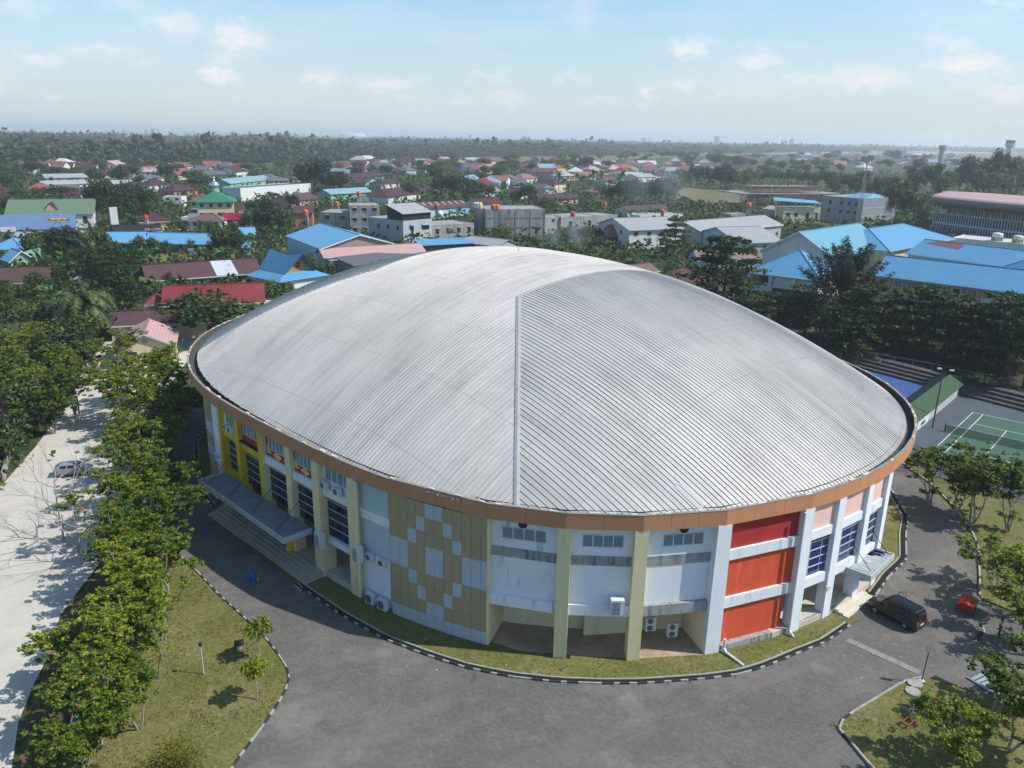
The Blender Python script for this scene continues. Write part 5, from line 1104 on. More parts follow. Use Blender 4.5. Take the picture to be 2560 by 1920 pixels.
house('pink_roof_house', 'house with a long faded pink roof tucked behind the rim of the dome', k2(595, 1182), k2(1452, 1134), 4.2, 4.2, 9, 'gable', 1.8, 'grey', 'pink', 4)
house('concrete_yard_house', 'grimy concrete house with an unfinished flat deck behind the rim of the dome', k2(650, 1325), k2(1010, 1300), 0, 3.6, 12, 'flat', 0, 'conc', 'concrete', 3)
house('lean_to_shed', 'dark grey sheet metal lean-to beside the grimy concrete house', k2(850, 1262), k2(1420, 1190), 3, 3, 8, 'shed', 1.4, 'conc', 'dgrey')
e, w, d = house('concrete_block', 'bare grey concrete block with small dark windows and a mesh dish on its deck', k2(560, 985), k2(822, 992), 0, 8.5, 16, 'flat', 0, 'conc', 'concrete', 2, 2)
e, w, d = house('concrete_block', 'taller bare concrete block right of the mesh dish', k2(818, 995), k2(1075, 992), 0, 11.5, 14, 'flat', 0, 'conc', 'concrete', 3, 3)
e, w, d = house('shop_house', 'grey three storey shop house with blue window awnings and a sheet roof loft', k2(1275, 1068), k2(1522, 1040), 0, 8.2, 20, 'flat', 0, 'grey', 'concrete', 0, 1)
for x, z, ww in ((.3, 4.8, 1.7), (.78, 4.6, 3.4)):
    win_part(e, w * x, z - .3, ww, 1.7, frame=False); MB().add([(w * x - ww * .6, -.05, z + 2), (w * x + ww * .6, -.05, z + 2), (w * x + ww * .6, -1.0, z + 1.5), (w * x - ww * .6, -1.0, z + 1.5)], [(0, 1, 2, 3)]).obj('window_awning', R_['blue'], e)
for k in range(3): win_part(e, 3 + k * 5.5, 4.6, 1.4, 1.6, 0, 'l', d, w, frame=False)
lo = MB(); prism_x(lo, [(.4, 8.2), (9, 8.2), (9, 13.2), (.4, 10.6)], .2, w - .2); lo.obj('loft', W_['dark'], e); lo = MB(); prism_x(lo, [(-.4, 10.6), (9.4, 13.4), (9.4, 13.55), (-.4, 10.75)], -.3, w + .3); lo.obj('loft_roof', R_['grey'], e)
e, w, d = house('low_shop', 'low stained concrete shops between the grey shop house and the bare concrete block', k2(1522, 1040), k2(1885, 1012), 0, 5.6, 14, 'flat', 0, 'conc', 'concrete', 4)
e, w, d = house('concrete_shop_house', 'big unpainted concrete shop house with water tanks along its parapet', k2(1985, 1015), k3(278, 1010), 0, 11, 18, 'flat', 0, 'conc', 'concrete', 0, 1)
bm = MB()
for z in (3.6, 7.3): bm.box(-.03, w + .03, -.09, -.004, z, z + .45)
for k in range(5): bm.box(w * k / 4 - .2, w * k / 4 + .2, -.14, -.004, 0, 10.6)
bm.obj('concrete_frame', paint('darker_concrete', (.2, .2, .195), .9, .3, .4, .6, True), e)
for k in range(4):
    for z in (4.6, 8): win_part(e, 2.5 + k * 4, z, .9, 1.6, 0, 'l', d, w, frame=False)
house('blue_shed', 'long open shed with a strong sky blue roof just behind the dome', k2(1440, 1088), k2(1935, 1064), 4, 4, 8, 'shed', .9, 'dark', 'bluet', 0, 1, .3)
house('grey_shed', 'grey corrugated shed roof slanting beside the blue open shed', k2(1790, 1055), k2(2095, 1090), 4, 4, 10, 'gable', 1.6, 'grey', 'grey')
e, w, d = house('long_rowhouse', 'long dark red row roof with pale skylight strips', k2(1395, 770), k2(1845, 745), 5, 5, 12, 'gable', 2.4, 'sky', 'maroonm', 0)
s = 2.4 / 6
for k in range(8): MB().add([(w * (k + .6) / 8, 2.6, 5 + s * 2.6 + .19), (w * (k + .6) / 8 + .9, 2.6, 5 + s * 2.6 + .19), (w * (k + .6) / 8 + .7, 5.6, 5 + s * 5.6 + .19), (w * (k + .6) / 8 - .2, 5.6, 5 + s * 5.6 + .19)], [(0, 1, 2, 3)]).obj('skylight', R_['grey'], e)
bn = MB(); bn.box(w * .6, w * .97, -.5, -.4, .6, 4.2); so_ = bn.obj('banner', paint('banner_blue', (.14, .38, .58), .6, .25, .3, .8, stain_c=(.6, .68, .72), thr=.48), e); MB().box(w * .6, w * .97, -.52, -.501, .6, 1.5).obj('banner_white_band', W_['white'], so_)
for a in [('hip_roof_house', 'large white house under a wide maroon hipped roof near the centre trees', (1140, 665), (1522, 612), 4.5, 16, 'hip', 3.6, 'white', 'maroon', 4), ('mint_house', 'two storey mint house with a pale striped roof left of the lilac house', (645, 640), (1000, 620), 5.5, 12, 'gable', 2.2, 'mint', 'lblue', 5),
          ('lilac_house', 'lilac house with a plain maroon roof above the concrete blocks', (800, 648), (1045, 636), 4, 13, 'hip', 3, 'lilac', 'maroon', 3), ('village_house', 'maroon roofed row above the mint gabled house', (815, 496), (1105, 484), 4, 12, 'gable', 2.6, 'mint', 'maroon', 5), ('mint_gable_house', 'mint gabled house with maroon eaves in the middle village', (945, 545), (1065, 522), 4, 12, 'front', 2.6, 'mint', 'maroon', 2),
          ('village_house', 'maroon bungalow beside the mint gabled house', (1075, 548), (1245, 540), 4, 11, 'hip', 2.6, 'white', 'maroon', 3), ('village_house', 'red and pale blue gabled house below the airfield strip', (625, 440), (810, 462), 5, 12, 'gable', 2.6, 'sky', 'lblue', 3), ('village_house', 'maroon roof tight behind the white warehouse', (310, 702), (535, 672), 5, 12, 'gable', 2.6, 'pinkw', 'maroonm', 2),
          ('village_house', 'tall maroon wall and roof left of the concrete blocks', (335, 800), (485, 800), 6, 10, 'gable', 2.4, 'terrw', 'maroonm', 0), ('grey_house', 'dark grey hipped house at the foot of the biggest dark tree', (-40, 500), (150, 505), 5, 14, 'hip', 3, 'grey', 'dgrey', 3), ('grey_house', 'plain grey house right of the dark grey hipped one', (110, 525), (280, 522), 6, 9, 'gable', 1.6, 'grey', 'dgrey', 4),
          ('village_house', 'small white house with maroon roof in the gap beside the biggest dark tree', (320, 500), (410, 500), 4, 8, 'hip', 2, 'white', 'dgrey', 2), ('village_house', 'maroon house half hidden right below the biggest dark tree', (350, 560), (425, 556), 3.5, 8, 'hip', 2.2, 'white', 'maroon', 1), ('village_house', 'lilac tinted maroon roof right of the centre trees', (1905, 725), (2130, 715), 4, 10, 'gable', 2.2, 'white', 'maroon', 3),
          ('village_house', 'grey roofed shack above the lilac tinted maroon roof', (1960, 620), (2110, 612), 3.5, 10, 'gable', 2, 'grey', 'grey', 2), ('village_house', 'cream house with salmon hipped roof in the bright middle village', (1925, 425), (2075, 420), 5, 13, 'hip', 3.4, 'cream', 'orange', 3), ('village_house', 'grey gabled house left of the cream salmon one', (1835, 520), (1925, 500), 4, 10, 'gable', 2.6, 'white', 'lblue', 2)]:
    n, lab, a1, a2, ze, D, kd, rh, wm, rm, nw = a; house(n, lab, k2(*a1), k2(*a2), ze, ze, D, kd, rh, wm, rm, nw, 2 if ze > 5 else 1, .7, frame=False)
# ---- centre right
house('row_house', 'grimy grey concrete row house next to the tank topped shop house', k3(282, 1000), k3(420, 985), 0, 7.4, 14, 'flat', 0, 'conc', 'concrete', 1, 2)
house('row_house', 'stained concrete terrace with two small windows behind the smoke', k3(420, 990), k3(745, 970), 0, 7, 14, 'flat', 0, 'conc', 'concrete', 2, 1)
house('row_house', 'last stained concrete terrace unit before the white gabled house', k3(745, 960), k3(905, 945), 0, 6.5, 12, 'flat', 0, 'conc', 'concrete', 1, 1)
e, w, d = house('office_house', 'white two storey house with a long grey gable roof and small white framed windows', k3(1015, 950), k3(1470, 935), 7, 7, 12, 'gable', 3, 'white', 'grey', 4, 2, .7, side_win='l', nside=2, Dp=k3(835, 890))
house('red_porch', 'steep red sheet porch roof stuck on the end of the white two storey house', k3(838, 1095), k3(958, 1095), 0, 3.4, 3, 'shed', 4.2, 'dark', 'redm')
house('grey_warehouse', 'wide grey warehouse roof behind the one with the blue beam', k3(1640, 968), k3(2330, 905), 6, 6, 18, 'gable', 3, 'grey', 'grey', 0, 1, .6)
e, w, d = house('beam_warehouse', 'pale grey roofed warehouse whose gable end has a blue beam', k3(1958, 1060), k4(120, 1050), 5, 5, 18, 'gable', 3.6, 'sky', 'grey', 4, 1, .6, Dp=k3(1640, 975))
MB().box(-.25, -.07, .3, d - .3, 4.4, 5.0).obj('blue_beam', W_['sky'], e)
for k in range(4): win_part(e, d * (k + .5) / 4, 2.2, 2.2, 1.9, 0, 'l', d, w, frame=False)
house('brown_roof_house', 'pale house with a plain brown gable roof in front of the warehouses', k3(1612, 1202), k3(2150, 1180), 3.4, 3.4, 9, 'gable', 2.4, 'sky', 'brown', 3, Dp=k3(1485, 1180))
house('rusty_roof_house', 'house under a rusty roof with rows of white patches, beside the round green tree', k3(1352, 1350), k3(1700, 1452), 3.4, 3.4, 10, 'gable', 2, 'brick', 'rust', 2)
house('yard_shack', 'brown roofed shack right behind the dome and the low palms', k3(1110, 1320), k3(1255, 1300), 3, 3, 7, 'gable', 1.6, 'brick', 'brown', 1)
for a in [('village_house', 'orange red roofed house left of the radio mast', (95, 505), (218, 498), 5, 13, 'hip', 3.4, 'white', 'orange', 3), ('yellow_house', 'yellow two storey house with maroon roof and rows of windows', (205, 540), (372, 550), 6.5, 14, 'hip', 3, 'cream', 'maroon', 5), ('cream_corner_house', 'cream house with dark maroon hipped roof beside the light green bush', (30, 630), (282, 622), 4, 13, 'hip', 3, 'cream', 'maroon', 3),
          ('long_low_house', 'long low maroon roof behind the pair of coconut palms', (268, 690), (570, 672), 3.5, 12, 'gable', 2.4, 'pinkw', 'maroon', 5), ('grey_hip_house', 'house with a light grey pyramid roof right of the radio mast', (420, 482), (548, 478), 5, 12, 'hip', 3, 'pinkw', 'grey', 3), ('village_house', 'house with a mustard yellow roof at the foot of the radio mast', (385, 448), (480, 446), 5, 12, 'gable', 2.4, 'white', paint('mustard_roof', (.42, .32, .07), .6), 2),
          ('village_house', 'dark slate roofed house in front of the orange red one', (15, 545), (130, 545), 4, 10, 'gable', 2.6, 'white', 'dgrey', 2), ('village_house', 'grey roof tucked behind the cream corner house', (130, 575), (285, 590), 4, 9, 'hip', 2.4, 'white', 'dgrey', 2), ('village_house', 'plain brown roofed house between the coconut palms', (635, 620), (760, 622), 4, 10, 'hip', 2.4, 'pinkw', 'brown', 2), ('striped_roof_house', 'house with white and maroon striped sheets behind the coconut palms', (815, 522), (915, 520), 4, 12, 'gable', 2.4, 'white', 'rust', 2),
          ('long_wall_house', 'long dark red roof with a pale ridge at the edge of the dry field', (1000, 780), (1345, 762), 4, 9, 'gable', 1.6, 'white', 'maroonm', 0), ('white_box_house', 'row of plain white walls below the long dark red roof', (1105, 825), (1475, 812), 4, 8, 'flat', 0, 'white', 'concrete', 2), ('white_block', 'white flat roofed villa with stepped terraces in the bright village', (945, 455), (1130, 452), 7, 14, 'flat', 0, 'white', 'lblue', 4), ('grey_gable_house', 'white gabled house with a grey roof below the stepped villa', (1090, 495), (1240, 488), 5, 14, 'gable', 2.4, 'cream', 'grey', 3),
          ('village_house', 'red house with tall chimney like tower near the palms', (745, 440), (795, 440), 8, 6, 'flat', 0, 'terrw', 'red', 1), ('village_house', 'maroon roof at the far side of the dry field', (1240, 480), (1345, 476), 4.5, 11, 'hip', 2.6, 'white', 'maroon', 2), ('village_house', 'white house with red steps right of the stepped villa', (1250, 520), (1365, 515), 6, 10, 'flat', 0, 'white', 'concrete', 3), ('village_house', 'pink roofed house in the trees right of the dry field', (1460, 398), (1560, 395), 5, 14, 'hip', 3, 'white', 'redm', 2),
          ('village_house', 'pale pink sheet roof right of the pink roofed house', (1560, 402), (1650, 400), 5, 13, 'gable', 2.4, 'white', 'pink', 2), ('village_house', 'bright red house at the tree line right of the dry field', (2105, 455), (2170, 452), 6, 11, 'hip', 3, 'pinkw', 'redm', 2), ('village_house', 'dull red roof left of the bright red house', (1975, 445), (2070, 442), 5, 13, 'gable', 2.4, 'white', 'maroon', 2),
          ('tin_roof_cluster', 'low grey tin roofs and tanks at the corner of the dry field', (1895, 815), (2060, 810), 4, 8, 'flat', 0, 'conc', 'concrete', 1), ('low_rowhouse', 'low grey roofed row behind the concrete terrace', (560, 838), (900, 822), 5, 8, 'flat', 0, 'white', 'concrete', 3), ('rooftop_shed', 'grey sheds on top of the terrace behind the smoke', (640, 835), (760, 830), 6, 5, 'shed', .8, 'grey', 'lblue', 0)]:
    n, lab, a1, a2, ze, D, kd, rh, wm, rm, nw = a; house(n, lab, k3(*a1), k3(*a2), ze, ze, D, kd, rh, wm, rm, nw, 2 if ze > 5 else 1, .7, frame=False)
# ---- right side: blue roofed campus
def nearz(c, x, y, z): return at(*K(c, x, y), z)
e, w, d = house('campus_hall', 'big campus hall with a turquoise gable roof and white barge boards', k4(-40, 1118), k4(560, 1190), 8, 8, 30, 'front', 6.0, 'white', 'teal', 0, 1, .6, Dp=k4(1220, 1108))
bb = MB(); s = 6.0 / (w / 2)
for sg in (1, -1):
    x0, x1 = (-.7, w / 2) if sg > 0 else (w / 2, w + .7); za, zb = (8 - s * .7, 14.0) if sg > 0 else (14.0, 8 - s * .7)
    bb.add([(x0, -.75, za - .3), (x1, -.75, zb - .3), (x1, -.75, zb + .3), (x0, -.75, za + .3), (x0, -.6, za - .3), (x1, -.6, zb - .3), (x1, -.6, zb + .3), (x0, -.6, za + .3)], [(0, 1, 2, 3), (7, 6, 5, 4), (3, 2, 6, 7), (0, 4, 5, 1)])
bb.obj('barge_board', W_['white'], e)
e, w, d = house('campus_pavilion', 'white walled pavilion with a sky blue pyramid roof and tall square columns', k3(2062, 1305), k4(440, 1378), 7, 7, 17, 'hip', 5.4, 'white', 'bluet', 0, 1, 1.0)
for k in range(4): MB().box(w * k / 3 - .35, w * k / 3 + .35, -.9, -.2, 0, 6.7).obj('column', W_['white'], e)
MB().box(w * .36, w * .97, -.05, .2, 0, 3.6).obj('dark_entrance', P_DARK, e); MB().box(w * .04, w * .28, -.05, .2, 4.3, 6.2).obj('window', WIN, e); MB().box(w * .36, w * .97, -.2, .1, 3.7, 6.3).obj('upper_panel', W_['white'], e)
house('campus_block', 'campus block with a sky blue hipped roof behind the turquoise hall', k4(1040, 1125), k4(1600, 1020), 8.5, 8.5, 24, 'hip', 4.4, 'cream', 'bluet', 4, 1, .9)
e, w, d = house('campus_classrooms', 'long cream classroom block with pink columns, white window grids and a sky blue tiled roof', k4(955, 1325), k4(2420, 1505), 8, 8, 14, 'gable', 3.6, 'cream', 'bluet', 0, 1, 1.1)
n = 11
for k in range(n + 1): MB().box(w * k / n - .3, w * k / n + .3, -.35, -.003, 0, 7.6).obj('column', paint('column_pink', (.48, .19, .17), .7, .1), e)
for k in range(n):
    x0, x1 = w * k / n + .7, w * (k + 1) / n - .7; big_ = k < 5; z0, z1 = (3.6, 6.9) if big_ else (5.3, 6.9)
    if k == 5:
        win_part(e, x0 + 1, 5.6, 1.3, 1.1, frame=False); win_part(e, x1 - 1, 5.6, 1.3, 1.1, frame=False); continue
    wn = MB().box(x0, x1, -.06, .1, z0, z1).obj('window', WIN, e); g = MB(); nx = 4
    for q in range(nx + 1): g.box(x0 + (x1 - x0) * q / nx - .07, x0 + (x1 - x0) * q / nx + .07, -.12, -.062, z0, z1)
    for q in range(3 if big_ else 2): zz = z0 + (z1 - z0) * q / (2 if big_ else 1); g.box(x0, x1, -.13, -.121, zz - .08, zz + .08)
    g.obj('frame', W_['white'], wn)
MB().box(-.02, w + .02, -1.0, -.36, 3.0, 3.25).obj('slab_edge', W_['grey'], e); MB().box(0, w, -.04, -.004, 0, 2.98).obj('ground_floor_shade', W_['sky'], e)  # thin pale blue panel across the lower storey front
e, w, d = house('campus_rear_block', 'campus block whose sky blue roof has a big brown unpainted patch', k4(1215, 1150), k4(2330, 1300), 8, 8, 17, 'gable', 3.4, 'cream', 'bluet', 4, 1, .7)
s = 3.4 / 8.5; pm = MB(); pm.add([(w * .02, 6.2, 8 + s * 6.2 + .18), (w * .33, 4.6, 8 + s * 4.6 + .18), (w * .34, 6.8, 8 + s * 6.8 + .18), (w * .30, 8.4, 8 + s * 8.4 + .18), (w * .12, 8.4, 8 + s * 8.4 + .18)], [(0, 1, 2, 3, 4)]); pm.obj('unpainted_sheet', R_['brown'], e)
house('campus_wing', 'short campus wing with sky blue hipped roof at the edge of the long classroom block', k4(2070, 1262), k4(2420, 1330), 10, 10, 22, 'hip', 4, 'cream', 'bluet', 3)
house('flat_white_building', 'plain white flat roofed building in front of the curved glass offices', k4(1590, 1015), k4(2330, 1082), 8, 8, 14, 'flat', 0, 'white', 'white', 5)
# ---- unfinished block and shops
e, w, d = house('unfinished_block', 'three storey unplastered grey block with a small turquoise roof on top', k4(440, 868), k4(795, 905), 0, 12.5, 12, 'flat', 0, paint('wet_render', (.25, .26, .285), .9, .2, .3, .5, True), 'concrete', 0, 1, Dp=k4(985, 870))
for z in (4.6, 8.6):
    for x in (.22, .5, .68, .84): win_part(e, w * x, z, 1.3, 1.9, mat=P_DARK)
    MB().box(w + .002, w + .06, .1, d - .1, z - .9, z - .55).obj('floor_beam', W_['grey'], e)
MB().add([(w * .4, 1.5, 11.9), (w - .6, 1.5, 11.9), (w - .6, d - 2, 11.9), (w * .4, d - 2, 11.9), (w * .5, d * .5, 14.2), (w * .82, d * .5, 14.2)], [(0, 1, 5, 4), (1, 2, 5), (2, 3, 4, 5), (3, 0, 4)]).obj('turquoise_roof', R_['teal'], e)
e, w, d = house('arched_shops', 'worn cream shops with dark arched openings under a raised blue sheet roof', k4(120, 893), k4(440, 893), 0, 7.6, 9, 'flat', 0, 'cream', 'concrete', 0)
for x in (.14, .35): win_part(e, w * x, 3.2, 1.8, 2.2, frame=False)
for x in (.66, .92):
    m = MB(); m.add([(w * x - .9, -.06, 1.2), (w * x + .9, -.06, 1.2)] + [(w * x + .9 * math.cos(t), -.06, 4.2 + 1.0 * math.sin(t)) for t in np.linspace(0, PI, 8)], [tuple(range(10))]); m.obj('arched_opening', P_DARK, e)
MB().box(w * .0, w * .98, -.25, -.002, 5.2, 5.6).obj('ledge', W_['cream'], e)
b = MB(); b.add([(-w * .3, -1, 11.0), (w * .96, -1.6, 9.6), (w * .98, 6, 10.6), (-w * .12, 7, 12.0)], [(0, 1, 2, 3)]); b.add([(-w * .3, -1, 10.85), (w * .96, -1.6, 9.45), (w * .98, 6, 10.45), (-w * .12, 7, 11.85)], [(3, 2, 1, 0)]); b.obj('raised_sheet_roof', R_['blue'], e)
for x, y, z in ((-.2, 0, 10.7), (.3, 0, 10.2), (.92, -.8, 9.6)): MB().box(w * x - .12, w * x + .12, y, y + .2, 0, z).obj('roof_post', W_['white'], e)
e, w, d = house('pink_roof_shop', 'small shop with a pink sheet roof and a dark green sign beside the arched shops', k4(-40, 850), k4(112, 868), 0, 5, 8, 'gable', 1.4, 'grey', 'pink', 0)
MB().box(w * .55, w * .75, -.4, -.25, 2.6, 5).obj('green_sign', paint('sign_green', (.03, .16, .12), .6), e); MB().box(w * .76, w * .96, -.4, -.25, 2.8, 4.9).obj('white_sign', W_['white'], e)
# ---- construction site: two slabs on columns wrapped in timber poles
A, B = nearz(3, 1975, 745, 0), nearz(4, 590, 742, 0); dd_ = B - A; w = dd_.length; d = 22; rz = math.atan2(dd_.y, dd_.x)
e = empty('construction_site', 'half built concrete frame wrapped in brown timber scaffolding', 'construction site', A, rz); FOOT.append((A, w, d, rz))
MB().box(-1, w + 1, -1, d + 1, 7.2, 7.7).obj('lower_slab', W_['conc'], e); MB().box(w * .18, w * .8, 3, d - 3, 11.2, 11.6).obj('upper_slab', W_['conc'], e)
for k in range(8): MB().box(w * k / 7 - .3, w * k / 7 + .3, 0, .6, 0, 7.2).obj('column', W_['conc'], e)
sc_ = MB(); rr = random.Random(9)
for k in range(90):
    x = w * k / 89; sc_.tube([(x, -1.3, 0), (x + rr.uniform(-.7, .7), -1.3, 7.2)], .12, 4, 0, False)
    if .1 < k / 89 < .85: sc_.tube([(x, 2.6, 7.7), (x + rr.uniform(-.8, .8), 2.6, 12 + rr.random() * 1.6)], .13, 4, 0, False)
for z in (2.4, 4.8): sc_.tube([(0, -1.35, z), (w, -1.35, z)], .08, 4, 0, False)
for z in (8.6, 9.8, 11.9): sc_.tube([(w * .1, 2.5, z), (w * .85, 2.5, z)], .14, 4, 0, False)
for k in range(9): x = w * k / 9; sc_.tube([(x, -1.4, 0), (x + w / 9, -1.4, 7)], .08, 4, 0, False)
sc_.obj('scaffold_lattice', paint('timber_pole', (.26, .15, .11), .9, .3, 2), e)
# ---- curved glass office
Pc = nearz(4, 1410, 965, 0); Pd = nearz(4, 2330, 1085, 0); dd_ = Pd - Pc; w = dd_.length; rz = math.atan2(dd_.y, dd_.x); d = 40
e = empty('curved_office', 'long glass office building with white fins under an overhanging pink domed roof', 'office building', Pc, rz); FOOT.append((Pc, w, d, rz))
def bow(x): return -3.2 * math.sin(PI * min(1, max(0, x / (w * 1.4))))
xs = [w * 1.4 * k / 40 for k in range(41)]
for z0, z1, nm in ((0, 4.1, 'glass_storey'), (4.9, 8.6, 'glass_storey'), (9.0, 12.2, 'glass_storey')):
    x_in = 0 if z0 < 8 else 3; m = MB(); f = MB()
    for a, b_ in zip(xs, xs[1:]):
        if a < x_in: continue
        m.prism([(a, bow(a)), (b_, bow(b_)), (b_, d), (a, d)], z0, z1)
    o = m.obj(nm, glass('office_glass', (.015, .03, .035), .15), e)
    for k in range(int(w * 1.4 / 1.3)):
        x = k * 1.3
        if x >= x_in and (z0 < 8 or x > 10): f.box(x - .17, x + .17, bow(x) - .35, bow(x) - .004, z0, z1)
    f.obj('fin_frame', paint('office_fin', (.45, .50, .55), .5, .05), o)
for z0, z1 in ((4.1, 4.9), (8.6, 9.0)):
    m = MB()
    for a, b_ in zip(xs, xs[1:]): m.prism([(a, bow(a) - .4), (b_, bow(b_) - .4), (b_, d), (a, d)], z0, z1)
    m.obj('floor_band', W_['sky'], e)
MB().box(-.3, 10.5, -1.0, -.6, 8.99, 10.6).obj('terrace_parapet', W_['cream'], e)
for k in range(7): MB().box(2 + k * 8.2, 2.8 + k * 8.2, bow(k * 8) - 1.3, bow(k * 8) - .5, 9.0, 13.2).obj('column', paint('ochre_column', (.48, .28, .06), .7), e)
rm_ = MB(); prof = [(4.0, 12.2), (7.2, 13.4), (7.8, 14.6), (7.3, 15.8), (5.2, 16.4)]
xs2 = [-6.0 + (w * 1.45 + 6) * k / 36 for k in range(37)]
def nosef(x): return min(1, math.sqrt(max(0, 1 - ((x - 8) / 14.2) ** 2))) if x < 8 else 1
prev = None
for x in xs2:
    q = nosef(x); row = [(x, bow(x) - o * q + (1 - q) * 13, z if z < 16 else z) for o, z in prof] + [(x, 12 - 2 * (1 - q), 12.2 + 5.6 + .0), (x, d + 4, 16.2), (x, d + 4, 12.2)]
    if prev:
        for k in range(len(row) - 1): rm_.face([prev[k], row[k], row[k + 1], prev[k + 1]], 1 if k >= 4 else 0)
    else: rm_.face(row[::-1])
    prev = row
rm_.obj('roof', [paint('roof_rim_grey', (.22, .17, .165), .7, .2, .2, .4), R_['pink']], e, True)
# brackets under the roof nose
for k in range(3): MB().tube([(1 + k * .8, -.5, 9.2), (-.5 + k * .5, -3, 11), (-1.5 + k * .4, -5.4, 13)], .22, 6).obj('bracket', W_['sky'], e)

# ---------------------------------------------------------------- distant skyline and airfield
def far_box(name, label, u, v_top, wpx, dist, cat, mat, group=None, shape='box', zmin=0):
    dr = direction(u, v_top); k = dist / math.hypot(dr.x, dr.y); p = Vector((dr.x * k, dr.y * k, 0)); z = CAM_H + dr.z * k; w = wpx / F_PX * dist
    e = empty(name, label, cat, p, math.atan2(dr.y, dr.x) - PI / 2, group); return e, w, max(z, 6)
GREYW = paint('far_plaster', (.62, .63, .63), .9, .1, .02); GREYD = paint('far_grey', (.36, .38, .40), .9, .1, .02)
e, w, h = far_box('distant_tower', 'white slab building rising from the forest on the horizon', 314, 331, 14, 3300, 'tower', GREYW); MB().box(-w * .2, w / 2, 0, 20, 0, h).obj('tower_wall', GREYW, e); MB().box(-w / 2, -w * .2, 2, 18, 0, h * .8).obj('glass_side', WIN, e)
e, w, h = far_box('storage_tank', 'big pale round storage tank on the horizon', 389, 322, 20, 5000, 'tank', GREYW); MB().lathe([(w / 2, 0), (w / 2, h * .94), (w * .3, h)], 20).obj('tank_shell', GREYD, e)
e, w, h = far_box('stadium', 'very wide low white stadium roof on the horizon', 880, 331.5, 66, 8200, 'stadium', GREYW); MB().lathe([(w * .5, h * .2), (w * .46, h * .75), (w * .3, h), (w * .1, h * .9)], 28).obj('stadium_roof', GREYW, e)
for u, vt, wp, D, lab in ((1609, 345, 13, 7000, 'hazy grey block on the horizon next to the lattice mast'), (1793, 340.5, 12, 6000, 'hazy square tower block standing alone on the horizon'), (1980, 348, 10, 6000, 'faint tower block on the horizon above the tree line'), (1310, 341, 10, 5200, 'small white block on the horizon over the forest'), (226, 322, 10, 6200, 'pale white block on the horizon left of the round tank')):
    e, w, h = far_box('distant_block', lab, u, vt, wp, D, 'building', GREYD); MB().box(-w / 2, w / 2, 0, w, 0, h).obj('block_wall', GREYD, e); MB().box(-w * .3, w * .3, w * .2, w * .8, h, h + 2).obj('roof_house', GREYD, e)
def mast(name, label, u, v_base, v_top, dist, wbase, cols, levels):
    dr = direction(u, v_top); k = dist / math.hypot(dr.x, dr.y); p = (dr.x * k, dr.y * k, 0); h = CAM_H + dr.z * k
    e = empty(name, label, 'mast', p); ms = [MB(), MB()]
    for q in range(levels):
        z0, z1 = h * q / levels, h * (q + 1) / levels; w0, w1 = wbase * (1 - .85 * q / levels), wbase * (1 - .85 * (q + 1) / levels); m = ms[q * len(cols) // levels % 2 if len(cols) > 1 else 0]
        r = max(.05, wbase * .035)
        for sx, sy in ((1, 1), (1, -1), (-1, -1), (-1, 1)): m.tube([(sx * w0 / 2, sy * w0 / 2, z0), (sx * w1 / 2, sy * w1 / 2, z1)], r, 4, 0, False)
        for (ax, ay), (bx, by) in (((1, 1), (1, -1)), ((1, -1), (-1, -1)), ((-1, -1), (-1, 1)), ((-1, 1), (1, 1))): m.tube([(ax * w0 / 2, ay * w0 / 2, z0), (bx * w1 / 2, by * w1 / 2, z1)], r * .7, 4, 0, False)
    for i, c in enumerate(cols):
        if ms[i].f: ms[i].obj('lattice_section', c, e)
    return e
mast('radio_mast', 'red and white lattice radio mast among the village houses', *[K(3, 380, 430)[0]], 424, K(3, 380, 268)[1], 620, 4.2, [paint('mast_white', (.6, .6, .6), .6), paint('mast_red', (.5, .05, .04), .6)], 10)
mast('lattice_mast', 'tall hazy lattice mast on the horizon', 1625, 353, 335, 5600, 16, [GREYD], 9)
mast('telecom_mast', 'slim grey telecom mast rising from the trees behind the unfinished block', K(4, 862, 650)[0], 490, K(4, 862, 335)[1], 410, 2.0, [paint('mast_grey', (.32, .34, .36), .6)], 14)
e, w, h = far_box('control_tower', 'pale blue airport control tower with a dark glass cab', 2528, 350, 17, 2000, 'control tower', GREYW)
MB().prism([(-w * .3, -5), (w * .25, -5), (w * .35, 5), (-w * .35, 5)], 0, h * .74).obj('tower_shaft', paint('tower_blue', (.42, .55, .68), .8), e); c = MB(); c.lathe([(w * .36, h * .70), (w * .55, h * .80), (w * .55, h * .86)], 12); c.obj('cab_base', paint('tower_blue', (1, 1, 1)), e); c = MB(); c.lathe([(w * .46, h * .86), (w * .52, h * .98)], 12); c.obj('cab_glass', WIN, e); c = MB(); c.lathe([(w * .55, h * .98), (w * .5, h)], 12); c.obj('cab_roof', GREYD, e)
e, w, h = far_box('water_tower', 'brownish round tower at the edge of the airfield', 2358, 363, 15, 1600, 'tower', GREYW); c = MB(); c.lathe([(w * .36, 0), (w * .34, h * .8), (w * .5, h * .82), (w * .5, h)], 14); c.obj('tower_shaft', paint('tower_brown', (.35, .28, .25), .8), e)
e, w, h = far_box('terminal_building', 'white stepped terminal building beside the apron', 2264, 374, 26, 2500, 'building', GREYW); MB().box(-w / 2, w / 2, 0, 20, 0, h * .5).obj('ground_floor', GREYW, e); MB().box(-w / 2, w * .1, 2, 18, h * .5, h).obj('upper_floor', GREYW, e)
house('apron_building', 'white low terminal roof at the far end of the tall tree belt', k4(2080, 325), k4(2330, 335), 6, 6, 30, 'flat', 0, 'white', 'white', 0)
proto = None; rr = random.Random(21)
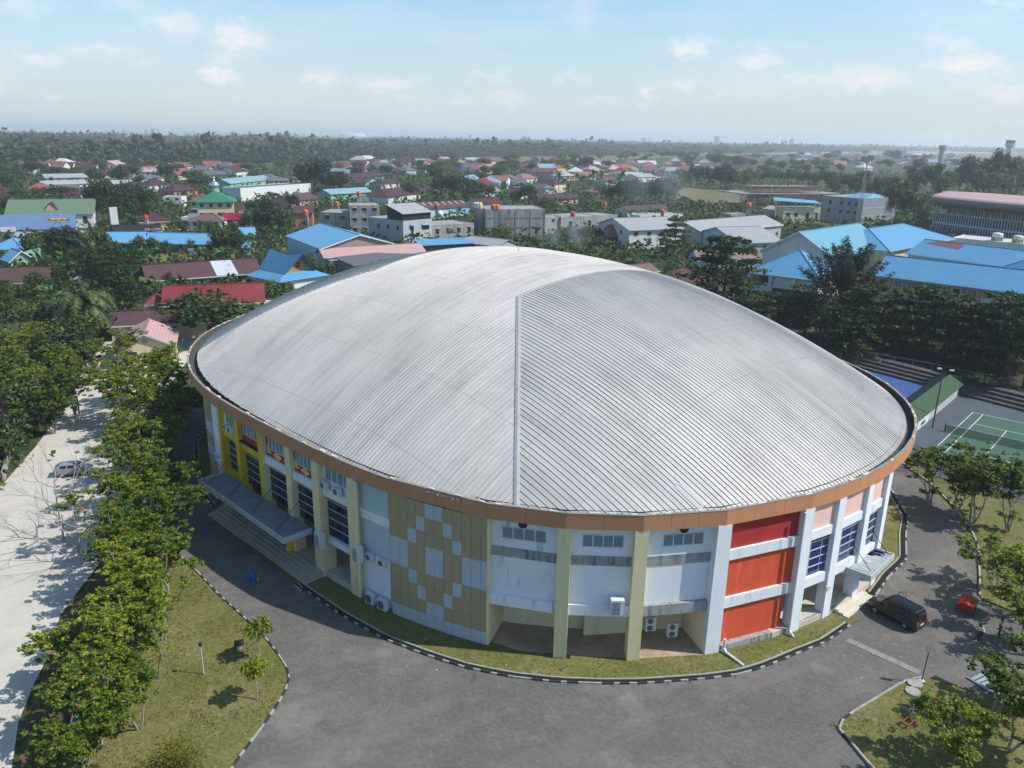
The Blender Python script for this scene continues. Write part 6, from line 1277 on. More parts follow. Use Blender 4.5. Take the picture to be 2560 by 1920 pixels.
for i in range(46):
    u = rr.choice([rr.uniform(0, 1050), rr.uniform(60, 640)]); D = rr.uniform(4200, 7500); hor = 318 + .018 * u
    e, w, h = far_box('city_building', 'tiny pale building in the hazy city along the horizon', u, hor + rr.uniform(-1.0, 4), rr.uniform(3, 9), D, 'building', GREYW, 'pale buildings of the distant city')
    link('city_building_wall', MB().box(-w / 2, w / 2, 0, 25, 0, h).mesh('b', GREYW if rr.random() < .75 else GREYD), e)

# ---------------------------------------------------------------- filler houses of the village belts
rr = random.Random(77)
ROOFS = ['maroon', 'maroon', 'terr', 'rust', 'rust', 'brown', 'grey', 'grey', 'dgrey', 'white', 'red', 'redm', 'orange', 'orange', 'grey', 'lblue', 'white', 'brown', 'dgrey', 'pink']
RN = {'terr': 'terracotta', 'rust': 'rusty', 'maroon': 'maroon', 'red': 'deep red', 'redm': 'bright red', 'orange': 'orange tile', 'grey': 'grey sheet', 'lblue': 'pale blue', 'white': 'white sheet', 'brown': 'brown', 'dgrey': 'dark grey', 'pink': 'pink'}
def clear_of(p, r=4):
    for A, w, d, rz in FOOT:
        q = p - Vector((A.x, A.y)); c, s = math.cos(-rz), math.sin(-rz); x, y = q.x * c - q.y * s, q.x * s + q.y * c
        if -r < x < w + r and -r < y < d + r: return False
    return True
BELTS = [(2, (640, 2212), (372, 470), 40, 'the bright middle village below the airfield'), (3, (0, 700), (380, 520), 26, 'the village round the radio mast'), (3, (700, 1420), (385, 500), 34, 'the bright village behind the coconut palms'), (1, (0, 700), (408, 470), 20, 'the belt along the grass airfield'), (1, (700, 2100), (425, 520), 18, 'the village by the airfield apron'),
         (4, (0, 1700), (300, 440), 38, 'the wooded suburb on the airfield side'), (3, (1400, 2212), (310, 440), 14, 'the wooded suburb beyond the dry field'), (1, (0, 1200), (225, 330), 16, 'the clearing in the far forest'), (2, (1850, 2212), (540, 690), 5, 'the lots behind the tank topped shop house')]
for c, xr, yr, n, where in BELTS:
    done = 0; tries = 0
    while done < n and tries < 300:
        tries += 1; x, y = rr.uniform(*xr), rr.uniform(*yr); p = atk(c, x, y)
        if not clear_of(Vector((p.x, p.y)), 7): continue
        big = 1.0 + p.y / 1600; w_, d_ = rr.uniform(8, 15) * big, rr.uniform(8, 12) * big; rf = rr.choice(ROOFS); kd = rr.choice(['hip', 'gable', 'front', 'hip']); rz = rr.uniform(-.5, .5); ze = rr.choice([3.6, 4, 6]); rh = min(w_, d_) * .27
        lab = f'{RN[rf]} roofed house in {where}'; e = empty('village_house', lab, 'house', (p.x, p.y, 0), rz, 'houses of ' + where[:40]); wm = rr.choice(['white', 'white', 'cream', 'mint', 'pinkw', 'sky', 'grey'])
        wall_into(MB(), kd, w_, d_, ze, rh).obj('wall', W_[wm], e); roof_into(MB(), kd, w_, d_, ze, rh, .7).obj('roof', R_[rf], e)
        if p.y < 900:
            for k in range(3): win_part(e, w_ * (k + .5) / 3, ze - 2.4, 1.4, 1.4, frame=False)
        FOOT.append((Vector((p.x, p.y, 0)), w_, d_, rz)); done += 1
# ---------------------------------------------------------------- trees of the town
def height_at(b, t):
    P = at(*b); d = direction(*t); k = math.hypot(P.x, P.y) / math.hypot(d.x, d.y); return CAM_H + d.z * k
PR = {
 'D': [round_tree('dark_tree', 61, 12, 10, 16, 130, .85, F_DARK), round_tree('dark_tree', 62, 14, 10, 18, 130, .9, F_DARK, flat=.9), round_tree('dark_tree', 63, 12, 12, 18, 130, .9, F_DARK, low=.25)],
 'B': [round_tree('broad_tree', 64, 10, 9, 16, 130, .7, F_BROAD), round_tree('broad_tree', 65, 11, 8, 15, 130, .7, F_BROAD, flat=.9), round_tree('broad_tree', 66, 9, 10, 16, 130, .75, F_OLIVE)],
 'L': [round_tree('bright_tree', 67, 7, 6.5, 12, 130, .5, F_LIME, low=.2), round_tree('bright_tree', 68, 6, 6, 12, 120, .5, F_OLIVE, low=.2)],
 'T': [tier_tree('tiered_tree', 69, 12, 11, 6, 26, .62), tier_tree('tiered_tree', 70, 12, 12, 5, 28, .65), tier_tree('tiered_tree', 71, 13, 10, 7, 24, .6)],
 'H': [round_tree('tall_tree', 72, 18, 9, 20, 90, 1.0, F_OLIVE, low=.3, flat=1.1), round_tree('tall_tree', 73, 20, 10, 22, 90, 1.05, F_OLIVE, low=.25, flat=1.0), round_tree('tall_tree', 74, 18, 8, 18, 90, 1.0, F_BROAD, low=.35, flat=1.2)],
 'C': [palm('coconut_palm', 75, 14, 20, 4.6, 1.5, nl=14, trunk=.17, width=.36), palm('coconut_palm', 76, 13, 18, 4.4, 1.7, nl=14, trunk=.17, width=.36)],
 'P': [palm('areca_palm', 77, 6, 16, 3.6, 1.2, nl=12, trunk=.14, width=.42)]}
PH = {'D': (12, 14, 12), 'B': (10, 11, 9), 'L': (7, 6), 'T': (12, 12, 13), 'H': (18, 20, 18), 'C': (16.5, 15.5), 'P': (8.2,)}
PW = {'D': 10, 'B': 9, 'L': 6.3, 'T': 11, 'H': 9, 'C': 8, 'P': 6}
ADJ = {'D': ['dark dense tree', 'black green broad tree', 'heavy dark crowned tree'], 'B': ['mid green round tree', 'leafy broad tree', 'olive green tree'], 'L': ['bright green bushy tree', 'light green small tree'], 'T': ['flat tiered tree', 'wide storeyed tree', 'tiered spreading tree'], 'H': ['tall loose crowned tree', 'high feathery tree', 'tall slender tree'], 'C': ['coconut palm', 'tall coconut palm'], 'P': ['low clumping palm']}
import re
HOUSES = [(o, o.location.copy()) for o in S.objects if o.parent is None and o.get('category') and o.location.y > 95 and any(c.name.startswith(('roof', 'skirt', 'wall', 'glass')) for c in o.children)]
CUT = re.compile(r" (behind|beside|in the|in front|right|left|above|below|next|at the|that|whose|tucked|between|among|near|under|of the|by the|with a big|and a|and round|and pink|carrying|joined|sloping|on the|as|half|around|tight|stuck)\b.*")
def shortn(o):
    s = CUT.sub('', o['label'].split(',')[0]).split(); return ' '.join(s[:8])
def place_words(p):
    best = min(HOUSES, key=lambda h: (h[1].x - p.x) ** 2 + (h[1].y - p.y) ** 2); q = best[1]; r0, r1 = math.hypot(p.x, p.y), math.hypot(q.x, q.y)
    rel = 'behind' if r0 > r1 + 6 else 'in front of' if r0 < r1 - 6 else 'beside'; return rel, shortn(best[0])
NTREE = {}
def tree(kd, p, h, wid=None):
    ps = PR[kd]; i = NTREE.get(kd, 0) % len(ps); NTREE[kd] = NTREE.get(kd, 0) + 1
    s = max(.25, min(2.2, h / PH[kd][i])); sw = s if wid is None else max(.3, min(2.4, wid / PW[kd]))
    rel, sn = place_words(p); lab = ' '.join(f'{ADJ[kd][i]} {rel} the {sn}'.split()[:16]); cat = 'palm' if kd in 'CP' else 'tree'
    o = plant(ps[i], (p.x, p.y, 0), lab, f'trees {rel} the {sn}', None, (sw, sw, s)); o['category'] = cat; return o
TL = {1: [('D', 830, 880, 530, 150), ('D', 950, 890, 505, 170), ('D', 1080, 900, 540, 170), ('D', 1200, 880, 520, 160), ('D', 1320, 870, 590, 150), ('D', 1000, 910, 690, 150), ('B', 1250, 905, 700, 140), ('D', 1130, 850, 640, 150), ('D', 900, 900, 640, 130),
  ('C', 840, 870, 620, 0), ('P', 1430, 860, 700, 0), ('P', 1490, 850, 690, 0), ('P', 1540, 860, 710, 0), ('D', 10, 850, 640, 120), ('B', 150, 692, 590, 130), ('B', 250, 692, 575, 130), ('B', 380, 692, 585, 130), ('D', 520, 692, 560, 150), ('D', 640, 690, 580, 130), ('B', 200, 775, 700, 130), ('B', 720, 690, 600, 90),
  ('P', 455, 600, 490, 0), ('B', 1030, 512, 425, 90), ('D', 1450, 515, 370, 130), ('D', 1540, 490, 365, 110), ('B', 1850, 402, 340, 110), ('D', 2010, 412, 325, 130), ('D', 2110, 480, 375, 130), ('B', 1640, 525, 430, 120), ('D', 1790, 590, 470, 150), ('D', 1930, 625, 500, 150), ('B', 1720, 665, 590, 110), ('B', 1450, 590, 500, 90), ('B', 900, 470, 350, 60), ('L', 100, 445, 395, 110), ('L', 200, 450, 395, 100), ('D', 60, 530, 460, 90), ('B', 670, 420, 360, 80), ('B', 910, 420, 360, 80), ('L', 980, 430, 385, 60),
  ('D', 450, 1160, 925, 200), ('D', 620, 1220, 905, 220), ('B', 760, 1160, 920, 170), ('D', 860, 1150, 960, 150), ('B', 330, 1240, 960, 180), ('B', 950, 1230, 1030, 160), ('T', 1000, 1460, 1090, 330), ('T', 1160, 1430, 1130, 300), ('T', 800, 1430, 1110, 330), ('B', 560, 1450, 1190, 230), ('T', 430, 1430, 1210, 210), ('T', 700, 1340, 1120, 300), ('D', 900, 1440, 1230, 230), ('D', 1010, 1560, 1260, 260), ('T', 1130, 1620, 1380, 280), ('B', 880, 1640, 1440, 230),
  ('L', 1190, 1155, 985, 120), ('B', 1345, 1165, 1005, 130), ('L', 1440, 1150, 1040, 90), ('L', 1520, 1145, 1070, 60), ('L', 1650, 1150, 1030, 80), ('L', 1725, 1130, 1035, 110), ('L', 1815, 1140, 1045, 90), ('B', 1960, 1175, 870, 210), ('B', 2085, 1175, 940, 160), ('D', 1890, 1175, 990, 130), ('L', 2010, 1180, 1050, 140), ('L', 1500, 955, 870, 90), ('L', 1590, 955, 855, 110), ('B', 1740, 960, 875, 110), ('B', 2160, 945, 770, 130), ('D', 2195, 900, 690, 110), ('L', 60, 985, 880, 80), ('L', 1485, 1470, 1300, 110),
  ('B', 120, 1560, 1400, 190), ('D', 40, 1520, 1380, 190), ('L', 60, 1700, 1490, 170), ('B', 350, 1520, 1310, 190)],
 2: [('D', 505, 640, 322, 250), ('D', 620, 650, 430, 170), ('D', 725, 645, 440, 170), ('D', 425, 575, 375, 130), ('L', 215, 435, 335, 150), ('L', 330, 440, 345, 110), ('L', 620, 400, 330, 110), ('D', 30, 410, 325, 120), ('B', 150, 690, 620, 90), ('P', 255, 760, 615, 0), ('D', 330, 800, 640, 120), ('D', 90, 920, 690, 190), ('D', 210, 1020, 730, 200), ('D', 60, 1010, 760, 170), ('P', 290, 1040, 890, 0), ('P', 250, 1060, 930, 0), ('B', 590, 700, 555, 110), ('B', 1055, 705, 595, 120), ('B', 1150, 705, 595, 110), ('D', 1290, 695, 550, 160), ('P', 1400, 690, 580, 0),
  ('D', 1600, 680, 460, 200), ('D', 1710, 700, 470, 210), ('D', 1810, 715, 480, 200), ('B', 1910, 700, 540, 170), ('B', 1560, 570, 390, 150), ('B', 1480, 490, 360, 140), ('C', 1300, 490, 345, 0), ('B', 1400, 455, 340, 120), ('B', 1210, 455, 350, 120), ('B', 1650, 480, 380, 150), ('C', 1735, 490, 325, 0), ('L', 1830, 420, 345, 110), ('C', 1000, 450, 345, 0), ('C', 940, 470, 360, 0), ('B', 900, 440, 350, 90), ('B', 830, 480, 405, 90), ('C', 1600, 470, 370, 0),
  ('L', 912, 965, 828, 185), ('L', 1105, 965, 760, 75), ('P', 570, 940, 775, 0), ('L', 1665, 900, 822, 75), ('L', 2140, 1100, 900, 190), ('B', 470, 1330, 1140, 110), ('P', 430, 1020, 860, 0), ('B', 2090, 560, 410, 90), ('B', 1960, 560, 440, 90), ('B', 1880, 660, 520, 120), ('B', 2010, 700, 560, 110)],
 3: [('C', 400, 690, 440, 0), ('C', 440, 700, 480, 0), ('C', 555, 650, 455, 0), ('C', 600, 690, 450, 0), ('C', 695, 650, 430, 0), ('C', 725, 765, 560, 0), ('C', 940, 715, 440, 0), ('C', 990, 735, 570, 0), ('C', 770, 640, 430, 0), ('C', 50, 520, 390, 0), ('D', 850, 735, 555, 130), ('D', 935, 740, 520, 150), ('D', 1050, 742, 505, 150), ('D', 1135, 735, 525, 130), ('D', 1235, 735, 500, 150), ('D', 1335, 730, 495, 150), ('B', 1410, 650, 545, 80), ('D', 50, 735, 590, 150), ('D', 150, 740, 560, 150), ('L', 255, 790, 650, 150), ('L', 370, 790, 710, 90), ('B', 1490, 570, 410, 130), ('B', 1590, 580, 390, 150), ('B', 1700, 590, 400, 170), ('D', 1800, 600, 395, 170), ('B', 1900, 600, 425, 150), ('B', 1985, 590, 440, 130), ('L', 1870, 625, 560, 120), ('B', 2060, 570, 415, 150), ('B', 2160, 560, 420, 140), ('D', 1750, 405, 295, 130), ('D', 1960, 420, 325, 120), ('B', 2060, 425, 330, 100), ('D', 640, 440, 310, 110), ('B', 540, 440, 320, 100), ('D', 840, 440, 345, 120), ('L', 470, 440, 330, 120), ('B', 300, 440, 320, 100), ('B', 160, 480, 360, 90), ('L', 1480, 740, 650, 100), ('L', 1560, 750, 690, 80), ('B', 430, 1090, 930, 140), ('B', 560, 1090, 905, 170), ('B', 90, 1110, 990, 110), ('B', 200, 1120, 1000, 120), ('B', 700, 1065, 915, 130), ('L', 800, 1215, 1130, 130), ('L', 365, 1130, 1080, 90), ('L', 640, 1150, 1090, 150), ('D', 1000, 1010, 930, 60),
  ('T', 1395, 1190, 850, 340), ('P', 1060, 1290, 1100, 0), ('P', 960, 1260, 1130, 0), ('B', 2130, 730, 610, 150)],
 4: [('H', 1700, 660, 275, 150), ('H', 1850, 650, 265, 150), ('H', 1950, 660, 235, 130), ('H', 2080, 660, 285, 150), ('H', 2180, 660, 330, 150), ('H', 1640, 660, 400, 130), ('H', 1550, 660, 420, 120), ('H', 1405, 660, 315, 110), ('H', 1335, 660, 380, 120), ('H', 1240, 720, 420, 130), ('H', 1120, 800, 430, 150), ('H', 1000, 680, 480, 120), ('H', 940, 720, 470, 120), ('H', 1050, 880, 500, 140), ('B', 1180, 920, 600, 160), ('L', 1310, 920, 580, 110), ('H', 1230, 660, 395, 110), ('H', 800, 640, 420, 120), ('H', 700, 640, 430, 130), ('B', 600, 620, 470, 110), ('B', 500, 600, 420, 150), ('H', 400, 600, 450, 110), ('B', 300, 590, 430, 130), ('B', 200, 560, 410, 140), ('B', 90, 560, 430, 140), ('H', 760, 690, 470, 120), ('H', 880, 680, 510, 100), ('B', 560, 690, 480, 130), ('B', 20, 660, 620, 90), ('L', 965, 960, 850, 110), ('L', 1090, 930, 835, 110), ('L', 1225, 920, 850, 90), ('L', 1345, 940, 850, 110), ('L', 400, 945, 890, 130), ('H', 1780, 700, 420, 140), ('H', 1900, 700, 430, 140), ('H', 2020, 700, 410, 140), ('H', 2140, 690, 440, 140), ('H', 1480, 720, 460, 120), ('D', 1080, 360, 260, 90), ('B', 850, 420, 300, 100), ('B', 400, 420, 320, 90), ('B', 250, 440, 330, 100), ('B', 1300, 480, 300, 100), ('T', 1760, 1230, 1105, 310)]}
for c, rows in TL.items():
    for kd, x, y, yt, wpx in rows:
        b = K(c, x, y); p = at(*b); h = height_at(b, K(c, x, yt)); wid = wpx * .28933 * p.length / F_PX if wpx else None
        tree(kd, p, max(2.5, h), wid)
def single(proto, b, t, lab, h0, wpx=0, w0=1, rz=None, group=None):
    p = at(*b); h = height_at(b, t); s = h / h0; sw = s if not wpx else wpx * p.length / F_PX / w0
    return plant(proto, (p.x, p.y, .02), lab, group, rz, (sw, sw, s))
F_OIL = foliage('oil_palm_frond', [(.035, .06, .016), (.07, .11, .03), (.13, .165, .05), (.2, .22, .09)], .25, .4)
oil = palm('oil_palm', 81, 8.0, 50, 6.9, 3.1, F_OIL, 20, .6, 34, .36)
single(oil, (222, 884), (213, 762), 'big oil palm with drooping fronds standing on the concrete yard', 8.0)
rt = PR['L'][0]
for b, t, lab, w_ in [((548, 852), (545, 727), 'large round bright green tree hugging the left tip of the dome', 215), ((690, 772), (700, 696), 'smaller round green tree between the red tiled hall and the dome', 92)]:
    o = single(copy_tree(PR['B'][0]), b, t, lab, 10, w_, 9); USED.discard(o.name)
for b, t, w_, lab in [((1800, 812), (1795, 604), 215, 'big tiered tree close behind the right shoulder of the dome'), ((2150, 892), (2155, 722), 175, 'tiered tree over the court fence, nearest the feathery tree'), ((2245, 900), (2238, 735), 120, 'slim tiered tree in front of the pink columns'), ((2290, 905), (2275, 722), 120, 'tiered tree with a flat top in front of the window grids'), ((2365, 915), (2362, 745), 150, 'tiered tree beside the court light pole'), ((2440, 930), (2430, 768), 140, 'tiered tree behind the small dark tree on the terrace'), ((2500, 940), (2490, 742), 160, 'tiered tree at the far end of the court fence'), ((2557, 973), (2560, 760), 150, 'tiered tree with visible trunk at the edge of the terrace'), ((2090, 870), (2085, 770), 110, 'low tiered tree beside the two columnar trees'), ((2010, 842), (2005, 740), 110, 'dark low tree right against the back of the dome'), ((2200, 868), (2200, 770), 130, 'dark tiered tree between two taller tiered trees by the court'), ((2330, 880), (2325, 770), 130, 'dark tiered tree deep in the shade by the classroom block'), ((1885, 845), (1890, 750), 110, 'dark tree squeezed between the dome and the white pavilion'), ((2120, 905), (2120, 800), 130, 'dark tiered tree touching the dome rim below the feathery tree'), ((2400, 900), (2400, 775), 140, 'dark tiered tree in the second row opposite the court light'), ((2480, 905), (2480, 790), 150, 'dark tiered tree in the second row near the long side of the classrooms'), ((2545, 925), (2545, 800), 150, 'dark tiered tree in the second row, farthest from the dome'), ((1955, 832), (1955, 742), 110, 'dark tree low against the dome in front of the white pavilion'), ((2000, 808), (2000, 718), 100, 'dark tree in front of the pavilion entrance'), ((1915, 818), (1915, 735), 100, 'dark tree at the corner of the white pavilion nearest the dome'), ((2150, 860), (2150, 770), 120, 'dark tree under the feathery tree'), ((2260, 870), (2260, 780), 140, 'dark tiered tree in the second row by the feathery tree')]:
    k = len(lab) % 3; o = single(copy_tree(PR['T'][k]), b, t, lab, (11.4, 11.4, 12.3)[k], w_ * 1.25, 11, None, 'tiered trees along the court fence')
single(copy_tree(PR['D'][0]), (2450, 985), (2450, 928), 'small dark rounded tree on the terrace above the tennis court', 12, 80, 10)
cas = feather_tree('feathery_tree', 83, 15, 9); single(cas, (2092, 845), (2125, 572), 'feathery grey green casuarina like tree in front of the turquoise hall', 14.2, 285, 9)
cl1 = column_tree('columnar_tree', 84, 10, 2.2); single(cl1, (2045, 858), (2062, 726), 'columnar yellow green tree nearer the dome', 10); single(cl1, (2092, 838), (2094, 703), 'columnar tree, the taller one beside the feathery tree', 10)
# extra trees of the wooded belts
rr = random.Random(5)
for c, xr, yr, n, kds in [(4, (0, 1650), (300, 470), 34, 'BBHD'), (3, (1400, 2212), (320, 470), 20, 'BBD'), (3, (0, 1400), (350, 470), 20, 'BCDL'), (2, (700, 2212), (370, 520), 22, 'BDCB'), (1, (0, 2212), (420, 640), 18, 'BDB'), (3, (900, 2000), (300, 350), 12, 'BD')]:
    for k in range(n):
        for _ in range(30):
            p = atk(c, rr.uniform(*xr), rr.uniform(*yr))
            if clear_of(Vector((p.x, p.y)), 5): break
        kd = rr.choice(kds); tree(kd, p, rr.uniform(7, 12) * (1 + p.y / 3000), rr.uniform(8, 13) * (1 + p.y / 2500))

# ground cover that nobody could count: scrub between the houses, and the far forest
def scatter(name, pts, per, size, spread, hgt, mat, seed):
    nr = np.random.default_rng(seed); pts = np.array(pts); n = len(pts); P = np.repeat(pts, per, 0); k = P[:, 3:4]
    off = nr.normal(size=(n * per, 3)) * np.array([spread, spread, 1]) ; off[:, 2] = np.abs(nr.random(n * per)) ** .8 * hgt
    shrink = np.sqrt(np.maximum(.12, 1 - (off[:, 2:3] / hgt) ** 2)); C_ = P[:, :3] + np.concatenate([off[:, :2] * shrink, off[:, 2:3]], 1) * k
    N_ = nr.normal(size=(n * per, 3)) * .6 + np.array([0, 0, .8]); N_ /= np.linalg.norm(N_, axis=1)[:, None]
    return link(name, leaf_mesh(name, C_, N_, size * k[:, 0] * (.6 + .8 * nr.random(n * per)), mat, .8, nr))
nr = np.random.default_rng(9); pts = []
AVOID = [[atk(3, *p)[:2] for p in ((1410, 660), (1480, 745), (1960, 745), (2050, 690), (1960, 600), (1480, 580))], [atk(1, *p)[:2] for p in ((1270, 1230), (1850, 1215), (1850, 1140), (1300, 1160))]]
def in_poly(x, y, poly):
    c = False; j = len(poly) - 1
    for i in range(len(poly)):
        if (poly[i][1] > y) != (poly[j][1] > y) and x < (poly[j][0] - poly[i][0]) * (y - poly[i][1]) / (poly[j][1] - poly[i][1]) + poly[i][0]: c = not c
        j = i
    return c
while len(pts) < 8500:
    u, v = nr.uniform(-150, 2700), 372 + .018 * 0 + (nr.random() ** 1.1) * 380
    p = at(u, v + .018 * u * .4)
    if p.y > 1050 or p.y < 120: continue
    if (p.x - HC.x) ** 2 + (p.y - HC.y) ** 2 < 62 ** 2: continue
    if p.y < 380 and nr.random() < .55: continue
    if not clear_of(Vector((p.x, p.y)), 3.5 if p.y < 420 else 1.5) or any(in_poly(p.x, p.y, q) for q in AVOID): continue
    if -78 < p.x < -30 and p.y < 190: continue
    if 40 < p.x < 120 and p.y < 150: continue
    pts.append((p.x, p.y, 0, nr.uniform(.5, 1.5) * (1 + p.y / 1200)))
kind(scatter('undergrowth', pts, 15, 1.0, 1.3, 2.6, F_BROAD, 4), 'stuff')
pts, pts2 = [], []
eu, ev = [-400, 0, 640, 960, 1280, 1600, 1920, 2240, 2560, 3000], [405, 404, 400, 396, 389, 386, 380, 376.5, 379, 385]
for u in np.arange(-500, 3050, 4.0):
    vf = np.interp(u, eu, ev); hor = 318 + .018 * u; d0 = CAM_H * F_PX / (vf - hor) ; d1 = np.interp(u, [0, 900, 1300, 2560], [3900, 4100, 5200, 8000]); D = d0 * nr.uniform(1.0, 1.012)
    while D < d1:
        uu = u + nr.uniform(-3, 3); dr = direction(uu, vf); k = D / math.hypot(dr.x, dr.y); near = min(1, (D / d0 - 1) * 9)
        wv = math.sin(dr.x * k * .011 + 1.3 * math.sin(dr.y * k * .004)) + math.sin(dr.y * k * .007 + 2 + math.sin(dr.x * k * .003))
        if nr.random() < .8 and not (wv < -1.62): (pts if wv + nr.normal() * .5 > -.1 else pts2).append((dr.x * k, dr.y * k, 0, nr.uniform(.5, 1.25) * (.55 + .45 * near) * (1 + .22 * wv) * (1.5 if nr.random() < .05 else 1)))
        D *= 1 + nr.uniform(.012, .03)
F_FAR = foliage('far_canopy', [(.03, .05, .018), (.05, .075, .024), (.075, .10, .03), (.11, .13, .045)], .2); F_FARD = foliage('far_dark_canopy', [(.016, .03, .013), (.028, .046, .018), (.045, .066, .024)], .2)
kind(scatter('forest', pts, 15, 5.0, 4.2, 15.5, F_FAR, 5), 'stuff'); kind(scatter('forest', pts2, 15, 5.0, 4.2, 15.5, F_FARD, 8), 'stuff')
# palms and scrub hiding the foot of the left tree row
pts = [(-30 - 12 * t + nr.uniform(-2.5, 2.0) - (3.0 if t > .5 else 0), 40 + 48 * t + nr.uniform(-2, 2), .1, nr.uniform(.25, .5)) for t in nr.random(130)]
kind(scatter('undergrowth', [(x + 2.6, y, z, s) for x, y, z, s in pts], 40, .55, 1.5, 2.4, F_BROAD, 6), 'stuff')
pts = []
while len(pts) < 420:
    x, y = nr.uniform(-120, -50), nr.uniform(62, 200)
    if clear_of(Vector((x, y)), 1) and not in_poly(x, y, [(-50, 30), (-53, 60), (-56, 76), (-60, 92), (-66, 112), (-78, 140), (-70, 190), (-34, 190), (-30, 30)]): pts.append((x, y, 0, nr.uniform(.6, 1.4)))
kind(scatter('undergrowth', pts, 40, .7, 1.4, 2.8, F_BROAD, 7), 'stuff')
for (x, y), kd, h, w_ in [((-63, 98), 'B', 7, 8), ((-72, 108), 'L', 7, 8), ((-60.5, 86), 'B', 6, 6), ((-74, 128), 'B', 9, 10), ((-70, 118), 'D', 8, 9), ((-80, 140), 'D', 9, 10), ((-56, 74), 'L', 5, 5), ((-84, 150), 'B', 9, 10)]:
    tree(kd, Vector((x, y, 0)), h, w_)
plant(TU[2], (-52.4, 62.2, 0), 'bright tree whose crown pokes in by the silver car', None, 1.0, .6)
# ---------------------------------------------------------------- tennis courts
TO, TTH = Vector((53.5, 93.94)), math.radians(-41.65); TX, TY = Vector((math.cos(TTH), math.sin(TTH))), Vector((-math.sin(TTH), math.cos(TTH)))
def T2(a, b): p = TO + TX * a + TY * b; return (p.x, p.y)
COURT_G = paint('court_green', (.052, .11, .082), .8, .12, .15, .25, False, True); COURT_B = paint('court_blue_grey', (.075, .09, .115), .85, .2, .12, .5, False, True); COURT_BL = paint('court_blue', (.035, .09, .26), .8, .15, .3, .3, False, True); LINE = paint('court_line', (.6, .62, .62), .8)
sheet('court_apron', [T2(-12, -6.2), T2(40, -6.2), T2(40, 31), T2(-9.2, 31)], .04, COURT_B)
sheet('court_surface', [T2(0, 0), T2(10.97, 0), T2(10.97, 23.77), T2(0, 23.77)], .05, COURT_G); sheet('court_surface', [T2(16, 0), T2(26.97, 0), T2(26.97, 23.77), T2(16, 23.77)], .05, COURT_G)
sheet('court_apron', [T2(-38, 4), T2(-7.6, 4), T2(-7.6, 33), T2(-18, 36), T2(-38, 42)], .042, COURT_BL); sheet('court_surface', [T2(-31, 8), T2(-19.6, 8), T2(-19.6, 28), T2(-31, 28)], .052, COURT_G)
def court_lines(a0):
    m = MB(); w = .055
    def ln(x0, y0, x1, y1):
        if x0 == x1: q = [T2(a0 + x0 - w, y0), T2(a0 + x0 + w, y0), T2(a0 + x1 + w, y1), T2(a0 + x1 - w, y1)]
        else: q = [T2(a0 + x0, y0 - w), T2(a0 + x1, y0 - w), T2(a0 + x1, y1 + w), T2(a0 + x0, y1 + w)]
        m.face([(*p, .058) for p in q])
    for x in (0, 1.37, 9.6, 10.97): ln(x, 0, x, 23.77)
    for y in (0, 23.77): ln(0, y, 10.97, y)
    for y in (5.485, 18.285): ln(1.43, y, 9.54, y)
    ln(5.485, 5.485, 5.485, 18.285); kind(m.obj('court_marking', LINE), 'structure')
court_lines(0); court_lines(16)
m = MB(); m.face([(*T2(-20.6, 8), .06), (*T2(-20.48, 8), .06), (*T2(-20.48, 28), .06), (*T2(-20.6, 28), .06)]); m.face([(*T2(-31, 27), .06), (*T2(-20.7, 27), .06), (*T2(-20.7, 27.12), .06), (*T2(-31, 27.12), .06)]); kind(m.obj('court_marking', LINE), 'structure')
MESHM, mnt, mb_ = new_mat('chain_link'); tp = N(mnt, 'ShaderNodeBsdfTransparent'); mx = N(mnt, 'ShaderNodeMixShader'); mx.inputs[0].default_value = .13; mb_.inputs['Base Color'].default_value = (.06, .065, .065, 1); L(mnt, tp.outputs[0], mx.inputs[1]); L(mnt, mb_.outputs[0], mx.inputs[2]); L(mnt, mx.outputs[0], mnt.nodes['Material Output'].inputs[0])
NETM = MESHM.copy(); [n for n in NETM.node_tree.nodes if n.type == 'MIX_SHADER'][0].inputs[0].default_value = .6
e = empty('tennis_net', 'dark tennis net strung between two posts across the green court', 'tennis net', (*T2(0, 11.885), .05), TTH)
for x in (-.9, 11.87): MB().box(x - .06, x + .06, -.06, .06, 0, 1.15).obj('post', P_DARK, e)
MB().face([(-.84, 0, 0), (11.81, 0, 0), (11.81, 0, 1.0), (-.84, 0, 1.0)]).obj('net', NETM, e); MB().box(-.84, 11.81, -.02, .02, 1.0, 1.06).obj('net_band', LINE, e)
P_POST = paint('fence_pipe', (.055, .06, .062), .6)
def fence(name, label, pts, h, step, rails, mat=P_POST, mesh=True, r=.045):
    e = empty(name, label, 'fence', (pts[0][0], pts[0][1], 0)); o = Vector((pts[0][0], pts[0][1], 0)); p = [Vector((q.x, q.y, 0)) - o for q in resample(pts, step)]
    for q in p: MB().tube([(q.x, q.y, 0), (q.x, q.y, h)], r, 6).obj('post', mat, e)
    for z in rails: MB().tube([(q.x, q.y, z * h) for q in p], r * .75, 5).obj('rail', mat, e)
    if mesh:
        m = MB()
        for a, b in zip(p, p[1:]): m.face([(a.x, a.y, .05), (b.x, b.y, .05), (b.x, b.y, h), (a.x, a.y, h)])
        m.obj('chain_link', MESHM, e)
    return e
fence('court_fence', 'dark chain link fence between the tennis court and the paved drive', [T2(-14, 4), T2(-9, -5.0), T2(-3.5, -6.0), T2(8, -6.2), T2(30, -6.2)], 3.2, 2.5, (.02, .34, .67, 1.0))
dirty = paint('fence_pale_post', (.20, .19, .17), .7); fence('yard_fence', 'rusty pale wire fence along the top of the court terraces', [at(2100, 905)[:2], at(2185, 921)[:2], at(2318, 945)[:2], at(2450, 975)[:2], at(2620, 1010)[:2]], 2.7, 3.0, (.55, 1.0), dirty)
